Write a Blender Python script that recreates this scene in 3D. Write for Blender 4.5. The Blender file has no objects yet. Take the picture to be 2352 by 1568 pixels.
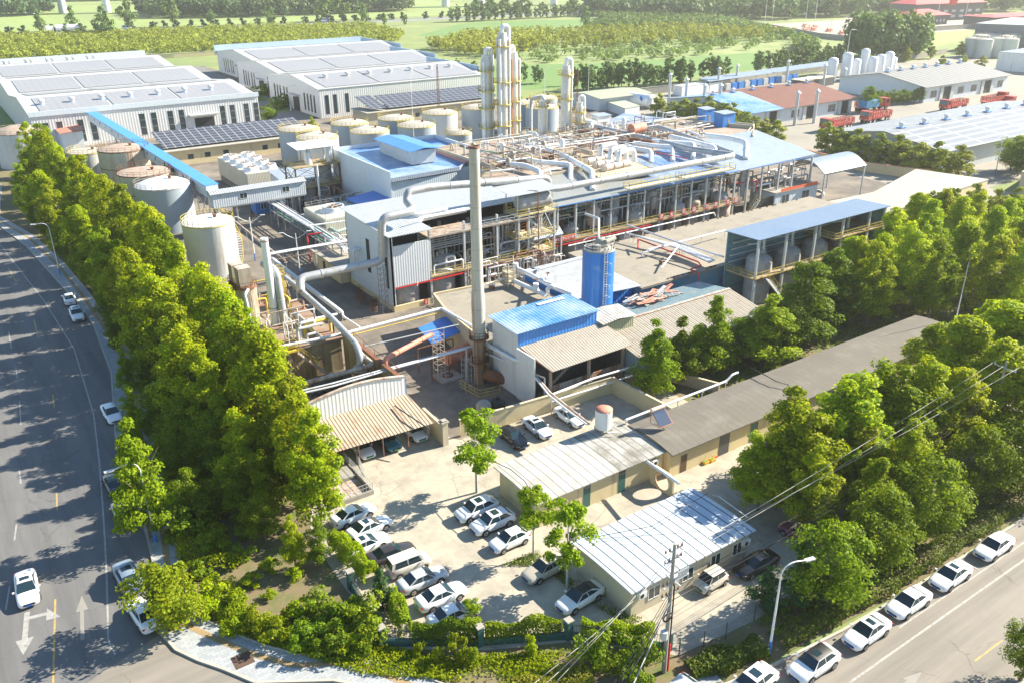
import bpy, math, random
from mathutils import Vector, Matrix
R = math.radians
rnd = random.Random(7)
S = bpy.context.scene
COL = S.collection
# ---------------------------------------------------------------- camera
FPX, CAMH = 1950.0, 50.5
TILT, YAW, ROLL = math.atan(884/1950), R(-34), R(-0.5)
ROT = Matrix.Rotation(YAW, 3, 'Z') @ Matrix.Rotation(math.pi/2-TILT, 3, 'X') @ Matrix.Rotation(ROLL, 3, 'Z')
cam = bpy.data.objects.new('camera', bpy.data.cameras.new('camera')); COL.objects.link(cam)
cam.matrix_world = Matrix.Translation((0, 0, CAMH)) @ ROT.to_4x4()
cam.data.sensor_width = 36; cam.data.lens = FPX/2352*36; cam.data.clip_start = .5; cam.data.clip_end = 6000
S.camera = cam
# ---------------------------------------------------------------- light
SUN_EL, SUN_AZ = R(32), R(-10)
wd = bpy.data.worlds.new('World'); S.world = wd; wd.use_nodes = True
nt = wd.node_tree; nt.nodes.clear()
sk = nt.nodes.new('ShaderNodeTexSky'); sk.sky_type = 'NISHITA'; sk.sun_disc = False
sk.sun_elevation = SUN_EL; sk.sun_rotation = math.pi/2-SUN_AZ; sk.air_density = 1.3; sk.dust_density = .3; sk.ozone_density = 2.5
bg = nt.nodes.new('ShaderNodeBackground'); bg.inputs[1].default_value = .075
wo = nt.nodes.new('ShaderNodeOutputWorld'); hs_ = nt.nodes.new('ShaderNodeHueSaturation'); hs_.inputs['Saturation'].default_value = 1.1; nt.links.new(sk.outputs[0], hs_.inputs['Color']); nt.links.new(hs_.outputs[0], bg.inputs[0]); nt.links.new(bg.outputs[0], wo.inputs[0])
sl = bpy.data.lights.new('sun', 'SUN'); sl.energy = 5.0; sl.angle = R(.5); sl.color = (1, .91, .75)
sun = bpy.data.objects.new('sun', sl); COL.objects.link(sun)
sd = Vector((math.cos(SUN_EL)*math.cos(SUN_AZ), math.cos(SUN_EL)*math.sin(SUN_AZ), math.sin(SUN_EL)))
sun.rotation_euler = sd.to_track_quat('Z', 'Y').to_euler(); sun.location = (60, 0, 90)
S.view_settings.view_transform = 'Standard'; S.view_settings.look = 'None'; S.view_settings.exposure = 1.6; S.view_settings.gamma = 1
S.render.engine = 'CYCLES'
S.cycles.max_bounces = 6; S.cycles.transparent_max_bounces = 4; S.cycles.volume_bounces = 0
# ---------------------------------------------------------------- survey: sight lines of the survey photograph to places on the ground / at a height
WIN = dict(A=(0,0,2.138),B=(1000,0,2.138),C=(2000,0,2.138),D=(3000,0,2.146),E=(0,500,2.138),F=(900,700,2.138),G=(1700,500,2.138),H=(2600,500,2.138),I=(900,1200,2.138),J=(1800,1100,2.138),K=(1800,1600,2.138),L=(1200,1900,2.138),M=(0,1900,1.887),N=(2100,1850,1.78),O=(2900,1850,1.78),Q=(2900,1100,1.96),T=(900,500,3.92),U=(1000,750,4.704),V=(1950,850,4.704))
def at(w, x, y, h=0.0):
    if w: ox, oy, s = WIN[w]; x = (x/s+ox)/1.7415; y = (y/s+oy)/1.7415
    d = ROT @ Vector(((x-1176)/FPX, -(y-784)/FPX, -1)); t = (h-CAMH)/d.z
    return Vector((d.x*t, d.y*t, h))
# ---------------------------------------------------------------- materials
MATS = {}
def nodes(name):
    m = bpy.data.materials.new(name); m.use_nodes = True; t = m.node_tree; t.nodes.clear()
    o = t.nodes.new('ShaderNodeOutputMaterial'); b = t.nodes.new('ShaderNodeBsdfPrincipled'); t.links.new(b.outputs[0], o.inputs[0])
    return m, t, b, o
def N(t, k, **kw):
    n = t.nodes.new(k)
    for a, v in kw.items(): setattr(n, a, v)
    return n
def math_(t, op, a, b=None, c=None):
    n = N(t, 'ShaderNodeMath', operation=op)
    for i, v in enumerate((a, b, c)):
        if v is None: continue
        if isinstance(v, (int, float)): n.inputs[i].default_value = v
        else: t.links.new(v, n.inputs[i])
    return n.outputs[0]
def mixc(t, f, a, b, mode='MIX'):
    n = N(t, 'ShaderNodeMix', data_type='RGBA', blend_type=mode)
    for i, v in ((0, f), (6, a), (7, b)):
        if isinstance(v, (int, float)): n.inputs[i].default_value = v
        elif isinstance(v, tuple): n.inputs[i].default_value = (*v, 1) if len(v) == 3 else v
        else: t.links.new(v, n.inputs[i])
    return n.outputs[2]
def noise(t, co, scale, detail=4, rough=.6, stretch=None):
    if stretch:
        mp = N(t, 'ShaderNodeMapping'); mp.inputs['Scale'].default_value = stretch; t.links.new(co, mp.inputs[0]); co = mp.outputs[0]
    n = N(t, 'ShaderNodeTexNoise'); n.inputs['Scale'].default_value = scale; n.inputs['Detail'].default_value = detail; n.inputs['Roughness'].default_value = rough
    t.links.new(co, n.inputs[0]); return n.outputs[0]
def ramp(t, v, lo, hi):
    n = N(t, 'ShaderNodeMapRange'); n.inputs[1].default_value = lo; n.inputs[2].default_value = hi; t.links.new(v, n.inputs[0]); return n.outputs[0]
def mat(name, col, rough=.6, var=.25, scale=.6, metal=0, rib=None, pitch=.25, bump=0, dirt_or_glare=None, damt=.5, dscale=.8, streak=False, world=False, joint=None, grid=None, spec=.5, coat=0, brick=None, randobj=0, crack=0):
    """procedural surface: base colour with broad and fine variation, optional ribs, stains or painted glare, joints, panel grid, courses"""
    if name in MATS: return MATS[name]
    m, t, b, o = nodes(name); L = t.links.new
    if world: co = N(t, 'ShaderNodeNewGeometry').outputs['Position']
    else: co = N(t, 'ShaderNodeTexCoord').outputs['Object']
    c = (*col, 1)
    n1 = noise(t, co, scale, 5); n2 = noise(t, co, scale*9, 3)
    f = math_(t, 'ADD', math_(t, 'MULTIPLY', ramp(t, n1, .3, .7), .65), math_(t, 'MULTIPLY', ramp(t, n2, .3, .7), .35))
    lo = tuple(x*(1-var) for x in col); hi = tuple(min(1, x*(1+var*.8)) for x in col)
    cur = mixc(t, f, lo, hi)
    sep = N(t, 'ShaderNodeSeparateXYZ'); L(co, sep.inputs[0])
    if dirt_or_glare:
        st = streak if isinstance(streak, tuple) else (1, 1, .12) if streak else None
        d = noise(t, co, dscale, 6, .7, st); d2 = ramp(t, d, .62-damt*.35, .80-damt*.25)
        cur = mixc(t, d2, cur, dirt_or_glare)
    if brick:
        bk = N(t, 'ShaderNodeTexBrick'); bk.inputs['Color1'].default_value = (1, 1, 1, 1); bk.inputs['Color2'].default_value = (.82, .82, .82, 1); bk.inputs['Mortar'].default_value = (.55, .55, .55, 1)
        bk.inputs['Scale'].default_value = 1; bk.inputs['Brick Width'].default_value = brick[0]; bk.inputs['Row Height'].default_value = brick[1]; bk.inputs['Mortar Size'].default_value = .012
        if len(brick) > 2:
            cb = N(t, 'ShaderNodeCombineXYZ'); L(math_(t, 'ADD', sep.outputs[0], sep.outputs[1]), cb.inputs[0]); L(sep.outputs[2], cb.inputs[1]); L(cb.outputs[0], bk.inputs[0])
        else: L(co, bk.inputs[0])
        cur = mixc(t, 1.0, cur, bk.outputs[0], 'MULTIPLY')
    if crack:
        wv = noise(t, co, .9, 4); cb = N(t, 'ShaderNodeCombineXYZ'); L(math_(t, 'ADD', sep.outputs[0], math_(t, 'MULTIPLY', wv, 1.6)), cb.inputs[0]); L(math_(t, 'ADD', sep.outputs[1], math_(t, 'MULTIPLY', wv, 1.1)), cb.inputs[1])
        vo = N(t, 'ShaderNodeTexVoronoi', feature='DISTANCE_TO_EDGE'); vo.inputs['Scale'].default_value = crack; L(cb.outputs[0], vo.inputs[0])
        k_ = math_(t, 'MULTIPLY', math_(t, 'LESS_THAN', vo.outputs[0], .045*crack), ramp(t, noise(t, co, .25), .42, .6)); cur = mixc(t, math_(t, 'MULTIPLY', k_, .6), cur, tuple(x*.45 for x in col))
    def lines(s, p, w, off=0):   # 1 on a line, 0 elsewhere
        x = math_(t, 'FRACT', math_(t, 'ADD', math_(t, 'DIVIDE', s, p), off)); return math_(t, 'LESS_THAN', x, w/p)
    if joint:   # (axis, spacing, width, colour)
        for ax, p, w, jc in joint:
            cur = mixc(t, lines(sep.outputs['xyz'.index(ax)], p, w), cur, jc)
    if grid:    # (px, py, w, linecolour) solar panels
        px, py, w, lc = grid
        l = math_(t, 'MAXIMUM', lines(sep.outputs[0], px, w), lines(sep.outputs[1], py, w)); cur = mixc(t, l, cur, lc)
    if randobj:
        oi = N(t, 'ShaderNodeObjectInfo'); hs = N(t, 'ShaderNodeHueSaturation'); L(cur, hs.inputs['Color'])
        L(ramp2(t, oi.outputs['Random'], 1-randobj, 1+randobj), hs.inputs['Value']); cur = hs.outputs[0]
    L(cur, b.inputs['Base Color'])
    b.inputs['Roughness'].default_value = rough; b.inputs['Metallic'].default_value = metal
    b.inputs['Specular IOR Level'].default_value = spec; b.inputs['Coat Weight'].default_value = coat
    hgt = None; dist = .02
    if rib:
        s = sep.outputs['xyz'.index(rib)] if rib in 'xyz' else math_(t, 'ADD', sep.outputs[0], sep.outputs[1])
        w = math_(t, 'SINE', math_(t, 'MULTIPLY', s, 2*math.pi/pitch)); hgt = ramp(t, w, -.3, .5); dist = .05
    if bump:
        n3 = math_(t, 'MULTIPLY', noise(t, co, 8, 5), bump*(1 if not rib else .3)); hgt = n3 if hgt is None else math_(t, 'ADD', hgt, n3)
    if hgt is not None:
        bp = N(t, 'ShaderNodeBump'); bp.inputs['Strength'].default_value = 1.0; bp.inputs['Distance'].default_value = dist
        L(hgt, bp.inputs['Height']); L(bp.outputs[0], b.inputs['Normal'])
    MATS[name] = m; return m
def ramp2(t, v, lo, hi):
    n = N(t, 'ShaderNodeMapRange'); n.inputs[3].default_value = lo; n.inputs[4].default_value = hi; t.links.new(v, n.inputs[0]); return n.outputs[0]
def leafmat(name, c1, c2, vary=.2, trans=.3):
    m, t, b, o = nodes(name); L = t.links.new
    g = N(t, 'ShaderNodeNewGeometry'); oi = N(t, 'ShaderNodeObjectInfo')
    cur = mixc(t, g.outputs['Random Per Island'], c1, c2)
    hs = N(t, 'ShaderNodeHueSaturation'); L(cur, hs.inputs['Color'])
    L(ramp2(t, oi.outputs['Random'], 1-vary, 1+vary), hs.inputs['Value'])
    r2 = math_(t, 'FRACT', math_(t, 'MULTIPLY', oi.outputs['Random'], 7.13)); L(ramp2(t, r2, .488, .512), hs.inputs['Hue'])
    L(hs.outputs[0], b.inputs['Base Color']); b.inputs['Roughness'].default_value = .6; b.inputs['Specular IOR Level'].default_value = .12
    tr = N(t, 'ShaderNodeBsdfTranslucent'); L(mixc(t, 1.0, hs.outputs[0], (1.5, 1.5, .45), 'MULTIPLY'), tr.inputs[0])
    mx = N(t, 'ShaderNodeMixShader'); mx.inputs[0].default_value = trans; L(b.outputs[0], mx.inputs[1]); L(tr.outputs[0], mx.inputs[2]); L(mx.outputs[0], o.inputs[0])
    MATS[name] = m; return m
# ---------------------------------------------------------------- mesh collector
class MB:
    def __init__(s): s.v = []; s.f = []; s.sm = []
    def add(s, v, f, smooth=False):
        o = len(s.v); s.v += [tuple(p) for p in v]; s.f += [tuple(i+o for i in q) for q in f]; s.sm += [smooth]*len(f); return s
    def box(s, x0, y0, z0, x1, y1, z1):
        if x1 < x0: x0, x1 = x1, x0
        if y1 < y0: y0, y1 = y1, y0
        if z1 < z0: z0, z1 = z1, z0
        return s.add([(x0,y0,z0),(x1,y0,z0),(x1,y1,z0),(x0,y1,z0),(x0,y0,z1),(x1,y0,z1),(x1,y1,z1),(x0,y1,z1)], [(0,3,2,1),(4,5,6,7),(0,1,5,4),(1,2,6,5),(2,3,7,6),(3,0,4,7)])
    def boxm(s, M, hx, hy, hz):
        c = [M @ Vector((a*hx, b*hy, c_*hz)) for c_ in (-1, 1) for a, b in ((-1,-1),(1,-1),(1,1),(-1,1))]
        return s.add(c, [(0,3,2,1),(4,5,6,7),(0,1,5,4),(1,2,6,5),(2,3,7,6),(3,0,4,7)])
    def bar(s, p, q, w, h=None):
        p = Vector(p); q = Vector(q); d = q-p; L = d.length
        if L < 1e-6: return s
        h = h or w; z = d/L; up = Vector((0,0,1)) if abs(z.z) < .95 else Vector((1,0,0)); x = up.cross(z).normalized(); y = z.cross(x)
        M = Matrix((x, y, z)).transposed().to_4x4(); M.translation = (p+q)/2
        return s.boxm(M, w/2, h/2, L/2)
    def cyl(s, p, q, r, r2=None, n=10, caps=True, smooth=True):
        p = Vector(p); q = Vector(q); r2 = r if r2 is None else r2; z = (q-p).normalized()
        up = Vector((0,0,1)) if abs(z.z) < .95 else Vector((1,0,0)); x = up.cross(z).normalized(); y = z.cross(x)
        v = []
        for c, rr in ((p, r), (q, r2)): v += [c+(x*math.cos(2*math.pi*i/n)+y*math.sin(2*math.pi*i/n))*rr for i in range(n)]
        s.add(v, [(i, (i+1) % n, (i+1) % n+n, i+n) for i in range(n)], smooth)
        if caps: s.add([v[i] for i in range(n)], [tuple(range(n))[::-1]]); s.add(v[n:], [tuple(range(n))])
        return s
    def tube(s, pts, r, n=8, bend=None, seg=4):
        """pipe along a polyline with swept elbows"""
        pts = [Vector(p) for p in pts]; bend = r*2.2 if bend is None else bend
        path = [pts[0]]
        for i in range(1, len(pts)-1):
            a, b, c = pts[i-1], pts[i], pts[i+1]; u = (a-b); w = (c-b); d = min(bend, u.length*.45, w.length*.45)
            if u.length < 1e-4 or w.length < 1e-4: continue
            A = b+u.normalized()*d; B = b+w.normalized()*d
            for k in range(seg+1):
                t = k/seg; path.append(A*(1-t)**2+b*2*t*(1-t)+B*t*t)
        path.append(pts[-1])
        rings = []; x = None
        for i, p in enumerate(path):
            t = (path[min(i+1, len(path)-1)]-path[max(i-1, 0)]).normalized()
            if x is None: up = Vector((0,0,1)) if abs(t.z) < .95 else Vector((1,0,0)); x = up.cross(t).normalized()
            else: x = (x-t*x.dot(t)).normalized()
            y = t.cross(x); rings.append([p+(x*math.cos(2*math.pi*k/n)+y*math.sin(2*math.pi*k/n))*r for k in range(n)])
        v = [q for g in rings for q in g]; f = []
        for i in range(len(rings)-1):
            for k in range(n): f.append((i*n+k, i*n+(k+1) % n, (i+1)*n+(k+1) % n, (i+1)*n+k))
        s.add(v, f, True); s.add(rings[0], [tuple(range(n))[::-1]]); s.add(rings[-1], [tuple(range(n))]); return s
    def lathe(s, prof, n=24, c=(0, 0, 0), smooth=True):
        v = []; f = []; c = Vector(c)
        for r, z in prof: v += [(c.x+r*math.cos(2*math.pi*k/n), c.y+r*math.sin(2*math.pi*k/n), c.z+z) for k in range(n)]
        for i in range(len(prof)-1):
            for k in range(n): f.append((i*n+k, i*n+(k+1) % n, (i+1)*n+(k+1) % n, (i+1)*n+k))
        s.add(v, f, smooth); s.add(v[:n], [tuple(range(n))[::-1]]); s.add(v[-n:], [tuple(range(n))]); return s
    def prism(s, poly, z0, z1):
        n = len(poly); v = [(p[0], p[1], z0) for p in poly]+[(p[0], p[1], z1) for p in poly]
        a = sum(poly[i][0]*poly[(i+1) % n][1]-poly[(i+1) % n][0]*poly[i][1] for i in range(n))
        f = [tuple(range(n))[::-1], tuple(range(n, 2*n))]+[(i, (i+1) % n, (i+1) % n+n, i+n) for i in range(n)]
        if a < 0: f = [q[::-1] for q in f]
        return s.add(v, f)
    def slab(s, corners, th):
        """a sheet through 3-D corners with thickness th downwards"""
        n = len(corners); v = [tuple(p) for p in corners]+[(p[0], p[1], p[2]-th) for p in corners]
        a = sum(v[i][0]*v[(i+1) % n][1]-v[(i+1) % n][0]*v[i][1] for i in range(n))
        f = [tuple(range(n)), tuple(range(n, 2*n))[::-1]]+[((i+1) % n, i, i+n, (i+1) % n+n) for i in range(n)]
        if a < 0: f = [q[::-1] for q in f]
        return s.add(v, f)
    def railing(s, pts, h=1.0, step=1.6, w=.045, closed=False):
        P = [Vector(p) for p in pts]
        if closed: P.append(P[0])
        for a, b in zip(P, P[1:]):
            for k in (1.0, .55): s.bar(a+Vector((0,0,h*k)), b+Vector((0,0,h*k)), w)
            s.bar(a+Vector((0,0,.06)), b+Vector((0,0,.06)), w, w*1.6)
            m = max(1, round((b-a).length/step))
            for i in range(m+1): q = a.lerp(b, i/m); s.bar(q, q+Vector((0,0,h)), w)
        return s
    def ring_rail(s, c, r, h=1.0, n=20, w=.05):
        pts = [(c[0]+r*math.cos(2*math.pi*i/n), c[1]+r*math.sin(2*math.pi*i/n), c[2]) for i in range(n)]
        return s.railing(pts, h, 99, w, True)
    def stairs(s, p, q, w=.8, n=10, rail=True, r=None):
        p = Vector(p); q = Vector(q); d = Vector((q.x-p.x, q.y-p.y, 0)); l = d.normalized(); sd_ = Vector((-l.y, l.x, 0))*w/2
        for k in range(n):
            c = p.lerp(q, (k+.5)/n); M = Matrix.Rotation(math.atan2(l.y, l.x), 4, 'Z'); M.translation = c; s.boxm(M, .13, w/2, .02)
        for g in (-1, 1):
            s.bar(p+sd_*g, q+sd_*g, .05, .18)
            (r or s).bar(p+sd_*g+Vector((0,0,.95)), q+sd_*g+Vector((0,0,.95)), .045)
            for k in range(0, n+1, 3): c = p.lerp(q, k/n)+sd_*g; (r or s).bar(c, c+Vector((0,0,.95)), .04)
        return s
    def build(s, name, m, parent=None, label=None, cat=None, group=None, kind=None, local=False, uvz=None):
        me = bpy.data.meshes.new(name)
        if parent is not None: off = Vector((0,0,0)) if local else Vector(parent['org'])
        elif local or kind == 'structure' or not s.v: off = Vector((0,0,0))
        else:
            xs = [p[0] for p in s.v]; ys = [p[1] for p in s.v]; off = Vector(((min(xs)+max(xs))/2, (min(ys)+max(ys))/2, min(p[2] for p in s.v)))
        me.from_pydata([(p[0]-off.x, p[1]-off.y, p[2]-off.z) for p in s.v], [], s.f)
        me.polygons.foreach_set('use_smooth', s.sm); me.materials.append(m); me.update()
        o = bpy.data.objects.new(name, me); COL.objects.link(o)
        if parent is not None:
            o.parent = parent; o['org'] = tuple(parent['org']) if not local else (0, 0, 0)
            if label: o['label'] = label
            if kind: o['kind'] = kind
        else:
            o.location = off; o['org'] = tuple(off); tag(o, label, cat, group, kind)
        return o
def tag(o, label=None, cat=None, group=None, kind=None):
    if label: o['label'] = label
    if cat: o['category'] = cat
    if group: o['group'] = group
    if kind: o['kind'] = kind
    return o
def thing(name, label, cat, loc=(0, 0, 0), group=None):
    o = bpy.data.objects.new(name, None); COL.objects.link(o); o.location = loc; o['org'] = tuple(float(x) for x in loc); o.empty_display_size = .3
    return tag(o, label, cat, group)
KIDS = {}
def kids(o):
    if o.name not in KIDS: KIDS[o.name] = [c for c in bpy.data.objects if c.parent == o]
    return KIDS[o.name]
def dup(o, loc, rotz=0, scale=1, label=None, group=None, parent=None, mats=None):
    """copy a thing with copies of its parts and sub-parts"""
    c = o.copy(); COL.objects.link(c)
    if parent is not None: c.parent = parent
    else:
        c.location = loc; c.rotation_euler = (0, 0, rotz); c.scale = (scale,)*3 if isinstance(scale, (int, float)) else scale
        if label: c['label'] = label
        if group: c['group'] = group
    if mats and o.name.split('.')[0] in mats and o.type == 'MESH':
        c.material_slots[0].link = 'OBJECT'; c.material_slots[0].material = mats[o.name.split('.')[0]]
    for ch in kids(o): dup(ch, None, parent=c, mats=mats)
    return c
def drop(o):
    for ch in kids(o): drop(ch)
    bpy.data.objects.remove(o)
def nth(i):
    return ['first','second','third','fourth','fifth','sixth','seventh','eighth','ninth','tenth','eleventh','twelfth','thirteenth','fourteenth','fifteenth','sixteenth','seventeenth','eighteenth','nineteenth','twentieth'][i] if i < 20 else (lambda k: str(k)+('st' if k % 10 == 1 and k != 11 else 'nd' if k % 10 == 2 and k != 12 else 'rd' if k % 10 == 3 and k != 13 else 'th'))(i+1)
# palette
WHT = (.78, .78, .76)
m_white = mat('white_painted_steel', (.72, .73, .73), .45, .06, dirt_or_glare=(.42, .36, .30), damt=.15, streak=True)
m_whiterib_x = mat('white_ribbed_cladding', (.72, .73, .74), .5, .06, rib='s', pitch=.45, dirt_or_glare=(.45, .42, .38), damt=.12, streak=True)
m_greyribx = mat('pale_grey_roof_sheet_x', (.30, .33, .35), .4, .14, rib='x', pitch=.5, dirt_or_glare=(.38, .36, .33), damt=.25)
m_roofwhite = mat('weathered_white_roof_sheet', (.38, .38, .36), .45, .14, rib='x', pitch=.5, dirt_or_glare=(.26, .19, .14), damt=.25)
m_bluex = mat('blue_roof_sheet_x', (.06, .21, .50), .33, .14, rib='x', pitch=.5, dirt_or_glare=(.34, .43, .54), damt=.72, dscale=.15)  # broad pale patches paint sun glare, with dust, into the sheet colour
m_bluey = mat('blue_roof_sheet_y', (.05, .20, .60), .33, .12, rib='y', pitch=.5)
m_bluewall = mat('blue_cladding', (.04, .22, .62), .4, .1, rib='s', pitch=.5)
m_lblue = mat('faded_blue_roof_sheet', (.29, .34, .41), .4, .15, rib='x', pitch=.5)
m_lblue2 = mat('pale_blue_curved_sheet', (.24, .29, .36), .4, .12, rib='x', pitch=.4)
m_bluetrim = mat('blue_trim', (.06, .22, .55), .5, .1)
m_cream = mat('cream_render', (.62, .52, .31), .85, .1, dirt_or_glare=(.34, .27, .17), damt=.12, streak=True, bump=.3)
m_creampale = mat('pale_cream_render', (.50, .44, .32), .85, .1, dirt_or_glare=(.36, .30, .22), damt=.15, streak=True, bump=.3)
m_conc = mat('weathered_concrete', (.32, .30, .26), .9, .18, dirt_or_glare=(.22, .2, .17), damt=.3, bump=.5)
m_concroof = mat('bitumen_concrete_roof', (.27, .24, .19), .9, .14, .3, dirt_or_glare=(.17, .155, .13), damt=.3, dscale=.4, bump=.5)
m_redroof = mat('worn_red_roof_paint', (.30, .20, .15), .85, .2, .35, dirt_or_glare=(.30, .27, .22), damt=.8, dscale=.35, bump=.4)
m_steel = mat('grey_steel', (.28, .29, .30), .5, .15, dirt_or_glare=(.22, .11, .06), damt=.2)
m_steelpale = mat('pale_grey_steel', (.50, .51, .51), .5, .12, dirt_or_glare=(.3, .2, .14), damt=.15)
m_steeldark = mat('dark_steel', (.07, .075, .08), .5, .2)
m_rust = mat('rusty_steel', (.22, .09, .045), .8, .4, 1.2, dirt_or_glare=(.10, .05, .03), damt=.5, dscale=2)
m_rustpale = mat('rust_streaked_steel', (.45, .40, .34), .7, .2, .8, dirt_or_glare=(.26, .10, .04), damt=.5, dscale=1.0, streak=True)
m_yellow = mat('yellow_railing_paint', (.62, .47, .06), .5, .15, 2, dirt_or_glare=(.25, .14, .06), damt=.2)
m_pipe = mat('lagged_pipe_foil', (.60, .61, .62), .38, .12, .7, metal=.25, dirt_or_glare=(.4, .34, .28), damt=.2)
m_pipegrey = mat('grey_lagged_pipe', (.40, .41, .42), .4, .14, .6, metal=.3, dirt_or_glare=(.26, .22, .18), damt=.25)
m_pipewhite = mat('white_lagged_pipe', (.74, .75, .76), .4, .08, 1, dirt_or_glare=(.5, .42, .34), damt=.12)
m_green = mat('green_pipe_paint', (.10, .30, .24), .5, .15)
m_red = mat('red_pipe_paint', (.55, .03, .03), .45, .12)
m_salmon = mat('salmon_rusty_pipe', (.55, .20, .13), .7, .25, .8, dirt_or_glare=(.40, .33, .27), damt=.35)
m_dark = mat('dark_opening', (.02, .022, .025), .7, .2)
m_glass = mat('dark_window_glass', (.03, .05, .06), .08, .1, spec=.8)
m_frame = mat('white_window_frame', (.7, .7, .68), .5, .05)
m_grate = mat('rusty_deck_plate', (.34, .27, .2), .8, .25, 1, dirt_or_glare=(.2, .1, .06), damt=.4)
m_tar = mat('dark_roofing_felt', (.135, .122, .10), .9, .12, .25, dirt_or_glare=(.18, .165, .14), damt=.35, dscale=.3, joint=[('x', 1.0, .05, (.09, .082, .07))], bump=.3)
# ---------------------------------------------------------------- ground, roads, paving
def sheet(name, pts, z, m):
    b = MB(); n = len(pts); v = [(p[0], p[1], z) for p in pts]
    a = sum(v[i][0]*v[(i+1) % n][1]-v[(i+1) % n][0]*v[i][1] for i in range(n))
    b.add(v, [tuple(range(n)) if a > 0 else tuple(range(n))[::-1]]); return b.build(name, m, kind='structure')
def ribbon(b, pts, w, z):
    P = [Vector((p[0], p[1], z)) for p in pts]
    for a, c in zip(P, P[1:]):
        d = (c-a).normalized(); s_ = Vector((-d.y, d.x, 0))*w/2; b.add([a-s_, c-s_, c+s_, a+s_], [(0, 1, 2, 3)])
    return b
def pts(w, l, h=0): return [at(w, x, y, h) for x, y in l]
m_grassfar = mat('field_green', (.17, .22, .07), .95, .16, .02, world=True, dirt_or_glare=(.25, .28, .08), damt=.5, dscale=.03)
m_soil = mat('garden_soil', (.19, .145, .08), .95, .25, .5, bump=.6, dirt_or_glare=(.07, .11, .02), damt=.5, dscale=.5)
m_yard = mat('dusty_works_concrete', (.25, .21, .165), .9, .22, .12, bump=.3, dirt_or_glare=(.10, .09, .08), damt=.75, dscale=.10, crack=.12)
m_court = mat('pale_courtyard_concrete', (.40, .36, .285), .9, .14, .2, bump=.3, dirt_or_glare=(.27, .245, .20), damt=.5, dscale=.35, crack=.16, joint=[('x', 8, .05, (.30, .27, .22)), ('y', 7, .05, (.30, .27, .22))])
m_road = mat('worn_asphalt', (.24, .215, .18), .88, .10, .08, bump=.5, dirt_or_glare=(.16, .145, .125), damt=.6, dscale=.35, streak=(.06, 1, 1), crack=.12)
m_pave = mat('grey_pavement_setts', (.36, .38, .39), .85, .15, 1, brick=(.6, .3), bump=.3)
m_tact = mat('ochre_tactile_paving', (.33, .24, .12), .85, .12, 1, brick=(.4, .4))
m_kerb = mat('kerb_stone', (.40, .37, .32), .85, .15, 1, bump=.4)
m_line = mat('worn_white_road_paint', (.36, .35, .33), .7, .12, 1, dirt_or_glare=(.22, .21, .19), damt=.6, dscale=2)
m_yline = mat('worn_yellow_road_paint', (.45, .30, .08), .7, .2, 1, dirt_or_glare=(.2, .18, .16), damt=.5, dscale=1.5)
m_eyard = mat('depot_concrete', (.27, .25, .21), .9, .12, .1, dirt_or_glare=(.2, .185, .16), damt=.4, dscale=.05)
m_grassnear = mat('short_grass', (.13, .22, .045), .95, .3, .15, world=True, bump=.5, dirt_or_glare=(.22, .22, .1), damt=.3, dscale=.3)
sheet('ground', [(-900, -300), (2600, -300), (2600, 3200), (-900, 3200)], -.03, m_grassfar)
sheet('plant_ground', [(24, 60), (200, 60), (200, 108), (203, 262), (126, 262), (126, 470), (90, 470), (90, 285), (10, 300), (15, 200), (23, 140), (24, 90)], .0, m_yard)
sheet('courtyard', [(20.5, 48.8), (27, 44), (33.5, 40.6), (39.2, 35), (47, 34.2), (95, 35), (130, 38), (130, 52), (95, 55), (70, 60), (70, 73), (42, 73.2), (39, 79), (39, 86), (29, 86), (26, 78), (21, 66)], .012, m_court)
sheet('orchard_ground', [(56, 56), (128, 56), (140, 100), (100, 84), (70, 74), (64, 72)], .006, m_soil)
sheet('depot_yard', [(203, 100), (420, 100), (470, 262), (203, 256)], .0, m_eyard)
sheet('lorry_road', [(186, 60), (203, 60), (203, 170), (196, 150), (188, 125)], .004, m_eyard)
# main roads: asphalt, left sheet darkened as tree shade, kerb line traced from the survey
kerb = [(7.0, 330), (7.0, 240)]+[tuple(p[:2]) for p in pts('', [(0, 520), (60, 565), (150, 665), (215, 745)])]+[(12.6, 115), (9.6, 97), (8.6, 84), (8.2, 76), (7.6, 70)]+[tuple(p[:2]) for p in pts('M', [(1180, 1040), (1215, 1190), (1330, 1320), (1500, 1400), (1700, 1470), (1930, 1568)])]
k0 = Vector((kerb[-1][0], kerb[-1][1], 0)); kerb += [(k0.x+5, k0.y-3.2), (27.5, 35.5), (34, 32.3), (40, 30.8), (44.7, 30.0), (52, 29.3), (60, 29.0), (80, 28.7), (120, 28.5), (230, 28.3)]
m_roadshade = mat('shade_darkened_asphalt', (.15, .148, .145), .88, .12, .08, bump=.5, dirt_or_glare=(.10, .10, .10), damt=.6, dscale=.4, streak=(1, .06, 1), crack=.14)  # darker asphalt copy: shade of the tree rows put into the colour
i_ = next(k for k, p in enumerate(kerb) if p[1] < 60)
sheet('left_road', kerb[:i_]+[(-6, 56.5), (-90, 50), (-90, 330)], -.004, m_roadshade)
sheet('road', kerb+[(230, -60), (-90, -60), (-90, 330)], -.008, m_road)
inner = [(11.5, 330), (11.5, 240)]+[tuple(p[:2]) for p in pts('E', [(0, 785), (300, 960), (560, 1200), (770, 1450)])]+[(16.2, 115), (13.3, 97), (12.3, 86)]+[tuple(p[:2]) for p in pts('M', [(1340, 480), (1390, 800), (1450, 1000), (1530, 1090), (1750, 1190), (2000, 1290), (2264, 1360)])]
i0 = inner[-1]; inner += [(i0[0]+4, i0[1]-2.4), (25, 38.5), (31, 35.6), (36, 33.4), (40.2, 32)]
pk = kerb[:kerb.index((40, 30.8))+1]
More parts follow.
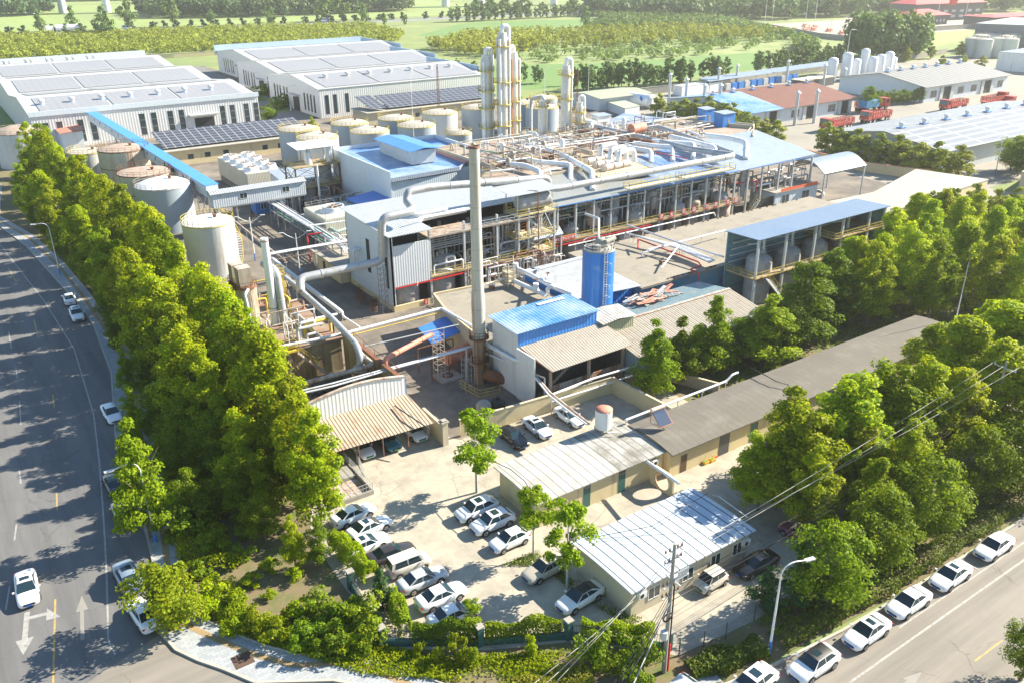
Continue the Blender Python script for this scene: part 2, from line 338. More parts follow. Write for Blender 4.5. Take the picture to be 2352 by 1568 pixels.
b = MB(); b.prism([(p[0], p[1]) for p in pk]+[(p[0], p[1]) for p in inner[::-1]], -.05, .12); b.build('pavement', m_pave, kind='structure')
def inset(line, d):
    out = []
    for i, p in enumerate(line):
        a = Vector((*line[max(i-1, 0)][:2], 0)); c = Vector((*line[min(i+1, len(line)-1)][:2], 0)); t = (c-a).normalized(); out.append((p[0]-t.y*d, p[1]+t.x*d))
    return out
b = MB()
for i in range(len(kerb)-1):
    p, q = Vector((*kerb[i][:2], .06)), Vector((*kerb[i+1][:2], .06)); b.bar(p, q, .22, .2) if (q-p).length > .05 else None
b.build('kerb', m_kerb, kind='structure')
tl = inset(inner, -1.15)
b = MB(); ribbon(b, [p for p in tl], .55, .128); b.build('tactile_strip', m_tact, kind='structure')
b = MB()
for i in range(len(inner)-1):
    p, q = Vector((*inner[i][:2], .12)), Vector((*inner[i+1][:2], .12)); b.bar(p, q, .12, .16)
b.build('pavement_edging', m_kerb, kind='structure')
# planted strip between pavement and works wall
fence_xy = [(20.6, 48.8), (27, 44.2), (33.6, 41.0), (39.1, 35.4)]
sheet('planted_strip', [(p[0], p[1]) for p in inner]+[(42, 31), (47, 34), (39.2, 35), (33.5, 40.8), (27, 44.1), (20.5, 48.8), (21, 66), (26.5, 80), (27, 100), (24, 140), (20, 200), (17, 330)], .02, m_soil)
sheet('roadside_bank', [(40.2, 31), (44.7, 30.4), (60, 29.3), (80, 29), (230, 28.5), (230, 42), (130, 38), (95, 35), (47, 34)], .024, m_soil)
# road markings
wl = [tuple(p[:2]) for p in pts('', [(10, 575), (100, 690), (170, 800), (215, 950), (228, 1060), (235, 1150), (241, 1240), (245, 1330), (248, 1430)])]+[tuple(p[:2]) for p in pts('M', [(815, 1230), (840, 1300), (870, 1350)])]
b = MB(); ribbon(b, [(1, 260), (5, 205)]+wl, .16, .0)
for p, q in [((20, 762), (26, 800)), ((36, 842), (40, 868)), ((45, 920), (48, 975)), ((44, 1078), (48, 1110)), ((33, 1240), (38, 1202)), ((13, 1400), (22, 1345)), ((148, 120), (0, 0))][:6]: ribbon(b, [at('', *p), at('', *q)], .15, .0)
ribbon(b, [(47, 25.6), (200, 25.2)], .18, .0); ribbon(b, [(56.3, 26.9), (56.3+130, 26.5)], .13, .001)
for x in (56.4, 62.5, 68.7, 74.9, 81, 87, 93, 99, 105): ribbon(b, [(x, 27.0), (x, 29.0)], .12, .0015)
ribbon(b, [(36, 18.2), (120, 17.9)], .18, .0)
def arrow(b, base, tip, w, z=.001, turn=None):
    base = Vector((*base[:2], z)); tip = Vector((*tip[:2], z)); d = (tip-base); u = d.normalized(); s_ = Vector((-u.y, u.x, 0)); hb = tip-u*min(2.2, d.length*.36)
    b.add([base-s_*w/2, hb-s_*w/2, hb+s_*w/2, base+s_*w/2], [(0, 3, 2, 1) if False else (0, 1, 2, 3)]); b.add([hb-s_*w*1.6, tip, hb+s_*w*1.6], [(0, 1, 2)])
    if turn:
        j = base+u*.7; b.add([j+s_*w/2, j+s_*turn, j+s_*turn+u*.4, j+s_*w/2+u*.4], [(0, 1, 2, 3)]); e = j+s_*turn+u*.2; b.add([e-u*.7+s_*.01, e+s_*1.1+u*.9, e+u*.9+s_*.01], [(0, 1, 2)])
arrow(b, at('M', 205, 1030), at('M', 175, 1355), .42, turn=1.5)
b.build('white_road_markings', m_line, kind='structure')
b = MB(); arrow(b, at('M', 622, 1240), at('M', 617, 905), .3); arrow(b, (48.5, 23.1), (53.5, 23.1), .3); b.build('faint_road_arrows', mat('faded_road_paint', (.25, .235, .21), .8, .1), kind='structure')
b = MB()
for p, q in [((18, 615), (38, 648)), ((78, 735), (88, 775)), ((121, 905), (125, 935)), ((130, 1130), (131, 1170)), ((127, 1375), (122, 1568))]: ribbon(b, [at('', *p), at('', *q)], .16, .0)
for x in (57.9, 68, 78, 88, 98): ribbon(b, [(x, 21.4), (x+4, 21.35)], .16, .0)
b.build('yellow_road_markings', m_yline, kind='structure')
# tree pits in the pavement
m_pit = mat('tree_pit_soil', (.10, .06, .04), .95, .3, 2)
PITS = [at('M', 1315, 1130), at('M', 1835, 1400)]
b = MB()
for c in PITS: b.box(c.x-.75, c.y-.75, .124, c.x+.75, c.y+.75, .135)
for u, v in [(645, 895), (800, 1120), (880, 1190), (960, 1330)]:
    c = at('E', u, v)
    b.box(c.x-.6, c.y-.6, .124, c.x+.6, c.y+.6, .135)
b.build('tree_pits', m_pit, kind='structure')
# fields
m_crop = mat('bright_crop', (.25, .34, .085), .95, .14, .03, world=True, dirt_or_glare=(.20, .25, .09), damt=.5, dscale=.015, joint=[('x', 3.2, .8, (.22, .26, .09))])
m_crop2 = mat('deep_green_crop', (.12, .22, .05), .95, .18, .04, world=True, dirt_or_glare=(.12, .21, .05), damt=.5, dscale=.06)
m_mead = mat('rough_meadow', (.24, .28, .10), .95, .2, .03, world=True, dirt_or_glare=(.14, .22, .05), damt=.6, dscale=.04)
m_apron = mat('far_pale_concrete', (.34, .30, .25), .9, .08, .05)
sheet('crop_field', [(-200, 800), (250, 765), (520, 745), (600, 1200), (-200, 1250)], -.015, m_crop)
sheet('far_field', [(-300, 1270), (700, 1220), (900, 1700), (-300, 1900)], -.015, m_crop)
sheet('crop_field', [(330, 510), (400, 495), (468, 545), (505, 610), (425, 650), (380, 640), (300, 560)], -.015, m_crop2)
sheet('crop_field', [(203, 300), (240, 380), (300, 350), (390, 340), (420, 310), (380, 285), (230, 290)], -.015, m_crop2)
sheet('meadow', [(240, 380), (300, 500), (480, 480), (480, 370), (400, 340), (300, 352)], -.018, m_mead)
sheet('crop_field', [(430, 275), (700, 350), (560, 362), (495, 352), (470, 310)], -.015, m_crop)
sheet('depot_apron', [(500, 378), (555, 478), (655, 470), (700, 500), (790, 430), (700, 345), (590, 352), (560, 372), (500, 362)], -.012, m_apron)
sheet('meadow', [(20, 290), (85, 285), (90, 470), (30, 520)], -.012, m_grassnear)
sheet('warehouse_road', [(94, 286), (111, 286), (124, 470), (105, 470)], .006, mat('warehouse_road_asphalt', (.17, .17, .17), .9, .1, .2))
for x0, y0, x1, y1 in [(103, 305, 111, 318), (96, 289, 100, 300), (108, 335, 114, 350)]:
    sheet('lawn', [(x0, y0), (x1, y0), (x1, y1), (x0, y1)], .012, m_grassnear)
# highway with a median
hp = [(-150, 800), (62, 770), (150, 750), (255, 728), (360, 712), (500, 698), (700, 665), (900, 640)]
b = MB(); ribbon(b, hp, 22, .01); b.build('highway', mat('highway_asphalt', (.30, .30, .29), .9, .1, .1), kind='structure')
b = MB(); ribbon(b, inset(hp, 13), .4, .5); ribbon(b, inset(hp, -13), .4, .5)
for l in (inset(hp, 13), inset(hp, -13), inset(hp, 0)):
    for p, q in zip(l, l[1:]): b.bar((*p, .65), (*q, .65), .12, .35)
b.build('highway_guard_rails', mat('galvanised_rail', (.5, .5, .5), .5, .1), kind='structure')
# ---------------------------------------------------------------- vegetation
import numpy as np
m_leaf = leafmat('plane_tree_leaves', (.12, .20, .003), (.36, .40, .006), .28, .42)
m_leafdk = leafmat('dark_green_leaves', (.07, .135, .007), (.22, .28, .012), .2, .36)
m_leafyl = leafmat('yellow_green_leaves', (.11, .18, .008), (.26, .31, .012), .12, .42)
m_leaffar = leafmat('distant_poplar_leaves', (.10, .17, .055), (.19, .27, .09), .18, .25)
m_leafpl = leafmat('plantation_leaves', (.20, .24, .035), (.32, .35, .06), .12, .3)
m_leaflt = leafmat('fresh_green_leaves', (.12, .21, .005), (.29, .36, .010), .12, .4)
m_needle = leafmat('conifer_needles', (.05, .11, .035), (.10, .18, .05), .15, .2)
m_bark = mat('tree_bark', (.20, .16, .12), .9, .25, 2, bump=.6)
m_barkw = mat('whitewashed_trunk', (.50, .48, .43), .85, .2, 2, dirt_or_glare=(.26, .22, .16), damt=.4, dscale=2)
def leaves(name, C_, Nrm, size, m, rng, aspect=.75):
    """many small leaf faces at points C_ with rough normals Nrm"""
    n = len(C_); Nn = Nrm+rng.normal(0, .55, (n, 3)); Nn /= np.linalg.norm(Nn, axis=1)[:, None]+1e-9
    a = np.cross(Nn, rng.normal(0, 1, (n, 3))); a /= np.linalg.norm(a, axis=1)[:, None]+1e-9; b = np.cross(Nn, a)
    s = (size*(rng.random(n)*.8+.6))[:, None]; A = a*s*.5; B = b*s*.5*aspect
    V = np.stack([C_-A, C_-B*.9+A*.1, C_+A, C_+B], 1).reshape(-1, 3)
    me = bpy.data.meshes.new(name); me.vertices.add(4*n); me.vertices.foreach_set('co', V.ravel().astype('f'))
    me.loops.add(4*n); me.loops.foreach_set('vertex_index', np.arange(4*n, dtype='i')); me.polygons.add(n)
    me.polygons.foreach_set('loop_start', np.arange(0, 4*n, 4, dtype='i')); me.materials.append(m); me.update(calc_edges=True); return me
def crown_pts(prof, h0, h1, r, nclump, nleaf, rng, csize=.30, flat=.8, inner=.25):
    """clump centres spread through a crown whose radius at height t is r*prof(t)"""
    c = []
    while len(c) < nclump:
        t = rng.random(); rr = prof(t)
        if rng.random() > rr+.15: continue
        k = rng.random()**.45 if rng.random() > inner else rng.random()*.6
        th = rng.random()*2*math.pi; c.append((math.cos(th)*rr*r*k, math.sin(th)*rr*r*k, h0+(h1-h0)*t, .6+.4*rr))
    c = np.array(c); idx = rng.integers(0, nclump, nleaf); d = rng.normal(0, 1, (nleaf, 3)); d /= np.linalg.norm(d, axis=1)[:, None]
    d[:, 2] = np.where(rng.random(nleaf) < .6, np.abs(d[:, 2]), d[:, 2]); rad = (rng.random(nleaf)**.4)*csize*r*(rng.random(nclump)*.6+.7)[idx]*c[idx, 3]
    P_ = c[idx, :3]+d*rad[:, None]*np.array([1, 1, flat]); ax = P_*np.array([1, 1, 0]); ax /= np.linalg.norm(ax, axis=1)[:, None]+1e-6
    return P_, d*.7+ax*.4+np.array([0, 0, .35])
PROF = dict(
    column=lambda t: (1-t)**.56*min(1, .55+t*2.2),
    cone=lambda t: (1-t)**.75*min(1, .35+t*3.5),
    spire=lambda t: (1-t)**.9*min(1, .3+t*5)*(.7+.3*math.sin(t*30)),
    round=lambda t: math.sqrt(max(0, 1-(2*t-1)**2)),
    vase=lambda t: .35+.65*math.sin(math.pi*min(1, t*.95+.05))**.8,
    poplar=lambda t: (math.sin(math.pi*(.08+t*.9)))**.7)
def make_tree(name, label, kind, h, r, h0, nclump, nleaf, leaf, m, seed, trunk=.16, mt=None, limbs=5, csize=.3, flat=.8, group=None, cat='tree', bend=0):
    rng = np.random.default_rng(seed); rr = random.Random(seed)
    t = thing(name, label, cat, (0, 0, 0), group)
    b = MB(); b.cyl((0, 0, -.1), (bend*.3, 0, h0+(h-h0)*.25), trunk, trunk*.75, 7, False); b.cyl((bend*.3, 0, h0+(h-h0)*.25), (bend, 0, h*.86), trunk*.75, trunk*.2, 6, False)
    for k in range(limbs):
        a = rr.random()*6.28; z = h0*.8+(h-h0)*(.04+.5*k/max(1, limbs)); e = (math.cos(a)*r*.7, math.sin(a)*r*.7, z+(h-h0)*.28)
        b.cyl((0, 0, z), e, trunk*.42, trunk*.12, 5, False)
    b.build('trunk', mt or m_bark, t, local=True)
    P_, Nn = crown_pts(PROF[kind], h0, h, r, nclump, nleaf, rng, csize, flat); me = leaves('crown', P_, Nn, leaf, m, rng)
    o = bpy.data.objects.new('crown', me); COL.objects.link(o); o.parent = t; return t
def tset(n, *a, **k):
    l = []
    for i in range(n): k2 = dict(k); k2['seed'] = k.get('seed', 1)*17+i; l.append(make_tree(*a, **k2))
    return l
TALL = tset(4, 'plane_tree', 'x', 'column', 13, 3.3, 2.2, 75, 15000, .26, m_leaf, seed=3, csize=.27, flat=1.1)
TALL2 = tset(3, 'plane_tree', 'x', 'column', 13, 3.9, 2.2, 80, 15000, .28, leafmat('sunny_plane_leaves', (.18, .27, .003), (.44, .46, .008), .15, .42), seed=51, csize=.27, flat=1.1)  # brighter leaf copy: sunlight painted into the colour, also varies the rows
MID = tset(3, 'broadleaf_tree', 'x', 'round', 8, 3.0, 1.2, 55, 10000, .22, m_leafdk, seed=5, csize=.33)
YOUNG = tset(3, 'young_plane_tree', 'x', 'vase', 8.6, 2.3, 3.0, 26, 4800, .27, m_leaflt, seed=9, mt=m_barkw, csize=.34, trunk=.13, limbs=7)
CONE = tset(2, 'ginkgo_tree', 'x', 'cone', 10, 3.0, .8, 90, 12000, .24, m_leaflt, seed=12, csize=.28, trunk=.13)
CONED = tset(2, 'broadleaf_tree', 'x', 'cone', 10, 3.3, 1.0, 70, 9500, .24, m_leafdk, seed=15, csize=.28)
FIR = tset(2, 'deodar_cedar', 'x', 'spire', 7, 2.6, .4, 90, 8500, .2, m_needle, seed=18, csize=.22, flat=.35)
YEL = tset(2, 'yellow_leaved_tree', 'x', 'round', 5, 2.7, 1.0, 40, 7500, .22, m_leafyl, seed=21, csize=.33)
BUSH = tset(3, 'rounded_shrub', 'x', 'round', 1.5, .95, .05, 16, 1400, .17, m_leaf, seed=24, csize=.4, limbs=2, trunk=.05, cat='shrub')
BUSHD = tset(2, 'rounded_shrub', 'x', 'round', 2.4, 1.5, .05, 22, 2600, .2, m_leafdk, seed=27, csize=.38, limbs=2, trunk=.06, cat='shrub')
POP = tset(3, 'poplar_tree', 'x', 'poplar', 14, 2.6, 1.0, 34, 1500, .75, m_leaffar, seed=30, csize=.3, flat=1.4)
FARR = tset(3, 'field_tree', 'x', 'round', 10, 4.4, 1.5, 30, 1300, .95, m_leaffar, seed=33, csize=.33)
SMALLY = tset(2, 'street_tree', 'x', 'column', 8.5, 3.0, 1.0, 36, 4200, .42, m_leafpl, seed=36, csize=.33)
MEDB = tset(2, 'median_shrub', 'x', 'round', 5.4, 3.2, .1, 10, 260, 1.3, leafmat('median_shrub_leaves', (.02, .045, .02), (.04, .07, .03), .1, .1), seed=39, csize=.45, limbs=1, cat='shrub')
_used = set()
def plant(tpls, x, y, h, label, group, wide=1.0, z=0, cat=None):
    t = rnd.choice(tpls); base = TH[t.name.split('.')[0]]; s = h/base
    o = dup(t, (x, y, z), rnd.random()*6.28, (s*wide, s*wide, s), label, group)
    if cat: o['category'] = cat
    return o
TH = dict(plane_tree=13, broadleaf_tree=0, young_plane_tree=8.6, ginkgo_tree=10, deodar_cedar=7, yellow_leaved_tree=5, poplar_tree=14, field_tree=10, street_tree=8.5, median_shrub=5.4)
def P2(tpls, h0, x, y, h, label, group=None, wide=1.0, z=0):
    t = rnd.choice(tpls); s = h/h0; return dup(t, (x, y, z), rnd.random()*6.28, (s*wide, s*wide, s), label, group)
# tall dark-green row along the works wall (trees one by one)
ROWY = [66.5, 71, 75.5, 80.5, 85.5, 90, 95, 100.5, 106, 111, 117, 123, 129, 135, 141, 148, 155, 162, 169, 176, 184, 192, 200, 208, 217, 226, 236, 246]
for i, y in enumerate(ROWY):
    x = 23.2 if y < 90 else 24.4 if y < 140 else 24.4-(y-140)*.04
    if y < 72: x -= .6
    P2(TALL2 if i % 5 == 3 else TALL, 13, x+rnd.uniform(-.5, .5), y, rnd.uniform(13.4, 16.4) if y > 75 else 13, 'tall plane tree, %s from the street corner in the dense row along the works wall' % nth(i), 'plane trees along the works wall', rnd.uniform(1.0, 1.2))
ROW2 = [(19.2, 72, 8), (18.6, 77, 9.4), (18.2, 82.5, 10.6), (18.6, 88, 12), (18.0, 93.5, 12.6), (18.8, 99, 13.4), (18.6, 105, 14), (18.9, 111, 14.4), (18.4, 116.5, 14.4), (18.6, 122, 14.6), (18.5, 129, 14.5), (18.5, 138, 14.5), (18, 149, 12.5), (17.5, 160, 12), (17, 171, 12), (16.5, 183, 12), (16, 195, 12), (15.5, 208, 11.5), (15, 222, 11)]
for i, (x, y, h) in enumerate(ROW2):
    P2(TALL2 if i % 3 == 1 else TALL, 13, x, y, h*(.86 if i % 4 == 2 else 1), 'plane tree, %s from the corner in the second row between pavement and tall row' % nth(i), 'second row of plane trees by the left pavement', 1.2)
# smaller trees at the pavement
for (x, y, w, h, wide, tp, h0, lab) in [
    (*at('', 345, 1235)[:2], 0, 12.8, .9, CONE, 10, 'pale green conical street tree over the parked cars on the left pavement'),
    (*at('', 318, 1020)[:2], 0, 7.6, .9, CONE, 10, 'narrow pale green street tree above the white parked sedan'),
    (PITS[0].x, PITS[0].y, 0, 5.8, 1.1, YEL, 5, 'round yellow-green street tree in the square pit at the pavement corner'),
    (*at('', 275, 790)[:2], 0, 6.5, 1.0, CONED, 10, 'small dark conical tree where the second row meets the pavement'),
    (*at('', 300, 905)[:2], 0, 6.2, .9, CONE, 10, 'slim young pale tree at the pavement below the yellow trees'),
    (*at('', 212, 660)[:2], 0, 6.5, .9, CONE, 10, 'slender feathery light green tree beside the left lamp post')]:
    P2(tp, h0, x, y, h, lab, None, wide)
for i, (x, y, h) in enumerate([(17, 94, 6.2), (17, 88.3, 6), (18.5, 82, 5.4)]):
    P2(YEL, 5, x, y, h, 'round bushy yellow-green tree before the tall row, %s from the corner' % ['third', 'second', 'first'][i], None, .95)
STREET = [(14.6, 121, 5.5), (15.6, 132, 5.6), (16.4, 141, 6), (16.4, 151, 6.4), (15.9, 160, 6.4), (15.4, 168, 6.6), (14.8, 177, 6.8), (14.2, 186, 6.8), (13.6, 196, 6.8), (12.9, 206, 7)]
for i, (x, y, h) in enumerate(STREET):
    P2(MID if i % 2 else CONED, 8 if i % 2 else 10, x, y, h, 'leaning street tree in the left pavement, %s from the corner, near the kerb' % nth(i+3), 'street trees in the left pavement', .72)
for i, (u, v, h) in enumerate([(400, 1110, 6), (445, 1190, 5.4), (505, 1090, 6.6), (385, 985, 6), (470, 960, 7), (560, 1180, 6), (430, 1040, 6.6), (350, 860, 6.4), (610, 1245, 5)]):
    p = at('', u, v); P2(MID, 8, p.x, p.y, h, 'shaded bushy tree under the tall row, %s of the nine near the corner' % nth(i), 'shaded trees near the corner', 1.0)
# understorey near the street corner
US = [((455, 1120), 2.6), ((470, 1200), 2.8), ((500, 1265), 2.4), ((560, 1230), 2.2), ((440, 1060), 2.5), ((520, 1150), 2.6), ((430, 1180), 2.2), ((480, 1030), 2.6), ((450, 960), 2.8), ((410, 890), 2.6), ((470, 880), 3.0)]
US += [((395, 980), 4.4), ((500, 1000), 4.6), ((545, 1110), 4.2), ((420, 1230), 3.4), ((590, 1180), 3.6), ((455, 1000), 4.4), ((370, 870), 4.6)]
for i, ((u, v), h) in enumerate(US):
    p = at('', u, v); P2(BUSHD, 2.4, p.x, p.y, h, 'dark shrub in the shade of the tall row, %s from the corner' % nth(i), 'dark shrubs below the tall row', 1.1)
for i, (u, v, h, tp, h0, lab) in enumerate([
    (575, 1345, 1.3, BUSH, 1.5, 'silvery round shrub on the bare soil in the corner garden'), (620, 1375, .9, BUSH, 1.5, 'small dark round shrub on bare soil below the silvery one'),
    (655, 1418, .9, BUSH, 1.5, 'bright yellow-green ball shrub at the lower end of the bare soil'), (620, 1310, 1.3, BUSH, 1.5, 'dark clipped ball shrub on the bare soil beside the tall row'),
    (540, 1400, 1.8, BUSH, 1.5, 'bright leafy shrub above the pavement curve'), (500, 1370, 1.9, BUSH, 1.5, 'leafy shrub next to the pavement bend, beside the yellow street tree'),
    (590, 1450, 1.9, BUSH, 1.5, 'bright shrub mass in the middle of the pavement curve'), (640, 1470, 1.9, BUSH, 1.5, 'mid green shrub inside the pavement curve, right of the bright shrub'),
    (540, 1455, 1.6, BUSH, 1.5, 'low shrub hard against the pavement curve'), (700, 1480, 2.2, BUSHD, 2.4, 'dark glossy shrub group inside the pavement curve'),
    (730, 1430, 2.6, BUSHD, 2.4, 'tall mixed shrub behind the pavement curve, left of the grey-green bush'), (760, 1495, 2.2, BUSHD, 2.4, 'wide dark shrub left of the first brick pillar'),
    (835, 1460, 3.2, BUSHD, 2.4, 'grey-green loose-leaved bush left of the brick corner pillar'), (815, 1500, 1.8, BUSH, 1.5, 'leafy shrub at the foot of the grey-green bush'),
    (790, 1440, 2.6, BUSHD, 2.4, 'olive green shrub behind the grey-green bush'), (685, 1420, 1.7, BUSH, 1.5, 'pale leafed shrub at the upper edge of the shrub group'),
    (455, 1330, 2.0, BUSHD, 2.4, 'dark shrub beside the yellow street tree'), (480, 1410, 1.6, BUSH, 1.5, 'bright low shrub where the pavement starts to curve'),
    (680, 1330, 1.2, BUSH, 1.5, 'low yellow shrub by the thin trunk in the corner garden'), (555, 1290, 1.7, BUSHD, 2.4, 'dark low shrub between corner garden and tall row')]):
    p = at('', u, v); P2(tp, h0, p.x, p.y, h, lab, None, 1.15)
p = at('', 880, 1400); P2(FIR, 7, p.x, p.y, 4.6, 'drooping blue-green cedar beside the row of parked cars', None, .95)
p = at('', 680, 1310); P2(TALL, 13, p.x, p.y, 6.0, 'young bright tree at the near end of the tall row', None, .9)
p = at('', 735, 1300); P2(CONED, 10, p.x, p.y, 6.0, 'grey-green tree reaching over the white sedans', None, .7)
# courtyard trees
for (u, v, h, w, lab) in [(1095, 1130, 9.4, 1.05, 'young plane tree in the courtyard opening beside the white-roofed building'), (1225, 1275, 7.2, .98, 'young plane tree behind the white hatchback, left one of the pair'), (1302, 1350, 8.6, .98, 'young plane tree between the beige sedan and the white-roofed building, right one of the pair')]:
    p = at('', u, v); P2(YOUNG, 8.6, p.x, p.y, h, lab, None, w)
p = at('', 1082, 1455); P2(YOUNG, 8.6, p.x, p.y, 3.4, 'small reddish-tinged sapling beside the last parked car at the fence', None, 1.1)
# trees between the long sheds and in the garden behind
for (u, v, h, tp, h0, w, lab) in [
    (1497, 912, 9.0, CONE, 10, .85, 'light green ginkgo in the walled plot beside the cream court'), (1560, 880, 8.0, CONED, 10, .9, 'dark leafy tree between two light green ginkgos'),
    (1635, 860, 9.6, CONE, 10, .95, 'bright green ginkgo right of the dark tree beside the ribbed shed'), (1760, 840, 8.8, CONE, 10, 1.25, 'layered yellow-green ginkgo at the end of the ribbed shed'),
    (1840, 790, 11.5, CONED, 10, 1.1, 'tall pointed tree in front of the blue-roofed tank shelter'), (1905, 745, 11, CONED, 10, 1.0, 'second tall pointed tree in front of the blue-roofed tank shelter'),
    (1700, 830, 5.5, MID, 8, .8, 'low dark tree behind the bright ginkgos'), (1800, 810, 6.5, MID, 8, 1.0, 'rounded dark tree under the tall pointed one')]:
    p = at('', u, v); P2(tp, h0, p.x, p.y, h*1.15, lab, None, w*1.3)
BACKR = [(1990, 745, 13), (2060, 715, 14), (2130, 735, 13), (2030, 660, 13.5), (2110, 640, 14), (2190, 690, 13.5), (2260, 720, 13), (2330, 740, 13), (2180, 610, 13), (2260, 640, 13), (2340, 660, 13), (1960, 700, 11), (2090, 590, 12), (2320, 590, 11), (2230, 560, 10), (2010, 700, 12), (1935, 690, 11), (2290, 600, 12), (2150, 560, 11), (2350, 700, 13)]
for i, (u, v, h) in enumerate(BACKR):
    p = at('', u, v); P2(TALL2 if i > 4 or i % 2 else TALL, 13, p.x, p.y, h*.97, 'big dark-bottomed plane tree behind the felt-roofed building, %s counted from its left' % nth(i), 'plane trees behind the felt-roofed building', 1.25)
for i, (u, v, h) in enumerate([(2130, 520, 8), (2180, 515, 8), (2230, 505, 7.5), (2280, 520, 7.5), (2325, 510, 7), (2100, 545, 9)]):
    p = at('', u, v); P2(SMALLY, 8.5, p.x, p.y, h, 'sunlit yellow-green tree at the right edge beyond the plane trees, %s from its left' % nth(i), 'sunlit trees at the right edge', 1.1)
FRONTR = [(1900, 1120, 13.2, 1.2), (2020, 1080, 12.5, 1.1), (1830, 1180, 11.5, 1.15), (2090, 1060, 11, 1.0), (1740, 1170, 8.5, 1.1), (1960, 1170, 9.5, 1.1), (2180, 960, 12, 1.1), (2270, 930, 12.5, 1.2), (2345, 940, 12, 1.1), (2120, 920, 9.5, 1.0), (2250, 860, 9.5, 1.0), (2330, 880, 10, 1.1), (1800, 1100, 10, 1), (1850, 1230, 9, .9), (1990, 1240, 8, 1), (2170, 1050, 10, 1.1), (2270, 1010, 11, 1.1), (2350, 1030, 11, 1.1), (2060, 1170, 9, 1)]
for i, (u, v, h, w) in enumerate(FRONTR):
    p = at('', u, v); P2(TALL2 if i in (3, 6, 7, 8, 9, 10, 11, 15, 16, 17) else TALL, 13, p.x, p.y, h*1.1, 'broad plane tree before the cream wall of the felt-roofed building, %s counted from the courtyard' % nth(i), 'plane trees before the felt-roofed building', w*1.32)
for i, (u, v, h, w) in enumerate([(1895, 1400, 8.2, 1.0), (2010, 1310, 8.4, 1.0), (2115, 1240, 8.6, 1.05), (2235, 1150, 8, 1.0), (2340, 1110, 9, 1.1), (2060, 1370, 0, 0)][:5]):
    p = at('', u, v); P2(MID, 8, p.x, p.y, h, 'round-headed roadside tree, %s above the row of white cars' % nth(i), 'round-headed trees above the right road', w*1.12)
for (u, v, h, w, lab) in [(1755, 1400, 4.6, 1.25, 'bushy little cedar left of the taller one by the curved lamp post'), (1838, 1375, 7.2, 1.1, 'taller cedar behind the curved lamp post')]:
    p = at('', u, v); P2(FIR, 7, p.x, p.y, h, lab, None, w)
for (u, v, h, w, lab) in [(2345, 1560, 5.2, 1.0, 'leafy tree cut by the right edge of the picture beside the right road')]:
    p = at('', u, v); P2(MID, 8, p.x, p.y, h, lab, None, w)
# shrubs at the front fence
FS = [(965, 1510, 1.5, 'pale shrub'), (1008, 1520, 1.5, 'small shrub'), (1050, 1515, 2.3, 'tall light shrub'), (1083, 1525, 1.6, 'young shrub'), (1222, 1500, 1.7, 'slim shrub')]
for i, (u, v, h, k) in enumerate(FS):
    p = at('', u, v); P2(BUSH, 1.5, p.x, p.y, h, '%s standing before the green brick fence wall, %s from the corner pillar' % (k, nth(i)), None, .6)
for i, (u, v, h) in enumerate([(1375, 1525, 3.0), (1455, 1555, 3.4)]):
    p = at('', u, v); P2(BUSHD, 2.4, p.x, p.y, h, 'big soft round conifer-like bush %s the utility pole' % ['further left of', 'just left of'][i], None, .95)
def hedge(name, label, path, w, h, m, n, leaf=.2, z=0, seed=1, rough=.25, grp=None):
    """a clipped or shaggy hedge: leaf faces over a long rounded body"""
    rng = np.random.default_rng(seed); P_ = [Vector((p[0], p[1], 0)) for p in path]; segs = [(a, b, (b-a).length) for a, b in zip(P_, P_[1:])]; tot = sum(s[2] for s in segs)
    pts_, nr = [], []
    for k in range(n):
        d = rng.random()*tot
        for a, b, l in segs:
            if d <= l: break
            d -= l
        u = (b-a)/l; c = a+u*min(d, l); s_ = Vector((-u.y, u.x, 0)); an = rng.random()*math.pi; q = .65+.35*rng.random()**.5
        bump_ = 1+rough*(math.sin(c.x*1.9+c.y*1.3)+math.sin(c.x*.8-c.y*2.3))*.5
        lat = math.cos(an); lat = (abs(lat)**.7)*(1 if lat > 0 else -1); up = max(0, math.sin(an))**.5
        pts_.append(c+s_*lat*w/2*q*bump_+Vector((0, 0, up*h*q*bump_))); nr.append(s_*math.cos(an)*.8+Vector((0, 0, math.sin(an))))
    org = pts_[0].copy(); org.z = 0; A = np.array([tuple(p-org) for p in pts_]); me = leaves(name, A, np.array([tuple(q) for q in nr]), leaf, m, rng)
    o = bpy.data.objects.new(name, me); COL.objects.link(o); o.location = (org.x, org.y, z); return tag(o, label, 'hedge', grp)
m_hedgem = leafmat('mixed_hedge_leaves', (.045, .085, .012), (.16, .21, .022), .1, .25)
hedge('hedge', 'long clipped green and yellow hedge beside the row of white cars', [(46.6, 31.4), (60, 30.6), (80, 30.4), (104, 30.6)], 2.4, 1.0, m_hedgem, 17000, .2)
hedge('hedge', 'short hedge with a yellow tip right of the utility pole', [(38.6, 33.2), (42.5, 32.2), (45, 31.7)], 2.2, 1.0, m_hedgem, 5000, .2, seed=2)
hedge('hedge', 'yellow-green flowering hedge in the bottom middle by the pavement', [(25.2, 39.8), (28.5, 38.4), (32, 37)], 1.6, .9, leafmat('golden_hedge_leaves', (.12, .16, .012), (.32, .27, .03), .1, .3), 3600, .18, seed=3)
hedge('hedge', 'green climbing hedge over the fence behind the first parked cars', [(22.3, 63.5), (22.6, 60), (23.0, 56.5)], 1.5, 2.4, m_leaf, 5200, .2, seed=4)
hedge('hedge', 'bright green hedge over the fence behind the last parked cars', [(23.2, 53), (22.6, 50.5), (22.4, 48.9)], 1.3, 2.5, m_leaflt, 4200, .2, seed=5)
hedge('hedge', 'shaggy hedge on the green brick fence wall left of the middle pillar', [(22.6, 48.1), (25, 46.4), (26.8, 45.1)], .9, 2.2, m_leafdk, 3600, .2, seed=6)
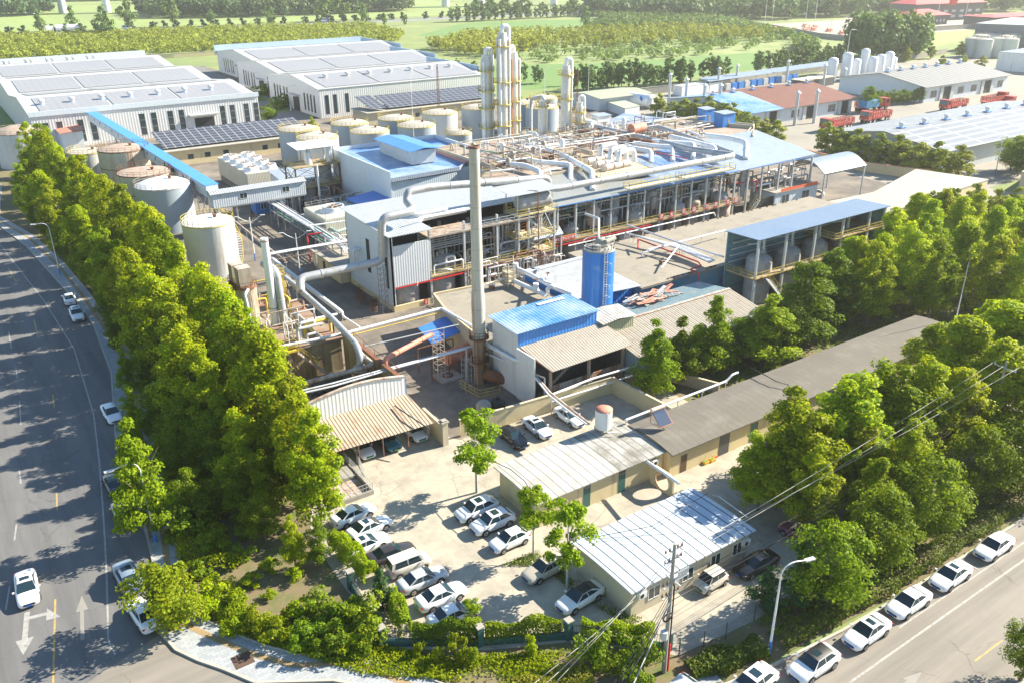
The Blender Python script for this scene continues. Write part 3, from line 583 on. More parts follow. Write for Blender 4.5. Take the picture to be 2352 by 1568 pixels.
hedge('hedge', 'shaggy green hedge on the fence wall between the middle pillars', [(27.4, 44.9), (30.5, 43.2), (33, 42)], .9, 2.0, m_leaf, 3600, .2, seed=7)
hedge('hedge', 'shaggy hedge on the fence wall beside the utility pole', [(34.2, 41), (36.4, 38.7), (38.2, 36.8)], 1.0, 2.0, m_leaf, 3600, .2, seed=8)
hedge('hedge', 'rough dark hedge along the left pavement under the street trees', [(12.8, 84), (14.2, 97), (16.8, 112), (18, 128), (18.2, 145), (17, 160), (14.5, 185)], 2.6, 1.4, m_leafdk, 9000, .26, seed=9, rough=.6)
# ground cover nobody could count
hedge('hedge', 'deep terraced green hedge between the left pavement and the tall row', [(11.2, 65.5), (13.2, 76), (14.8, 88), (16.4, 102), (17.5, 116)], 4.6, 1.2, m_leaf, 26000, .22, seed=20, rough=.5)
hedge('hedge', 'bright dense hedge bank along the inner edge of the pavement curve', [(10.4, 62.5), (12.4, 57.6), (16, 53), (20, 49.6)], 2.2, 1.1, leafmat('bright_hedge_leaves', (.12, .20, .012), (.32, .38, .02), .1, .4), 12000, .2, seed=21, rough=.6)
def cover(name, label, poly, n, h, leaf, m, seed):
    rng = np.random.default_rng(seed); xs = [p[0] for p in poly]; ys = [p[1] for p in poly]; out = []
    def ins(x, y):
        c = False; j = len(poly)-1
        for i in range(len(poly)):
            a, b_ = poly[i], poly[j]
            if (a[1] > y) != (b_[1] > y) and x < (b_[0]-a[0])*(y-a[1])/(b_[1]-a[1]+1e-9)+a[0]: c = not c
            j = i
        return c
    while len(out) < n:
        x, y = rng.uniform(min(xs), max(xs)), rng.uniform(min(ys), max(ys))
        if ins(x, y) and (math.sin(x*.9+1)+math.sin(y*.7+x*.3)+rng.normal(0, .8) > -.5): out.append((x, y, rng.random()*h))
    A = np.array(out); me = leaves(name, A, np.tile([0, 0, .8], (n, 1)), leaf, m, rng); o = bpy.data.objects.new(name, me); COL.objects.link(o); return tag(o, label, 'ground cover', None, 'stuff')
cover('ground_cover', 'low leafy plants under the tall row', [(12.5, 84), (21, 72), (26, 80), (26, 140), (20, 200), (14, 200), (18, 140), (17, 112)], 16000, .5, .3, m_leafdk, 4)
cover('ground_cover', 'low plants in the corner garden', [(9.5, 66), (13, 58), (20, 49.5), (24, 45), (32, 40.5), (38, 35.5), (34, 36), (26, 40.5), (18, 47), (11, 57), (9, 64)], 15000, .45, .2, m_leaf, 5)
cover('ground_cover', 'weeds in the shade behind the roadside hedge', [(47, 33), (60, 32), (110, 32), (110, 37), (60, 35.5), (47, 34)], 7000, .45, .25, m_leafdk, 6)
cover('ground_cover', 'weeds around the building corner and the parked cars', [(33.6, 52), (37.6, 52), (37.8, 44.4), (39.6, 39.6), (38.2, 39.4), (37, 44), (36.6, 50)], 2600, .3, .14, m_leafdk, 7)
cover('ground_cover', 'undergrowth below the trees of the garden behind', [(70, 64), (128, 56), (150, 70), (130, 90), (96, 76)], 9000, .5, .4, m_leafdk, 8)
# ---------------------------------------------------------------- vehicles
def paint(n, c, rough=.22): return mat('car_paint_'+n, c, rough, .03, 1, coat=.6)
PW, PG, PB, PK, PS = paint('white', (.74, .75, .76)), paint('beige', (.45, .41, .34)), paint('blue_grey', (.20, .26, .33)), paint('black', (.012, .012, .014)), paint('silver', (.42, .44, .46))
PT, PP, PC, PBR = paint('teal', (.04, .16, .20)), paint('pink', (.22, .07, .11)), paint('cream', (.55, .52, .45)), paint('dark_brown', (.035, .028, .026))  # pink is darkened to paint in the tree shade over its car
m_tyre = mat('tyre_rubber', (.02, .02, .02), .85, .1); m_rim = mat('alloy_rim', (.45, .45, .46), .3, .05, metal=.6); m_lamp = mat('headlamp_glass', (.55, .58, .6), .15, .05); m_tail = mat('tail_lamp_red', (.45, .01, .01), .25, .05)
m_plate = mat('blue_number_plate', (.02, .12, .5), .5, .02); m_plateg = mat('green_number_plate', (.15, .5, .25), .5, .02); m_black = mat('black_plastic', (.015, .015, .016), .5, .05)
m_carglass = mat('tinted_car_glass', (.015, .035, .045), .06, .05, spec=.6)
def loft(b, st, cap=True):
    n = None; rings = []
    for x, hw, z0, zt in st:
        r = [(hw*.84, z0), (hw*.985, z0+.14), (hw, z0+(zt-z0)*.5), (hw*.965, zt-.10), (hw*.84, zt-.005), (hw*.45, zt+.03)]
        rings.append([(x, y, z) for y, z in r]+[(x, -y, z) for y, z in r[::-1]])
    n = len(rings[0]); v = [p for r in rings for p in r]; f = []
    for i in range(len(rings)-1):
        for k in range(n): f.append((i*n+k, (i+1)*n+k, (i+1)*n+(k+1) % n, i*n+(k+1) % n))
    b.add(v, f, True); b.add(rings[0], [tuple(range(n))]); b.add(rings[-1], [tuple(range(n))[::-1]])
CARS = {}
def make_car(key, name, cat, body, gh, roofz, wb=1.33, wr=.32, sunroof=None, plate=m_plate, darkroof=False):
    t = thing(name, 'x', cat)
    b = MB(); loft(b, body); b.build('body', PW, t, local=True)
    (xw0, yw0), (xw1, yw1), (xr1, yr1), (xr0, yr0), zb = gh   # windscreen base, top, rear top, rear base, belt height
    A0, A1, R1, R0 = Vector((xw0, yw0, zb)), Vector((xw1, yw1, roofz)), Vector((xr1, yr1, roofz)), Vector((xr0, yr0, zb+.03))
    mir = lambda p: Vector((p.x, -p.y, p.z))
    def quad(nm, p, m, th=.012, curve=None):
        q = MB(); c = sum(p, Vector())/4; nn = (p[1]-p[0]).cross(p[3]-p[0]).normalized()
        q.add([*p, *[k-nn*th for k in p]], [(0, 1, 2, 3), (7, 6, 5, 4), (0, 4, 5, 1), (1, 5, 6, 2), (2, 6, 7, 3), (3, 7, 4, 0)]); return q.build(nm, m, t, local=True)
    cen = Vector(((xw1+xr1)/2, 0, zb))
    core = MB(); core.add([A0, mir(A0), mir(R0), R0, A1, mir(A1), mir(R1), R1], [(0, 1, 2, 3), (0, 4, 5, 1), (1, 5, 6, 2), (2, 6, 7, 3), (3, 7, 4, 0), (4, 7, 6, 5)])
    fr = core.build('window_pillars', PW, t, local=True)
    def inset(p, a, nrm, e=.012):
        c = sum(p, Vector())/4; return [k+(c-k)*a+nrm*e for k in p]
    nf = Vector((.6, 0, .8)); quad('windscreen', [k for k in inset([A0, mir(A0), mir(A1), A1], .02, nf, .014)], m_carglass, .01)
    quad('rear_window', [k for k in inset([mir(R0), R0, R1, mir(R1)], .05, Vector((-.6, 0, .8)), .014)], m_carglass, .01)
    for s in (1, -1):
        P_ = [A0.lerp(R0, .02), A0.lerp(R0, .93), A1.lerp(R1, .93), A1.lerp(R1, .0)]
        if s < 0: P_ = [mir(k) for k in P_]
        mid0, mid1 = P_[0].lerp(P_[1], .5), P_[3].lerp(P_[2], .5); nn = Vector((0, s*.95, .3))
        fq = [P_[0].lerp(P_[1], .05)+(P_[3]-P_[0])*.02, P_[0].lerp(P_[1], .49)+(P_[3]-P_[0])*.02, P_[3].lerp(P_[2], .46)-(P_[3]-P_[0])*.08, P_[3].lerp(P_[2], .05)-(P_[3]-P_[0])*.08]
        rq = [P_[0].lerp(P_[1], .52)+(P_[3]-P_[0])*.02, P_[0].lerp(P_[1], .95)+(P_[3]-P_[0])*.08, P_[3].lerp(P_[2], .97)-(P_[3]-P_[0])*.10, P_[3].lerp(P_[2], .53)-(P_[3]-P_[0])*.08]
        for q_ in (fq, rq):
            q_ = [k+nn*.012 for k in q_]; quad('side_window', q_ if s > 0 else q_[::-1], m_carglass, .008)
    r = MB(); n = 6; v = []; 
    for i in range(n+1):
        x = xw1+.02+(xr1-.03-xw1-.02)*i/n; y = yw1+(yr1-yw1)*i/n; e = .045*math.sin(math.pi*(.15+.7*i/n))
        v += [(x, y*1.02, roofz-.02), (x, y*.9, roofz+e*.7), (x, 0, roofz+.02+e), (x, -y*.9, roofz+e*.7), (x, -y*1.02, roofz-.02)]
    r.add(v, [(i*5+k, i*5+k+1, (i+1)*5+k+1, (i+1)*5+k) for i in range(n) for k in range(4)][:], True)
    for k in (0, n): pass
    rf = r.build('roof', m_black if darkroof else PW, t, local=True)
    if sunroof:
        x0, x1, w = sunroof; zz = roofz+.062; q = MB(); q.add([(x0, -w, zz-.012), (x0, w, zz-.012), (x1, w, zz-.004), (x1, -w, zz-.004), (x0, 0, zz+.008), (x1, 0, zz+.012)], [(0, 3, 5, 4), (4, 5, 2, 1)]); q.build('sunroof', m_carglass, t, local=True)
    hw = max(s_[1] for s_ in body)
    for x in (wb, -wb):
        for s in (1, -1):
            y = s*(hw-.10); q = MB(); q.cyl((x, y-s*.12, wr), (x, y+s*.118, wr), wr, n=18); w_ = q.build('wheel', m_tyre, t, local=True)
            a = MB(); a.lathe([(wr+.09, 0), (wr+.09, .004)], 20); 
            q = MB(); q.cyl((x, y+s*.10, wr), (x, y+s*.128, wr), wr*.66, n=16); rm = q.build('rim', m_rim, w_, local=True)
            q = MB()
            for k in range(5):
                an = k*2*math.pi/5; q.bar((x+math.cos(an)*wr*.2, y+s*.131, wr+math.sin(an)*wr*.2), (x+math.cos(an+.3)*wr*.58, y+s*.131, wr+math.sin(an+.3)*wr*.58), .05, .006)
            q.cyl((x, y+s*.128, wr), (x, y+s*.136, wr), .05, n=8); q.build('hub_slots', m_black, w_, local=True)
            q = MB(); nn_ = 14
            pr = [(x+math.cos(math.pi*k/nn_)*(wr+.055), hw*s*1.0, wr+math.sin(math.pi*k/nn_)*(wr+.055)) for k in range(nn_+1)]
            for k in range(nn_): q.bar((pr[k][0], s*(hw-.02), pr[k][2]), (pr[k+1][0], s*(hw-.02), pr[k+1][2]), .05, .06)
            q.build('wheel_arch', m_black, t, local=True)
    f0 = body[0]; r0 = body[-1]; fz = body[1][3]; rz = body[-2][3]
    for s in (1, -1):
        q = MB(); q.add([(body[1][0]-.22, s*(body[2][1]*.97), fz-.03), (body[1][0]+.03, s*body[1][1]*.88, fz-.06), (body[1][0]+.06, s*body[1][1]*.6, fz-.10), (body[1][0]-.14, s*body[1][1]*.72, fz+.03)], [(0, 1, 2, 3), (3, 2, 1, 0)]); q.build('headlight', m_lamp, t, local=True)
        q = MB(); q.boxm(Matrix.Translation((body[-2][0]+.03, s*body[-2][1]*.84, rz-.14)), .07, .16, .07); q.build('tail_light', m_tail, t, local=True)
        q = MB(); q.boxm(Matrix.Translation((xw0-.28, s*(hw+.09), zb+.04)), .07, .09, .06); q.build('mirror', PW, t, local=True)
    q = MB(); q.boxm(Matrix.Translation((f0[0]+.005, 0, .50)), .02, f0[1]*.75, .10); q.build('grille', m_black, t, local=True)
    q = MB(); q.boxm(Matrix.Translation((f0[0]+.03, 0, .40)), .008, .22, .07); q.build('number_plate', plate, t, local=True)
    q = MB(); q.boxm(Matrix.Translation((r0[0]-.02, 0, .62)), .008, .22, .07); q.build('number_plate', plate, t, local=True)
    q = MB(); q.boxm(Matrix.Translation((0, 0, .22)), body[2][0]-.1, hw-.12, .10); q.build('underbody', m_black, t, local=True)
    CARS[key] = t; return t
sedan = [(2.32, .60, .30, .60), (2.24, .76, .24, .68), (1.95, .86, .20, .77), (1.35, .90, .20, .87), (.85, .91, .20, .94), (-.2, .91, .20, .96), (-1.0, .91, .20, .98), (-1.6, .90, .21, 1.02), (-2.05, .86, .25, 1.02), (-2.25, .78, .30, .96), (-2.32, .62, .36, .80)]
suv = [(2.28, .66, .36, .74), (2.2, .80, .28, .84), (1.9, .90, .25, .94), (1.3, .93, .25, 1.03), (.9, .94, .25, 1.08), (-.3, .94, .25, 1.10), (-1.3, .94, .25, 1.13), (-1.9, .91, .27, 1.14), (-2.2, .86, .32, 1.08), (-2.28, .72, .40, .9)]
hatch = [(2.02, .60, .32, .62), (1.94, .76, .25, .72), (1.65, .84, .21, .82), (1.1, .86, .21, .92), (.6, .86, .21, .97), (-.8, .86, .21, 1.0), (-1.5, .84, .22, 1.03), (-1.85, .80, .28, .98), (-1.98, .68, .34, .8)]
mini = [(1.6, .56, .30, .70), (1.53, .70, .24, .82), (1.3, .76, .21, .92), (.8, .77, .21, .99), (-.8, .77, .21, 1.02), (-1.3, .76, .22, 1.02), (-1.52, .72, .27, .95), (-1.6, .62, .34, .8)]
vanb = [(2.0, .62, .32, .78), (1.92, .74, .27, .95), (1.6, .79, .22, 1.08), (1.2, .80, .22, 1.14), (-1.0, .80, .22, 1.16), (-1.85, .79, .23, 1.15), (-1.98, .72, .3, 1.0)]
make_car('sedan', 'parked_car', 'car', sedan, ((1.00, .76), (.22, .60), (-.85, .58), (-1.68, .70), .93), 1.42)
make_car('sedanS', 'parked_car', 'car', sedan, ((1.00, .76), (.22, .60), (-.85, .58), (-1.68, .70), .93), 1.42, sunroof=(-.05, -.55, .38))
make_car('sedanK', 'parked_car', 'car', sedan, ((1.05, .77), (.25, .61), (-.85, .58), (-1.85, .70), .93), 1.40, darkroof=True)
make_car('sedanG', 'parked_car', 'car', sedan, ((1.05, .77), (.25, .61), (-.85, .58), (-1.85, .70), .93), 1.42, plate=m_plateg)
make_car('suv', 'parked_car', 'car', suv, ((1.02, .80), (.40, .64), (-1.35, .62), (-1.98, .74), 1.07), 1.62, wb=1.35, wr=.36, sunroof=(.1, -.6, .42))
make_car('suvK', 'parked_car', 'car', suv, ((1.02, .80), (.40, .64), (-1.35, .62), (-1.98, .74), 1.07), 1.62, wb=1.35, wr=.36, sunroof=(.15, -.45, .3), darkroof=True)
make_car('hatch', 'parked_car', 'car', hatch, ((.85, .72), (.15, .58), (-1.15, .56), (-1.78, .68), .96), 1.44, wb=1.23, wr=.3)
make_car('mini', 'parked_car', 'car', mini, ((.98, .66), (.45, .56), (-1.05, .55), (-1.45, .64), 1.0), 1.56, wb=1.05, wr=.28, plate=m_plateg)
make_car('van', 'parked_minivan', 'minivan', vanb, ((1.28, .70), (.85, .64), (-1.75, .63), (-1.92, .70), 1.13), 1.82, wb=1.25, wr=.29)
def car(key, x, y, deg, pm, label, group=None, roof=None):
    o = dup(CARS[key], (x, y, .02), R(deg), 1, label, group, mats=dict(body=pm, window_pillars=pm, mirror=pm, **({} if 'K' in key else dict(roof=roof or pm)))); return o
g = 'white cars parked nose to tail along the right road'
car('suvK', 46.7, 28.0, 180, PW, 'white SUV with a dark roof, second in the line along the right road', g)
car('sedanS', 53.1, 27.8, 180.5, PW, 'white sedan with a large sunroof, directly behind the dark-roofed SUV', g)
car('sedan', 59.0, 27.9, 179.5, PW, 'plain-roofed white sedan with a black grille, between two sedans with sunroofs', g)
car('sedanS', 65.1, 27.8, 180, PW, 'white sedan with a small sunroof, next to last up the right road', g)
car('sedan', 72.2, 27.8, 180, PW, 'white plain-roofed sedan, last and farthest up the right road', g)
car('suv', 41.2, 29.3, 184, PW, 'white boxy car at the bottom edge beside the short hedge', g)
car('hatch', 35.9, 31.9, 188, PS, 'silver car mostly below the bottom edge near the utility pole', g)
g = 'cars parked nose out in the left row of the courtyard'
car('sedan', 25.6, 66.2, 8, PW, 'white sedan beside the fenced pit, first of the left row', g)
car('sedanS', 26.0, 63.4, 8, PW, 'white sedan with a small sunroof, second in the left row', g)
car('sedanS', 24.6, 61.2, 2, PW, 'white sedan half under shrubs, between the sunroofed sedan and the dark one', g)
car('sedan', 25.9, 58.6, -2, PBR, 'dark brown-black sedan in the left courtyard row', g)
car('van', 26.5, 56.3, -2, PC, 'small cream minivan between the dark and the silver car', g)
car('sedan', 26.6, 53.9, 0, PS, 'old silver sedan beside the cream minivan', g)
car('sedan', 26.9, 51.1, 0, PW, 'white sedan second from the fence corner in the left row', g)
car('sedan', 26.6, 48.5, -1, PW, 'white sedan nearest the green brick fence, last of the left row', g)
car('suv', 36.0, 59.9, 180, PW, 'white SUV nearest the white-roofed building in the courtyard', None)
car('suv', 36.2, 57.3, 180, PW, 'white SUV with a panoramic roof, beside the hatchback', None)
car('hatch', 36.0, 54.1, 181, PW, 'small white hatchback with gold-tinted wheels in the right courtyard row')
car('sedan', 36.4, 48.9, 182, PG, 'beige sedan parked beside the white tree trunk')
car('sedanK', 36.6, 44.2, 184, PW, 'white sedan with a black roof beside the weeds at the front building corner')
car('mini', 47.3, 39.3, 182, PC, 'tiny light grey electric car in front of the long-windowed wall')
car('sedan', 52.3, 38.6, 178, PK, 'black sedan in the tree shade behind the tiny electric car')
car('hatch', 59.2, 39.3, 100, PP, 'pink-red car hidden in shade under the roadside trees')
car('sedan', 46.9, 69.4, -92, PK, 'black sedan in the cream-walled upper court', None)
car('sedanS', 50.4, 69.6, -92, PW, 'white sedan with an open sunroof beside the black sedan')
car('sedan', 55.0, 69.5, -90, PW, 'white sedan under the rusty pipe bundle, by the cream wall')
car('sedanG', 31.6, 77.4, -88, PW, 'white electric car under the left end of the carport')
car('sedanG', 34.8, 77.2, -90, PT, 'dark teal car in the middle of the carport')
car('sedanG', 38.2, 77.3, -90, PW, 'white sedan under the right end of the carport')
car('sedanS', -2.4, 72.6, -93, PW, 'white sedan driving down the left road over the lane arrow')['category'] = 'car'
car('sedan', 5.3, 63.4, 96, PW, 'white sedan parked at the kerb under the yellow street tree', None)
car('suv', 5.2, 69.2, 93, PB, 'blue-grey SUV parked at the kerb behind the white sedan')
car('sedan', 7.0, 79.6, 91, PG, 'champagne sedan half hidden by the pale green street tree')
car('sedan', 7.3, 85.5, 91, PK, 'black car hidden under the pale green street tree')
car('sedan', 10.2, 101.9, -88, PW, 'white sedan facing the viewer, halfway up the left kerb')
car('suv', 12.2, 138.3, -92, PW, 'white SUV at the left kerb, behind the far sedan')
car('sedan', 12.4, 146.4, 86, PW, 'white sedan farthest up the left kerb')
# lorries
m_lred = mat('lorry_red_paint', (.42, .035, .02), .45, .15, 1, dirt_or_glare=(.3, .16, .12), damt=.35)
LT = thing('stake_lorry', 'x', 'lorry')
b = MB(); b.box(3.4, -1.2, .9, 5.1, 1.2, 3.0); b.add([(5.1, -1.2, .9), (5.3, -1.1, .9), (5.3, -1.1, 1.8), (5.1, -1.15, 3.0), (5.1, 1.2, .9), (5.3, 1.1, .9), (5.3, 1.1, 1.8), (5.1, 1.15, 3.0)], [(1, 5, 6, 2), (2, 6, 7, 3), (0, 1, 2, 3), (4, 7, 6, 5)]); b.build('cab', m_lred, LT, local=True)
b = MB(); b.add([(5.32, -1.0, 1.85), (5.32, 1.0, 1.85), (5.14, 1.0, 2.85), (5.14, -1.0, 2.85)], [(0, 1, 2, 3)]); b.box(3.9, -1.215, 1.8, 4.8, 1.215, 2.7); b.build('cab_windows', m_glass, LT, local=True)
b = MB(); b.box(-5, -.5, .75, 4.8, .5, 1.05); b.build('chassis', m_steeldark, LT, local=True)
b = MB(); b.box(-5, -1.25, 1.05, 3.2, 1.25, 1.2); b.build('load_bed', m_lred, LT, local=True)
b = MB()
for s in (-1.22, 1.22):
    for z in (1.5, 1.8, 2.1, 2.4): b.box(-5, s-.03, z-.09, 3.2, s+.03, z+.09)
    for k in range(9): b.box(-5+k*1.02, s-.05, 1.2, -4.9+k*1.02, s+.05, 2.5)
for x in (-5, 3.2):
    for z in (1.5, 1.8, 2.1, 2.4): b.box(x-.03, -1.2, z-.09, x+.03, 1.2, z+.09)
b.build('stake_sides', m_lred, LT, local=True)
for x in (4.0, 2.2, -3.0, -4.1):
    for s in (-1, 1):
        b = MB(); b.cyl((x, s*.85, .52), (x, s*1.2, .52), .52, n=14); w_ = b.build('wheel', m_tyre, LT, local=True); b = MB(); b.cyl((x, s*1.18, .52), (x, s*1.22, .52), .26, n=10); b.build('rim', m_steelpale, w_, local=True)
b = MB(); b.box(5.28, -.9, 1.0, 5.33, -.5, 1.25); b.box(5.28, .5, 1.0, 5.33, .9, 1.25); b.build('headlight', m_lamp, LT, local=True)
def lorry(x, y, deg, label, s=1.35): return dup(LT, (x, y, 0), R(deg), s, label, 'red lorries in the depot yard')
lorry(236.5, 167, 182, 'red stake lorry below the brown-roofed workshop, facing left'); lorry(258, 168, 183, 'red lorry with a loaded bed beside the solar-roofed hall'); lorry(276, 182, -8, 'red flatbed with a blue load beside the round green bush')
lorry(300, 166, 182, 'red lorry just behind the ridge of the solar-roofed hall'); lorry(322, 163.5, 2, 'largest red lorry at the far depot building'); lorry(314, 156.5, 4, 'red lorry half hidden behind the solar-roofed hall end')
b = MB(); b.box(268, 178.5, 2, 275, 182, 4.2); b.build('cargo', mat('blue_tarpaulin', (.06, .25, .45), .6, .2), None, 'stack of blue crates on the flatbed lorry', 'cargo')
WV = thing('tank_lorry', 'white and green tank lorry on the far highway', 'lorry', (104, 768, 0))
b = MB(); b.cyl((99, 768, 3.2), (116, 766, 3.2), 2.3, n=12); b.build('tank', m_white, WV); b = MB(); b.box(92, 766.5, .8, 97.5, 771, 5); b.build('cab', m_white, WV)
b = MB(); [b.cyl((x, 766.5, 1), (x, 770.5, 1), 1.0, n=10) for x in (94, 101, 112, 114.5)]; b.build('wheels', m_tyre, WV)
o = dup(CARS['van'], (148, 756, 0), R(-9), 2.0, 'white van on the far highway left of the wood'); o = dup(CARS['van'], (303, 733, 0), R(170), 2.0, 'white pickup on the far highway beside the pale willows')
# ---------------------------------------------------------------- building helpers
WIN.update(a=(2300,480,1.92), b=(2400,900,2.688), c=(1000,1050,2.24))
def win_y(par, xa, z0, w, h, y, m=None, name='window', frame=True, mull=1):
    """window on a wall that faces -Y"""
    b = MB(); b.box(xa, y-.03, z0, xa+w, y+.02, z0+h); o = b.build(name, m or m_glass, par)
    if frame:
        f = MB(); t = .06
        f.box(xa-t, y-.06, z0-t, xa+w+t, y+.01, z0); f.box(xa-t, y-.06, z0+h, xa+w+t, y+.01, z0+h+t); f.box(xa-t, y-.06, z0, xa, y+.01, z0+h); f.box(xa+w, y-.06, z0, xa+w+t, y+.01, z0+h)
        for k in range(mull): f.box(xa+w*(k+1)/(mull+1)-.03, y-.055, z0, xa+w*(k+1)/(mull+1)+.03, y-.02, z0+h)
        f.build('frame', m_frame, o)
    return o
def win_x(par, ya, z0, w, h, x, m=None, name='window', frame=True):
    """window on a wall that faces -X"""
    b = MB(); b.box(x-.03, ya, z0, x+.02, ya+w, z0+h); o = b.build(name, m or m_glass, par)
    if frame:
        f = MB(); t = .06
        f.box(x-.06, ya-t, z0-t, x+.01, ya+w+t, z0); f.box(x-.06, ya-t, z0+h, x+.01, ya+w+t, z0+h+t); f.box(x-.06, ya-t, z0, x+.01, ya, z0+h); f.box(x-.06, ya+w, z0, x+.01, ya+w+t, z0+h); f.box(x-.055, ya+w/2-.03, z0, x-.02, ya+w/2+.03, z0+h)
        f.build('frame', m_frame, o)
    return o
def arch_roof(par, x0, x1, y0, y1, z0, z1, rise, m, th=.12, n=12, name='roof', end_m=None):
    """curved roof spanning y0..y1, running along x"""
    b = MB(); top = []; 
    for i in range(n+1):
        t = i/n; y = y0+(y1-y0)*t; z = z0+(z1-z0)*t+rise*math.sin(math.pi*t); top.append((y, z))
    for i in range(n):
        (ya, za), (yb, zb) = top[i], top[i+1]
        b.add([(x0, ya, za), (x1, ya, za), (x1, yb, zb), (x0, yb, zb), (x0, ya, za-th), (x1, ya, za-th), (x1, yb, zb-th), (x0, yb, zb-th)], [(0, 1, 2, 3), (7, 6, 5, 4)]+([(0, 4, 5, 1)] if i == 0 else [])+([(2, 6, 7, 3)] if i == n-1 else [])+([(0, 3, 7, 4), (1, 5, 6, 2)]))
    return b.build(name, m, par)
def arch_wall(par, x0, x1, y0, y1, z0, z1, rise, m, n=12):
    b = MB(); prof = [(y0, 0)]+[(y0+(y1-y0)*i/n, z0+(z1-z0)*i/n+rise*math.sin(math.pi*i/n)-.05) for i in range(n+1)]+[(y1, 0)]
    k = len(prof); b.add([(x0, *p) for p in prof]+[(x1, *p) for p in prof], [tuple(range(k))[::-1], tuple(range(k, 2*k))]+[(i, (i+1) % k, (i+1) % k+k, i+k) for i in range(k)]); return b.build('wall', m, par)
def roofslab(par, corners, m, th=.12, name='roof', **k):
    b = MB(); b.slab(corners, th); return b.build(name, m, par, **k)
def ac_unit(x, y, z, label, d='y'):
    t = thing('air_conditioner', label, 'air conditioner', (x, y, z))
    b = MB(); b.box(x, y-.35, z, x+.85, y, z+.6) if d == 'y' else b.box(x-.35, y, z, x, y+.85, z+.6); b.build('case', m_white, t)
    b = MB()
    if d == 'y': b.cyl((x+.32, y-.36, z+.3), (x+.32, y-.34, z+.3), .22, n=16); b.build('fan_grille', m_dark, t)
    else: b.cyl((x-.36, y+.4, z+.3), (x-.34, y+.4, z+.3), .22, n=16); b.build('fan_grille', m_dark, t)
    b = MB(); b.box(x+.05, y-.3, z-.08, x+.8, y+.02, z-.004) if d == 'y' else b.box(x-.3, y+.05, z-.08, x+.02, y+.8, z-.004); b.build('bracket', m_steel, t); return t
# ---------------------------------------------------------------- 1 front white-roofed building
m_tarwhite = mat('aluminium_painted_felt', (.40, .47, .55), .8, .06, .5, dirt_or_glare=(.60, .60, .58), damt=.5, dscale=.22, joint=[('x', 1.0, .13, (.06, .08, .10))], bump=.35)
m_tarwhite2 = mat('peeling_white_felt', (.40, .40, .38), .85, .1, .5, dirt_or_glare=(.15, .14, .11), damt=.72, dscale=.35, joint=[('x', .95, .12, (.13, .12, .10))], bump=.4)
B = thing('single_storey_building', 'cream building with blue-white seamed curved roof, nearest the viewer by the utility pole', 'building', (45.8, 43.7, 0))
arch_wall(B, 38.9, 53.0, 40.3, 47.6, 2.95, 3.05, .06, m_creampale); arch_roof(B, 38.5, 53.4, 39.9, 48.0, 3.05, 3.15, .12, m_tarwhite)
for x, w in ((41.2, 1.25), (45.2, 1.2), (48.6, 1.15), (51.4, 1.1)): win_y(B, x-.4, 1.0, w, 1.15, 40.3)
b = MB(); b.bar((53.5, 44.6, 3.95), (53.5, 41, 3.7), .07); b.bar((53.5, 44.6, 3.95), (52.6, 44.6, 4.5), .07); b.build('handrail', m_steelpale, B)
ac_unit(39.4, 40.25, 1.9, 'air conditioner on the corner of the nearest white-roofed building'); ac_unit(52.0, 40.25, 1.7, 'air conditioner at the shaded end of the long windowed wall')
def cable(label, pl, sag=.3, r=.02, m=None, name='cable', par=None, cat='cable'):
    b = MB(); P_ = [Vector(p) for p in pl]
    for p, q in zip(P_, P_[1:]):
        n = 10; path = [p.lerp(q, i/n)-Vector((0, 0, sag*4*(i/n)*(1-i/n))) for i in range(n+1)]; b.tube(path, r, 5, 0, 1)
    return b.build(name, m or m_black, par, label, cat) if par is None else b.build(name, m or m_black, par)
cable('black cable snaking over the blue-white seamed roof', [at('N', 430, 540, 3.6), at('N', 900, 450, 4.0), at('N', 1090, 340, 4.05), at('N', 1300, 215, 3.9)], 0, .03)
cable('thin black line lying straight across the blue-white roof', [at('N', 440, 545, 3.6), at('N', 1000, 505, 3.95), at('N', 1500, 460, 3.6)], 0, .02)
cable('black cable curling over the near end of the white-roofed building with green doors', [at('K', 360, 515, 4.05), at('K', 520, 590, 4.4), at('K', 640, 690, 4.3), at('K', 700, 800, 3.8)], 0, .04)
# ---------------------------------------------------------------- 2 middle white-roofed building
B = thing('single_storey_building', 'cream building with a peeling white curved roof and two green doors', 'building', (47.8, 58, 0))
arch_wall(B, 39.9, 56.0, 54.7, 61.6, 2.95, 3.15, .08, m_cream); arch_roof(B, 39.4, 49.6, 54.3, 62.0, 3.05, 3.3, .14, mat('bright_white_felt', (.43, .43, .41), .85, .1, .5, dirt_or_glare=(.27, .25, .21), damt=.5, dscale=.3, joint=[('x', 1.0, .12, (.19, .18, .16))], bump=.35)); arch_roof(B, 49.6, 56.1, 54.3, 62.0, 3.053, 3.303, .14, m_tarwhite2)
m_gdoor = mat('green_door', (.03, .12, .10), .5, .1); m_bdoor = mat('brown_door', (.12, .07, .04), .6, .15)
for x, m_ in ((45.3, m_gdoor), (49.9, m_gdoor)):
    o = win_y(B, x, .05, .9, 2.1, 54.7, m_, 'door', False); b = MB(); b.box(x, 54.66, 2.2, x+.9, 54.70, 2.6); b.build('transom', m_glass, o)
ac_unit(54.2, 54.6, 1.9, 'air conditioner beside the moon gate under the peeling white roof')
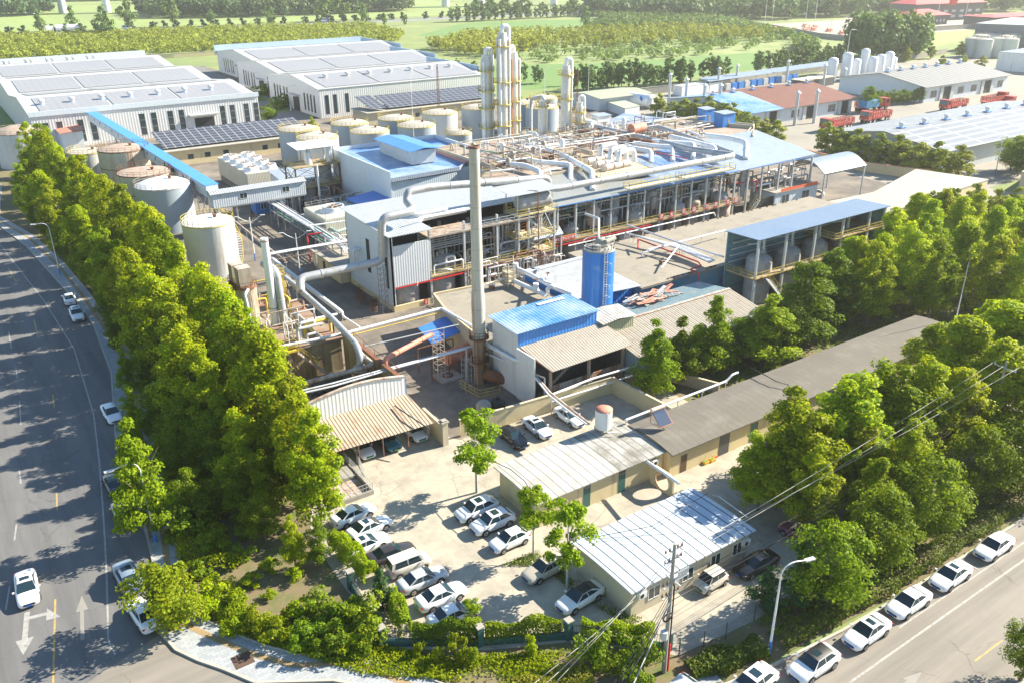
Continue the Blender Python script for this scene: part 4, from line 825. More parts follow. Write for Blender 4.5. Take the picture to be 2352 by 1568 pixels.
# water tank on its roof
c = at('K', 1310, 235, 3.75); t = thing('roof_water_tank', 'small white cylindrical tank with a rust-pink lid on the peeling roof', 'water tank', tuple(c))
b = MB(); b.lathe([(.92, .15), (.92, 2.3)], 24, c); b.build('tank_shell', m_white, t); b = MB(); b.lathe([(.96, 2.3), (.96, 2.36), (.1, 2.42)], 24, c); b.build('lid', m_salmon, t)
b = MB(); b.tube([c+Vector((-.3, -.98, 2.3)), c+Vector((-.3, -.98, .0)), c+Vector((.6, -1.6, .0))], .06); b.build('down_pipe', m_pipewhite, t)
b = MB(); [b.box(c.x+x-.1, c.y+y-.1, c.z-.2, c.x+x+.1, c.y+y+.1, c.z+.15) for x in (-.6, .6) for y in (-.6, .6)]; b.build('feet', m_conc, t)
# ---------------------------------------------------------------- 3 long felt-roofed building
B = thing('long_building', 'very long cream building with a dark brown felt roof, partly shaded by trees', 'building', (83, 56.6, 0))
arch_wall(B, 56.2, 110, 53.8, 60.0, 3.1, 3.3, .3, m_cream); arch_roof(B, 56.0, 110.3, 53.3, 60.4, 3.1, 3.4, .35, m_tar)
for x in (57.8,): win_y(B, x, .05, .9, 2.1, 53.8, m_bdoor, 'door', False)
for x in (82.2, 85.6, 93.6): win_y(B, x, .9, 1.5, 1.4, 53.8)
o = win_y(B, 63.6, .05, 1.6, 2.6, 53.8, m_steeldark, 'gate', False); o = win_y(B, 68.6, .05, 1.2, 2.4, 53.8, m_gdoor, 'door', False); o = win_y(B, 89.2, .05, 2.2, 2.4, 53.8, m_dark, 'gate', False)
c = at('K', 1810, 205, 4.1); t = thing('solar_water_heater', 'solar water heater with a white tank on the brown felt roof', 'solar heater', tuple(c))
b = MB(); b.cyl((c.x-.8, c.y+.9, c.z+1.55), (c.x+1.1, c.y+.9, c.z+1.55), .24, n=14); b.build('storage_tank', mat('cream_enamel', (.62, .45, .36), .35, .05), t)
for k in range(14):
    x = c.x-.7+k*.125; b = MB() if k == 0 else b; b.cyl((x, c.y+.85, c.z+1.45), (x, c.y-.55, c.z+.15), .045, n=6)
b.build('vacuum_tubes', mat('blue_glass_tube', (.09, .15, .26), .12, .05), t)
b = MB(); b.bar((c.x-.8, c.y-.58, c.z+.1), (c.x+1.1, c.y-.58, c.z+.1), .08)
for x in (-.75, 1.05): b.bar((c.x+x, c.y+.95, c.z+1.4), (c.x+x, c.y+1.0, c.z), .05); b.bar((c.x+x, c.y-.58, c.z+.1), (c.x+x, c.y+1.0, c.z), .05); b.bar((c.x+x, c.y-.58, c.z+.12), (c.x+x, c.y+.9, c.z+1.4), .05)
b.build('frame', m_salmon, t)
cable('black cable crossing the middle of the brown felt roof', [at('Q', 190, 720, 3.9), at('Q', 330, 790, 4.25), at('Q', 400, 830, 4.2), at('Q', 500, 860, 4.0)], 0, .06)
# ---------------------------------------------------------------- pipes
NP = [0]
def pipe(label, path, r, m=None, flanges=True, sup=None, supm=None, name='pipe', h0=0, cat='pipe', n=10):
    P_ = [at(*p) if isinstance(p[0], str) else Vector(p) for p in path]
    t = thing(name, label, cat, (P_[0].x, P_[0].y, min(p.z for p in P_)))
    b = MB(); b.tube(P_, r, n); b.build('tube', m or m_pipegrey, t)
    if flanges:
        b = MB(); k = 0
        for p, q in zip(P_, P_[1:]):
            L = (q-p).length; c = int(L//6)
            for i in range(c): a = p.lerp(q, (i+.5)/c); u = (q-p).normalized(); b.cyl(a-u*.05, a+u*.05, r*1.12, n=n); k += 1
        if k: b.build('joint_rings', m_steelpale if m not in (m_salmon, m_rustpale) else m_rust, t)
    if sup:
        b = MB()
        for p, q in zip(P_, P_[1:]):
            d = Vector((q.x-p.x, q.y-p.y, 0)).length
            if d < sup: continue
            c = max(1, int(d//sup))
            for i in range(c+1):
                a = p.lerp(q, i/c); 
                if a.z-r-h0 > .3: b.bar((a.x, a.y, h0), (a.x, a.y, a.z-r), .13 if r > .2 else .07)
                u = Vector((-(q-p).y, (q-p).x, 0)).normalized()*(r*1.5); b.bar(a-u-Vector((0, 0, r)), a+u-Vector((0, 0, r)), .1)
        if b.v: b.build('supports', supm or m_steelpale, t)
    return t
pipe('thick white pipe with a dark skirt along the rear edge of the brown felt roof', [(56.0, 60.7, 3.9), (72, 60.9, 3.9), (73, 60.9, 4.5), (74, 60.9, 4.5)], .14, m_pipewhite, True, 4, h0=3.0)
# gutter beam between the two buildings + moon gate
t = thing('moon_gate_wall', 'small cream wall with a round moon gate between two cream buildings', 'gate wall', (54, 52.4, 0))
b = MB(); n = 20; cx_, r0 = 51.9, 1.05; yy = 52.2
out = [(.0, 0)]; y0_, y1_ = 51.0, 54.6
# wall runs along Y at x=54.0 with a circular hole
ring = [(math.cos(math.pi*2*k/n)*r0+52.6, math.sin(math.pi*2*k/n)*r0+1.1) for k in range(n+1)]; big = []
for k in range(n+1):
    a = math.pi*2*k/n; d = 1/max(abs(math.cos(a))/1.6, abs(math.sin(a))/1.35); big.append((52.6+math.cos(a)*d, 1.1+math.sin(a)*d*.9 if math.sin(a) < 0 else 1.1+math.sin(a)*d))
for k in range(n):
    p, q, r_, s_ = ring[k], ring[k+1], big[k+1], big[k]; z_ = lambda p: (p[0], max(0.0, p[1]))
    p, q, r_, s_ = map(z_, (p, q, r_, s_))
    b.add([(x, *w) for x in (53.9, 54.15) for w in (p, q, r_, s_)], [(0, 1, 2, 3), (7, 6, 5, 4), (0, 4, 5, 1), (2, 6, 7, 3)])
b.build('wall', m_cream, t); b = MB(); b.tube([(54.02, ring[k][0], max(.0, ring[k][1])) for k in range(n+1)], .07, 6, 0, 1); b.build('brick_trim', m_salmon, t)
pipe('white roof gutter bridging the two cream buildings over the moon gate', [('K', 1690, 525, 3.2), ('K', 1960, 710, 3.6)], .16, m_pipewhite, False, name='gutter', cat='gutter')
# crates with vegetables by the cream wall
m_ycr = mat('yellow_crate_plastic', (.65, .38, .03), .5, .05); m_ocr = mat('orange_crate_plastic', (.7, .13, .03), .5, .05); m_veg = mat('melon_greens', (.35, .42, .10), .6, .3, 6)
for i, (u, v, mm, lab) in enumerate([(2185, 540, m_ycr, 'yellow crate of melons nearest the viewer against the cream wall'), (2240, 520, m_ycr, 'yellow crate of melons to the right of the nearest one'), (2195, 510, m_ycr, 'yellow crate of greens at the back beside the wall'), (2255, 490, m_ocr, 'orange-red crate at the back right of the vegetable crates')]):
    c = at('K', u, v, .0); t = thing('vegetable_crate', lab, 'crate', tuple(c)); b = MB(); x, y = c.x, c.y
    b.box(x-.35, y-.25, 0, x+.35, y+.25, .05); b.box(x-.35, y-.25, .05, x-.31, y+.25, .32); b.box(x+.31, y-.25, .05, x+.35, y+.25, .32); b.box(x-.31, y-.25, .05, x+.31, y-.21, .32); b.box(x-.31, y+.21, .05, x+.31, y+.25, .32); b.build('crate_body', mm, t)
    b = MB(); [b.lathe([(.02, -.12), (.11, -.04), (.11, .05), (.02, .12)], 8, (x+dx, y+dy, .27)) for dx in (-.2, 0, .2) for dy in (-.11, .11)]; b.build('melons', m_veg, t)
# ---------------------------------------------------------------- 4 cream court walls
def wallrun(label, path, h, th=.25, m=None, cap=None, name='garden_wall', cat='wall', z=0):
    t = thing(name, label, cat, (path[0][0], path[0][1], z)); b = MB(); cb = MB()
    for p, q in zip(path, path[1:]):
        p = Vector((*p, z)); q = Vector((*q, z)); u = (q-p).normalized()*th*.45
        b.bar(p-u*0+Vector((0, 0, h/2)), q+Vector((0, 0, h/2)), th, h); cb.bar(p-u+Vector((0, 0, h+.05)), q+u+Vector((0, 0, h+.05)), th*1.35, .1)
    b.build('wall', m or m_cream, t); cb.build('coping', cap or m_creampale, t); return t
wallrun('cream wall of the upper court behind the parked white cars', [(42.5, 73.8), (48.2, 73.1), (63.8, 72.1)], 2.2)
wallrun('cream wall returning from the upper court toward the brown felt roof', [(63.8, 72.1), (64.3, 61)], 2.2)
wallrun('low stained wall of the walled plot around the ginkgo', [(66.4, 72.6), (72.2, 69.9), (74.5, 64)], 1.5, m=m_conc)
wallrun('dark cream boundary wall from the carport to the young plane tree', [(40.2, 78.2), (40.0, 73.6)], 2.4)
t = thing('gate_pillar', 'cream gate pillar with a stepped cap beside the carport', 'gate pillar', (40.1, 73.4, 0)); b = MB(); b.box(39.75, 73.0, 0, 40.45, 73.7, 2.9); b.build('shaft', m_creampale, t); b = MB(); b.box(39.62, 72.87, 2.903, 40.58, 73.83, 3.05); b.box(39.8, 73.05, 3.05, 40.4, 73.65, 3.2); b.build('cap', m_conc, t)
# fence along the corner
m_brickg = mat('green_painted_brick', (.035, .13, .12), .7, .2, 2, brick=(.4, .15, 1), dirt_or_glare=(.10, .14, .12), damt=.3)
path = [(21.2, 57.0), (20.4, 49.3), (26.9, 44.9), (33.2, 41.4), (38.9, 35.9)]
t = thing('brick_fence_wall', 'low green painted brick wall with iron fence at the street corner', 'fence', (*path[1], 0)); b = MB(); rb = MB()
for p, q in zip(path, path[1:]):
    p = Vector((*p, .35)); q = Vector((*q, .35)); b.bar(p, q, .25, .7); L = (q-p).length; k = int(L/.22)
    for z in (.75, 1.5): rb.bar((p.x, p.y, z), (q.x, q.y, z), .04)
    for i in range(k): c = p.lerp(q, i/k); rb.bar((c.x, c.y, .7), (c.x, c.y, 1.7), .025)
b.build('brick_base', m_brickg, t); rb.build('iron_rails', m_steeldark, t)
for p in path:
    b = MB(); b.box(p[0]-.27, p[1]-.27, 0, p[0]+.27, p[1]+.27, 1.9); o = b.build('pillar', m_brickg, t); b = MB(); b.box(p[0]-.33, p[1]-.33, 1.9, p[0]+.33, p[1]+.33, 2.0); b.build('pillar_cap', m_conc, o)
t = thing('wire_mesh_fence', 'dark wire mesh fence between the concrete yard and the short hedge', 'fence', (40, 34.6, 0)); b = MB()
fp = [(39.3, 35.0), (41.5, 34.5), (43.6, 34.1), (47.1, 34.2), (50, 34.1)]
for p, q in zip(fp, fp[1:]):
    L = math.dist(p, q); k = int(L/.16)
    for i in range(k): c = Vector((*p, 0)).lerp(Vector((*q, 0)), i/k); b.bar((c.x, c.y, .1), (c.x, c.y, 1.6), .008)
    for j in range(9): b.bar((*p, .12+j*.18), (*q, .12+j*.18), .008)
b.build('mesh_panels', m_steeldark, t)
for p in fp: b = MB(); b.bar((*p, 0), (*p, 1.75), .07); b.build('post', m_steeldark, t)
# sunken pit with railings at the first parked car
t = thing('sunken_pit', 'fenced sunken concrete pit beside the tall trees, above the first sedan', 'pit', (27, 71.5, 0)); b = MB()
b.box(24.6, 69.0, 0, 29.2, 69.25, .5); b.box(28.95, 69.25, 0, 29.2, 76.2, .5); b.box(24.6, 72.8, 0, 28.9, 76.2, .42); b.build('kerb_wall', m_conc, t)
b = MB(); b.railing([(24.6, 69.1, .5), (29.1, 69.1, .5), (29.1, 76.2, .5)], .95, .35, .03); b.railing([(29.8, 72.6, 0), (30.4, 75.9, 0)], 1.1, .3, .03); b.build('railing', m_steelpale, t)
b = MB(); b.box(24.7, 69.3, .0, 28.9, 72.7, .06); b.build('pit_cover', m_rustpale, t)
# ---------------------------------------------------------------- 5 carport shed and walled boiler yard
B = thing('carport_shed', 'shed with white ribbed gable wall and rusty carport roof over three cars', 'shed', (32.8, 79, 0))
n = 12; prof = [(26.8+12*i/n, 6.35+.75*math.sin(math.pi*i/n)) for i in range(n+1)]
b = MB(); v = [(x, 79.8, 2.2) for x, z in prof]+[(x, 79.8, z) for x, z in prof]+[(x, 80.05, 2.2) for x, z in prof]+[(x, 80.05, z) for x, z in prof]; k = n+1
f = []
for i in range(n): f += [(i, i+1, i+1+k, i+k), (i+1+2*k, i+2*k, i+3*k, i+1+3*k), (i+k, i+1+k, i+1+3*k, i+3*k)]
b.add(v, f+[(0, k, 3*k, 2*k), (n, n+2*k, n+3*k, n+k)]); b.build('gable_wall', m_whiterib_x, B)
b = MB(); [b.bar((prof[i][0], 79.9, prof[i][1]+.05), (prof[i+1][0], 79.9, prof[i+1][1]+.05), .4, .12) for i in range(n)]; b.build('gable_flashing', m_rustpale, B)
b = MB(); b.box(26.55, 79.82, 0, 26.8, 84.5, 6.3); b.build('side_wall', mat('grey_green_cladding', (.33, .38, .36), .5, .1, rib='y', pitch=.4), B)
b = MB(); b.box(38.8, 79.82, 2, 38.92, 79.98, 6.4); b.box(26.66, 79.7, 2, 26.78, 79.8, 6.4); b.build('corner_trim', m_bluetrim, B)
m_cp = mat('rust_stained_ribbed_sheet', (.38, .31, .23), .7, .14, .6, rib='x', pitch=.4, dirt_or_glare=(.26, .15, .09), damt=.35, dscale=.5, joint=[('x', .4, .09, (.22, .17, .12))])
roofslab(B, [(27.2, 74.7, 2.75), (39.3, 74.1, 2.75), (38.9, 79.78, 4.1), (26.8, 79.78, 4.1)], m_cp, .06, 'carport_roof')
for x in (27.6, 30.4, 33.3, 36.4): b = MB(); b.bar((x, 75.0, 0), (x, 75.0, 2.72), .09); b.build('carport_post', m_salmon, B)
b = MB(); [b.box(27+i*0, 79.6, 0, 38.8, 79.7, 2.2) for i in (0,)]; b.build('rear_wall', m_conc, B)
b = MB(); b.box(39.0, 75.2, 0, 39.2, 79.8, 2.6); b.build('end_wall', m_conc, B)
pipe('charred pole lying across the rusty carport roof', [('I', 1450, 900, 4.0), ('I', 1560, 975, 3.75), ('I', 1750, 1100, 3.0)], .08, m_steeldark, False, name='fallen_pole', cat='pole')
# boiler yard walls
m_yw = mat('ochre_stained_wall', (.36, .30, .18), .85, .25, .5, dirt_or_glare=(.16, .09, .05), damt=.5, dscale=.6, streak=True, bump=.5)
t = thing('yard_wall', 'high ochre wall with rusty coping on the plant-road side of the boiler yard', 'wall', (38.9, 92, 0)); b = MB(); b.box(38.75, 80.1, 0, 39.05, 97.5, 5.6); b.build('wall', m_yw, t)
b = MB(); b.box(38.6, 80.1, 5.6, 39.2, 97.5, 5.72); [b.bar((38.9, y, 5.7), (38.9, y, 6.7), .05) for y in range(82, 97, 3)]; b.bar((38.9, 81, 6.7), (38.9, 96, 6.7), .05); b.build('coping', m_rust, t)
b = MB(); b.box(39.056, 80.2, 2.6, 39.12, 86.5, 5.5); b.build('cladding_strip', m_steel, t)
t = thing('yard_wall', 'low wall with rusty capping beside the tall tree row at the boiler yard', 'wall', (26.9, 92, 0)); b = MB(); b.box(26.75, 84.6, 0, 27.0, 112, 3.6); b.build('wall', m_yw, t); b = MB(); b.box(26.65, 84.6, 3.6, 27.1, 112, 3.7); b.build('coping', m_rust, t)
b = MB(); pr = [(28, 86.5), (33, 85.8), (38, 86.6), (37.5, 96.5), (30, 96.8)]; b.prism([(p[0], p[1]) for p in pr], 0, .03); b.build('yard_floor', mat('sooty_concrete', (.20, .17, .13), .9, .3, .4, dirt_or_glare=(.05, .045, .04), damt=.6, dscale=.4), kind='structure')
hc = MB(); rg = random.Random(4)
for i in range(90): x, y = 34.5+rg.gauss(0, 1.3), 93.6+rg.gauss(0, 1.0); s_ = rg.uniform(.12, .4); hc.boxm(Matrix.Translation((x, y, .15+max(0, .7-.4*math.hypot(x-34.5, y-93.6))))@Matrix.Rotation(rg.random()*3, 4, 'Z')@Matrix.Rotation(rg.random(), 4, 'X'), s_, s_*.8, s_*.6)
hc.build('coal_heap', m_steeldark, None, 'black heap of coal and scrap inside the boiler yard', 'coal heap')
t = thing('yard_slab', 'flat grey concrete roof over the near end of the boiler yard', 'roof', (32, 83, 0)); b = MB(); b.box(27.0, 80.1, 4.2, 38.7, 83.8, 4.45); b.build('deck', m_conc, t); b = MB(); b.box(27.1, 80.3, 0, 27.4, 83.6, 4.2); b.build('wall', m_conc, t)
# rusty ribbed roof beyond (flat shed)
B = thing('ribbed_flat_shed', 'low shed with a worn cream and red ribbed roof beside the plant road', 'shed', (36, 107, 0))
m_rr = mat('worn_cream_red_ribbed_roof', (.30, .25, .18), .8, .15, .3, rib='y', pitch=.5, dirt_or_glare=(.25, .12, .08), damt=.62, dscale=.16)
roofslab(B, [(30.0, 98.3, 4.6), (38.9, 97.7, 4.6), (38.9, 119, 4.6), (31.5, 119, 4.6)], m_rr, .2); b = MB(); b.prism([(30.2, 98.5), (38.7, 98.0), (38.7, 118.8), (31.7, 118.8)], 0, 4.38); b.build('wall', m_yw, B)
roofslab(B, [(36.2, 98.2, 4.85), (36.7, 98.2, 4.85), (36.7, 118.6, 4.85), (36.2, 118.6, 4.85)], m_creampale, .25, 'roof_kerb')
# ladder tower and red platform etc in the boiler yard
def platform_tower(name, label, x0, y0, x1, y1, levels, legm=None, railm=None, deck=None, brace=True, cat='steel tower', lw=.18, z0=0, top=None):
    t = thing(name, label, cat, ((x0+x1)/2, (y0+y1)/2, z0)); H_ = top or levels[-1]
    for x in (x0, x1):
        for y in (y0, y1): b = MB(); b.bar((x, y, z0), (x, y, H_), lw); b.build('leg', legm or m_steelpale, t)
    for z in levels:
        b = MB(); b.box(x0-.3, y0-.3, z-.12, x1+.3, y1+.3, z); b.build('deck', deck or m_grate, t)
        b = MB(); b.railing([(x0-.28, y0-.28, z), (x1+.28, y0-.28, z), (x1+.28, y1+.28, z), (x0-.28, y1+.28, z)], 1.0, 1.5, .05, True); b.build('railing', railm or m_yellow, t)
    if brace:
        b = MB(); zs = [z0]+list(levels)
        for za, zb in zip(zs, zs[1:]):
            for (a, c) in (((x0, y0), (x1, y0)), ((x0, y1), (x1, y1)), ((x0, y0), (x0, y1)), ((x1, y0), (x1, y1))): b.bar((*a, za), (*c, zb-.1), .08); b.bar((*c, za), (*a, zb-.1), .08)
        b.build('bracing', legm or m_steelpale, t)
    return t
c = at('I', 600, 700, 0); platform_tower('ladder_tower', 'slender rusty ladder tower with a yellow top deck in the boiler yard', c.x-.4, c.y-.3, c.x+.6, c.y+.6, [4.6], m_rustpale, m_yellow, m_yellow, lw=.1)
t = thing('steel_stair', 'yellow-railed stair descending into the boiler yard', 'stair', tuple(at('I', 900, 640, .2))); b = MB(); rl = MB(); b.stairs(at('I', 620, 450, 4.4), at('I', 890, 640, .6), 1.0, 14, r=rl); b.build('steps', m_rustpale, t); rl.build('railing', m_yellow, t)
# boiler cluster left: cylinders, ducts, white stack
S_ = Vector((33.2, 107.5, 0))
t = thing('flue_stack', 'tall slim white flue stack with rusty foot beside the tree row', 'stack', (33.2, 107.5, 0))
b = MB(); b.lathe([(.55, 3.6), (.5, 16.6), (.52, 16.9)], 18, S_); b.build('shaft', m_white, t); b = MB(); b.lathe([(.5, 0), (.5, 3.4)], 16, S_); b.build('foot', m_rustpale, t); b = MB(); b.lathe([(.62, 3.3), (.62, 3.7), (.57, 3.9)], 16, S_); [b.lathe([(.56, z), (.56, z+.1)], 16, S_) for z in (7, 16.5)]; b.build('collars', m_rust, t)
pipe('stout white elbow duct beside the slim flue stack', [(34.2, 106.6, 4), (34.3, 107.8, 12.2), (33.6, 110.6, 12.4)], .55, m_pipegrey)
for i, (x, y, r, h, lab) in enumerate([(31.2, 112.5, 1.5, 9.0, 'ribbed rust-streaked dust collector behind the white stack'), (31.6, 117, 1.3, 8.2, 'second rusty cylinder beyond the dust collector')]):
    t = thing('dust_collector', lab, 'dust collector', (x, y, 0)); b = MB(); b.lathe([(r, 0), (r, h)], 20, (x, y, 0)); b.build('shell', mat('ribbed_stained_shell', (.42, .42, .36), .6, .15, rib='s', pitch=.3, dirt_or_glare=(.28, .14, .07), damt=.4, streak=True), t)
    b = MB(); b.lathe([(r+.15, h), (r+.15, h+.12), (r*.5, h+.4)], 20, (x, y, 0)); b.ring_rail((x, y, h+.1), r+.1, .9, 14, .04); b.build('top_deck', m_rust, t)
    b = MB(); b.box(x-.9, y-.9, h+.3, x+.9, y+.9, h+2.9); b.build('filter_box', m_rustpale, t)
platform_tower('caged_ladder_tower', 'narrow yellow caged ladder tower behind the elbow duct', 35.6, 112.6, 36.8, 113.8, [4.6, 7.2, 9.6], m_yellow, m_yellow, m_grate, lw=.09)
t = thing('spiral_stair', 'steep steel stair with yellow rails beside the white stack foot', 'stair', (34.6, 103, 0)); b = MB(); rl = MB(); b.stairs((34.3, 105.6, 5.6), (35.4, 98.8, 1.2), .9, 16, r=rl); b.build('steps', m_grate, t); rl.build('railing', m_yellow, t)
pipe('thick white horizontal duct low behind the steep stair', [(32.6, 101.5, 3), (36.8, 100.8, 3)], .5, m_pipewhite)
pipe('slim white downpipe left of the flue stack', [(31.0, 110.5, 9.2), (30.2, 109.5, 9.0), (30.4, 108.0, 1.0)], .2, m_pipewhite, False)
# cyclone pot in the yard with rusty elbow ducts
c = at('I', 1185, 680, 0.2); t = thing('rusty_cyclone_pot', 'big rusty-topped round vessel by the ochre yard wall', 'vessel', (37.0, 88.3, 0)); b = MB(); b.lathe([(1.05, 0), (1.1, 4.2), (.8, 4.8), (.55, 5.0)], 20, (37.0, 88.3, 0)); b.build('shell', m_rustpale, t); b = MB(); b.lathe([(1.14, 4.1), (1.14, 4.3)], 20, (37, 88.3, 0)); b.build('rim', m_rust, t)
pipe('long straight grey duct running down over the ribbed shed to the rusty elbow', [(39.2, 121, 6.6), (39.2, 114.8, 6.6), (38.6, 100, 6.6), (37.9, 91.0, 6.4), (37.1, 88.3, 6.4), (37.0, 88.3, 4.6)], .42, m_pipegrey, True, 7, h0=4.6)
pipe('great grey lagged duct from the pipe junction up the white building and over its roof', [(38.9, 112, 6.7), (39.4, 113.4, 8.2), (52.7, 113.4, 8.2), (52.7, 112.6, 15.2), (58.5, 113.2, 15.2), (59.0, 116.6, 15.9), (60.3, 118.6, 18.2) if False else (59.6, 117.0, 17.2), (64, 117.4, 17.2), (84.0, 117.6, 15.6), (87.0, 117.4, 15.4), (87.3, 117.4, 13.6), (89, 117.4, 13.2), (134.5, 117.7, 13.2), (131.5, 127, 13.3), (131, 158, 13.5)], .62, m_pipegrey, True, None, n=14)
pipe('salmon-red rusty duct rising from the boiler yard toward the chimney', [(39.0, 85.4, 2.0), (39.2, 85.7, 6.2), (44.2, 89.2, 5.2), (49.4, 92.4, 4.4)], .34, m_salmon, True)
pipe('white lagged pipe crossing the whole plant road to the flat-roofed building', [('I', 425, 640, 1.0), ('I', 425, 410, 5.2), ('I', 1010, 290, 5.2), ('I', 1850, 72, 5.2), ('I', 2120, 230, 5.2)], .22, m_pipewhite, True, 9)
pipe('thin yellow gas pipe under the white pipe across the plant road', [('I', 1010, 320, 4.8), ('I', 1850, 105, 4.8)], .06, m_yellow, False)
pipe('pair of pale blue pipes crossing from the carport gable to the chimney, upper one', [('I', 600, 785, 5.3), ('I', 900, 715, 5.3), ('I', 1420, 575, 5.3), ('I', 2130, 390, 5.3)], .12, m_pipe, False)
pipe('pair of pale blue pipes crossing from the carport gable to the chimney, lower one', [('I', 610, 805, 5.3), ('I', 920, 735, 5.3), ('I', 1420, 590, 5.3), ('I', 2065, 415, 5.3), ('I', 2065, 690, .2)], .12, m_pipe, False)
pipe('rust-blotched pale duct lying across the boiler yard', [('I', 560, 740, 4.6), ('I', 900, 650, 4.8), ('I', 1230, 565, 5.2), ('I', 1260, 540, 5.4), ('I', 1160, 455, 6.0)], .27, m_rustpale, True)
pipe('thin grey pipe from the yard elbow to the chimney ladder', [('I', 1180, 400, 5.0), ('I', 1870, 240, 5.0), ('I', 2000, 210, 5.0)], .1, m_pipegrey, False, 8)
pipe('slender white pipe across the ribbed roof', [('F', 525, 1285, 4.9), ('F', 700, 1245, 4.9), ('F', 960, 1190, 4.9)], .18, m_pipewhite, True)
pipe('bundle pipe on the plant-road side of the ribbed roof, outer white one', [('F', 400, 705, 4.6), ('F', 760, 985, 4.6), ('F', 1000, 1165, 4.6), ('F', 1010, 1210, 4.2), ('F', 1160, 1310, 4.2)], .16, m_pipewhite, True, 8)
pipe('bundle pipe on the plant-road side of the ribbed roof, inner grey one', [('F', 380, 712, 4.7), ('F', 735, 995, 4.7), ('F', 980, 1180, 4.7)], .14, m_pipe, True)
pipe('bundle pipe on the plant-road side of the ribbed roof, middle silver one', [('F', 390, 708, 4.9), ('F', 748, 990, 4.9), ('F', 990, 1172, 4.9)], .12, m_pipe, False)
# long rusty pipe rack toward the white tank
pipe('rusty pipe on white posts along the plant road beside the white tank', [('F', 60, 380, 4), ('F', 310, 580, 4), ('F', 520, 740, 4)], .2, m_rustpale, False, 7)
# ---------------------------------------------------------------- chimney
t = thing('brick_chimney', 'tall pale concrete chimney with a rust-stained foot in the middle of the works', 'chimney', (51.6, 84, 0)); c = (51.6, 84, 0)
m_chim = mat('limewashed_chimney', (.50, .47, .41), .85, .1, .4, dirt_or_glare=(.32, .26, .19), damt=.4, dscale=.6, streak=True, joint=[('z', 2.6, .05, (.30, .27, .24))], bump=.4)
b = MB(); b.lathe([(.80, 6.5), (.86, 11.2), (.72, 13.6), (.60, 30.4), (.60, 30.5)], 26, c); b.build('shaft', m_chim, t)
b = MB(); b.lathe([(.76, 0), (.76, 6.5)], 22, c); b.build('foot', mat('rust_stained_foot', (.30, .20, .13), .8, .2, .6, dirt_or_glare=(.16, .07, .03), damt=.6, streak=True), t); b = MB(); b.lathe([(.63, 30.35), (.63, 30.62), (.5, 30.62), (.5, 30.3)], 24, c); b.build('rim', m_rust, t); b = MB(); b.lathe([(.49, 30.4), (.49, 30.56)], 20, c); b.build('flue_mouth', m_dark, t)
for z in (6.4, 3.2): b = MB(); b.lathe([(1.3, z), (1.3, z+.1)], 20, c); b.ring_rail((51.6, 84, z+.1), 1.25, .95, 12, .04); b.build('ring_platform', m_rust, t)
b = MB(); b.bar((50.75, 83.3, .3), (50.75, 83.3, 13), .05); b.bar((50.5, 83.6, .3), (50.5, 83.6, 13), .05); [b.bar((50.75, 83.3, .6+.4*k), (50.5, 83.6, .6+.4*k), .03) for k in range(31)]; b.build('ladder', m_rustpale, t)
b = MB(); b.cyl((52.5, 84.3, .5), (52.6, 84.4, 6.8), .28, n=10); b.build('side_pipe', m_rust, t)
b = MB(); b.tube([(51.9, 83.2, 1.6), (52.4, 82.4, 1.5), (53.4, 81.6, 1.0), (54.6, 81.5, 1.2)], .75, 14, 1.4); b.build('inlet_duct', m_rust, t)
t = thing('scaffold_tower', 'thin scaffold of rusty poles left of the chimney', 'scaffold', (48.5, 88, 0))
b = MB(); x0, y0 = 47.3, 87.4
for dx in (0, 1.1):
    for dy in (0, 1.1): b.bar((x0+dx, y0+dy, 0), (x0+dx, y0+dy, 6.4), .07)
for z in [.8*k for k in range(1, 9)]:
    for (a, c_) in (((0, 0), (1.1, 0)), ((0, 1.1), (1.1, 1.1)), ((0, 0), (0, 1.1)), ((1.1, 0), (1.1, 1.1))): b.bar((x0+a[0], y0+a[1], z), (x0+c_[0], y0+c_[1], z), .05)
b.build('poles', m_rustpale, t)
t = thing('scaffold_tower', 'second lower scaffold frame right beside the chimney ladder', 'scaffold', (49, 83, 0)); b = MB(); x0, y0 = 48.6, 82.6
for dx in (0, .9):
    for dy in (0, .9): b.bar((x0+dx, y0+dy, 0), (x0+dx, y0+dy, 5.2), .06)
for z in [.75*k for k in range(1, 7)]:
    for (a, c_) in (((0, 0), (.9, 0)), ((0, .9), (.9, .9)), ((0, 0), (0, .9)), ((.9, 0), (.9, .9))): b.bar((x0+a[0], y0+a[1], z), (x0+c_[0], y0+c_[1], z), .045)
b.build('poles', m_steel, t)
t = thing('yellow_guard_rail', 'low yellow guard rail round the chimney foot', 'railing', (49, 80, 0)); b = MB(); b.railing([at('I', 2010, 740, .0), at('I', 2180, 830, 0), at('I', 2352, 790, 0)], 1.0, .9, .05); b.build('rails', m_yellow, t)
t = thing('rusty_boiler_drum', 'orange-brown drum and frames under the small blue roof', 'boiler', (51, 91, 0)); b = MB(); b.cyl((49.6, 89.2, 2), (53.6, 90.0, 2), 1.0, n=16); b.build('drum', m_salmon, t); b = MB(); [b.bar((x, y, 0), (x, y, 3.4), .12) for x in (46.6, 49.2, 52) for y in (87.8, 91.4)]; b.bar((46.6, 87.8, 3.4), (52, 87.8, 3.4), .12); b.bar((46.6, 91.4, 3.4), (52, 91.4, 3.4), .12); b.build('frame', m_rust, t)
B = thing('small_blue_roof', 'small bright blue sloping canopy above the boiler drum', 'canopy', (51.5, 94, 0)); roofslab(B, [(49.0, 91.8, 3.3), (54.6, 92.6, 3.6), (54.2, 97.2, 4.2), (49.4, 96.4, 3.9)], m_bluey, .06); b = MB(); [b.bar(p, (p[0], p[1], 3.4), .1) for p in ((49.3, 92, 0), (54.2, 92.8, 0), (53.9, 96.8, 0), (49.6, 96.2, 0))]; b.build('posts', m_rust, B)
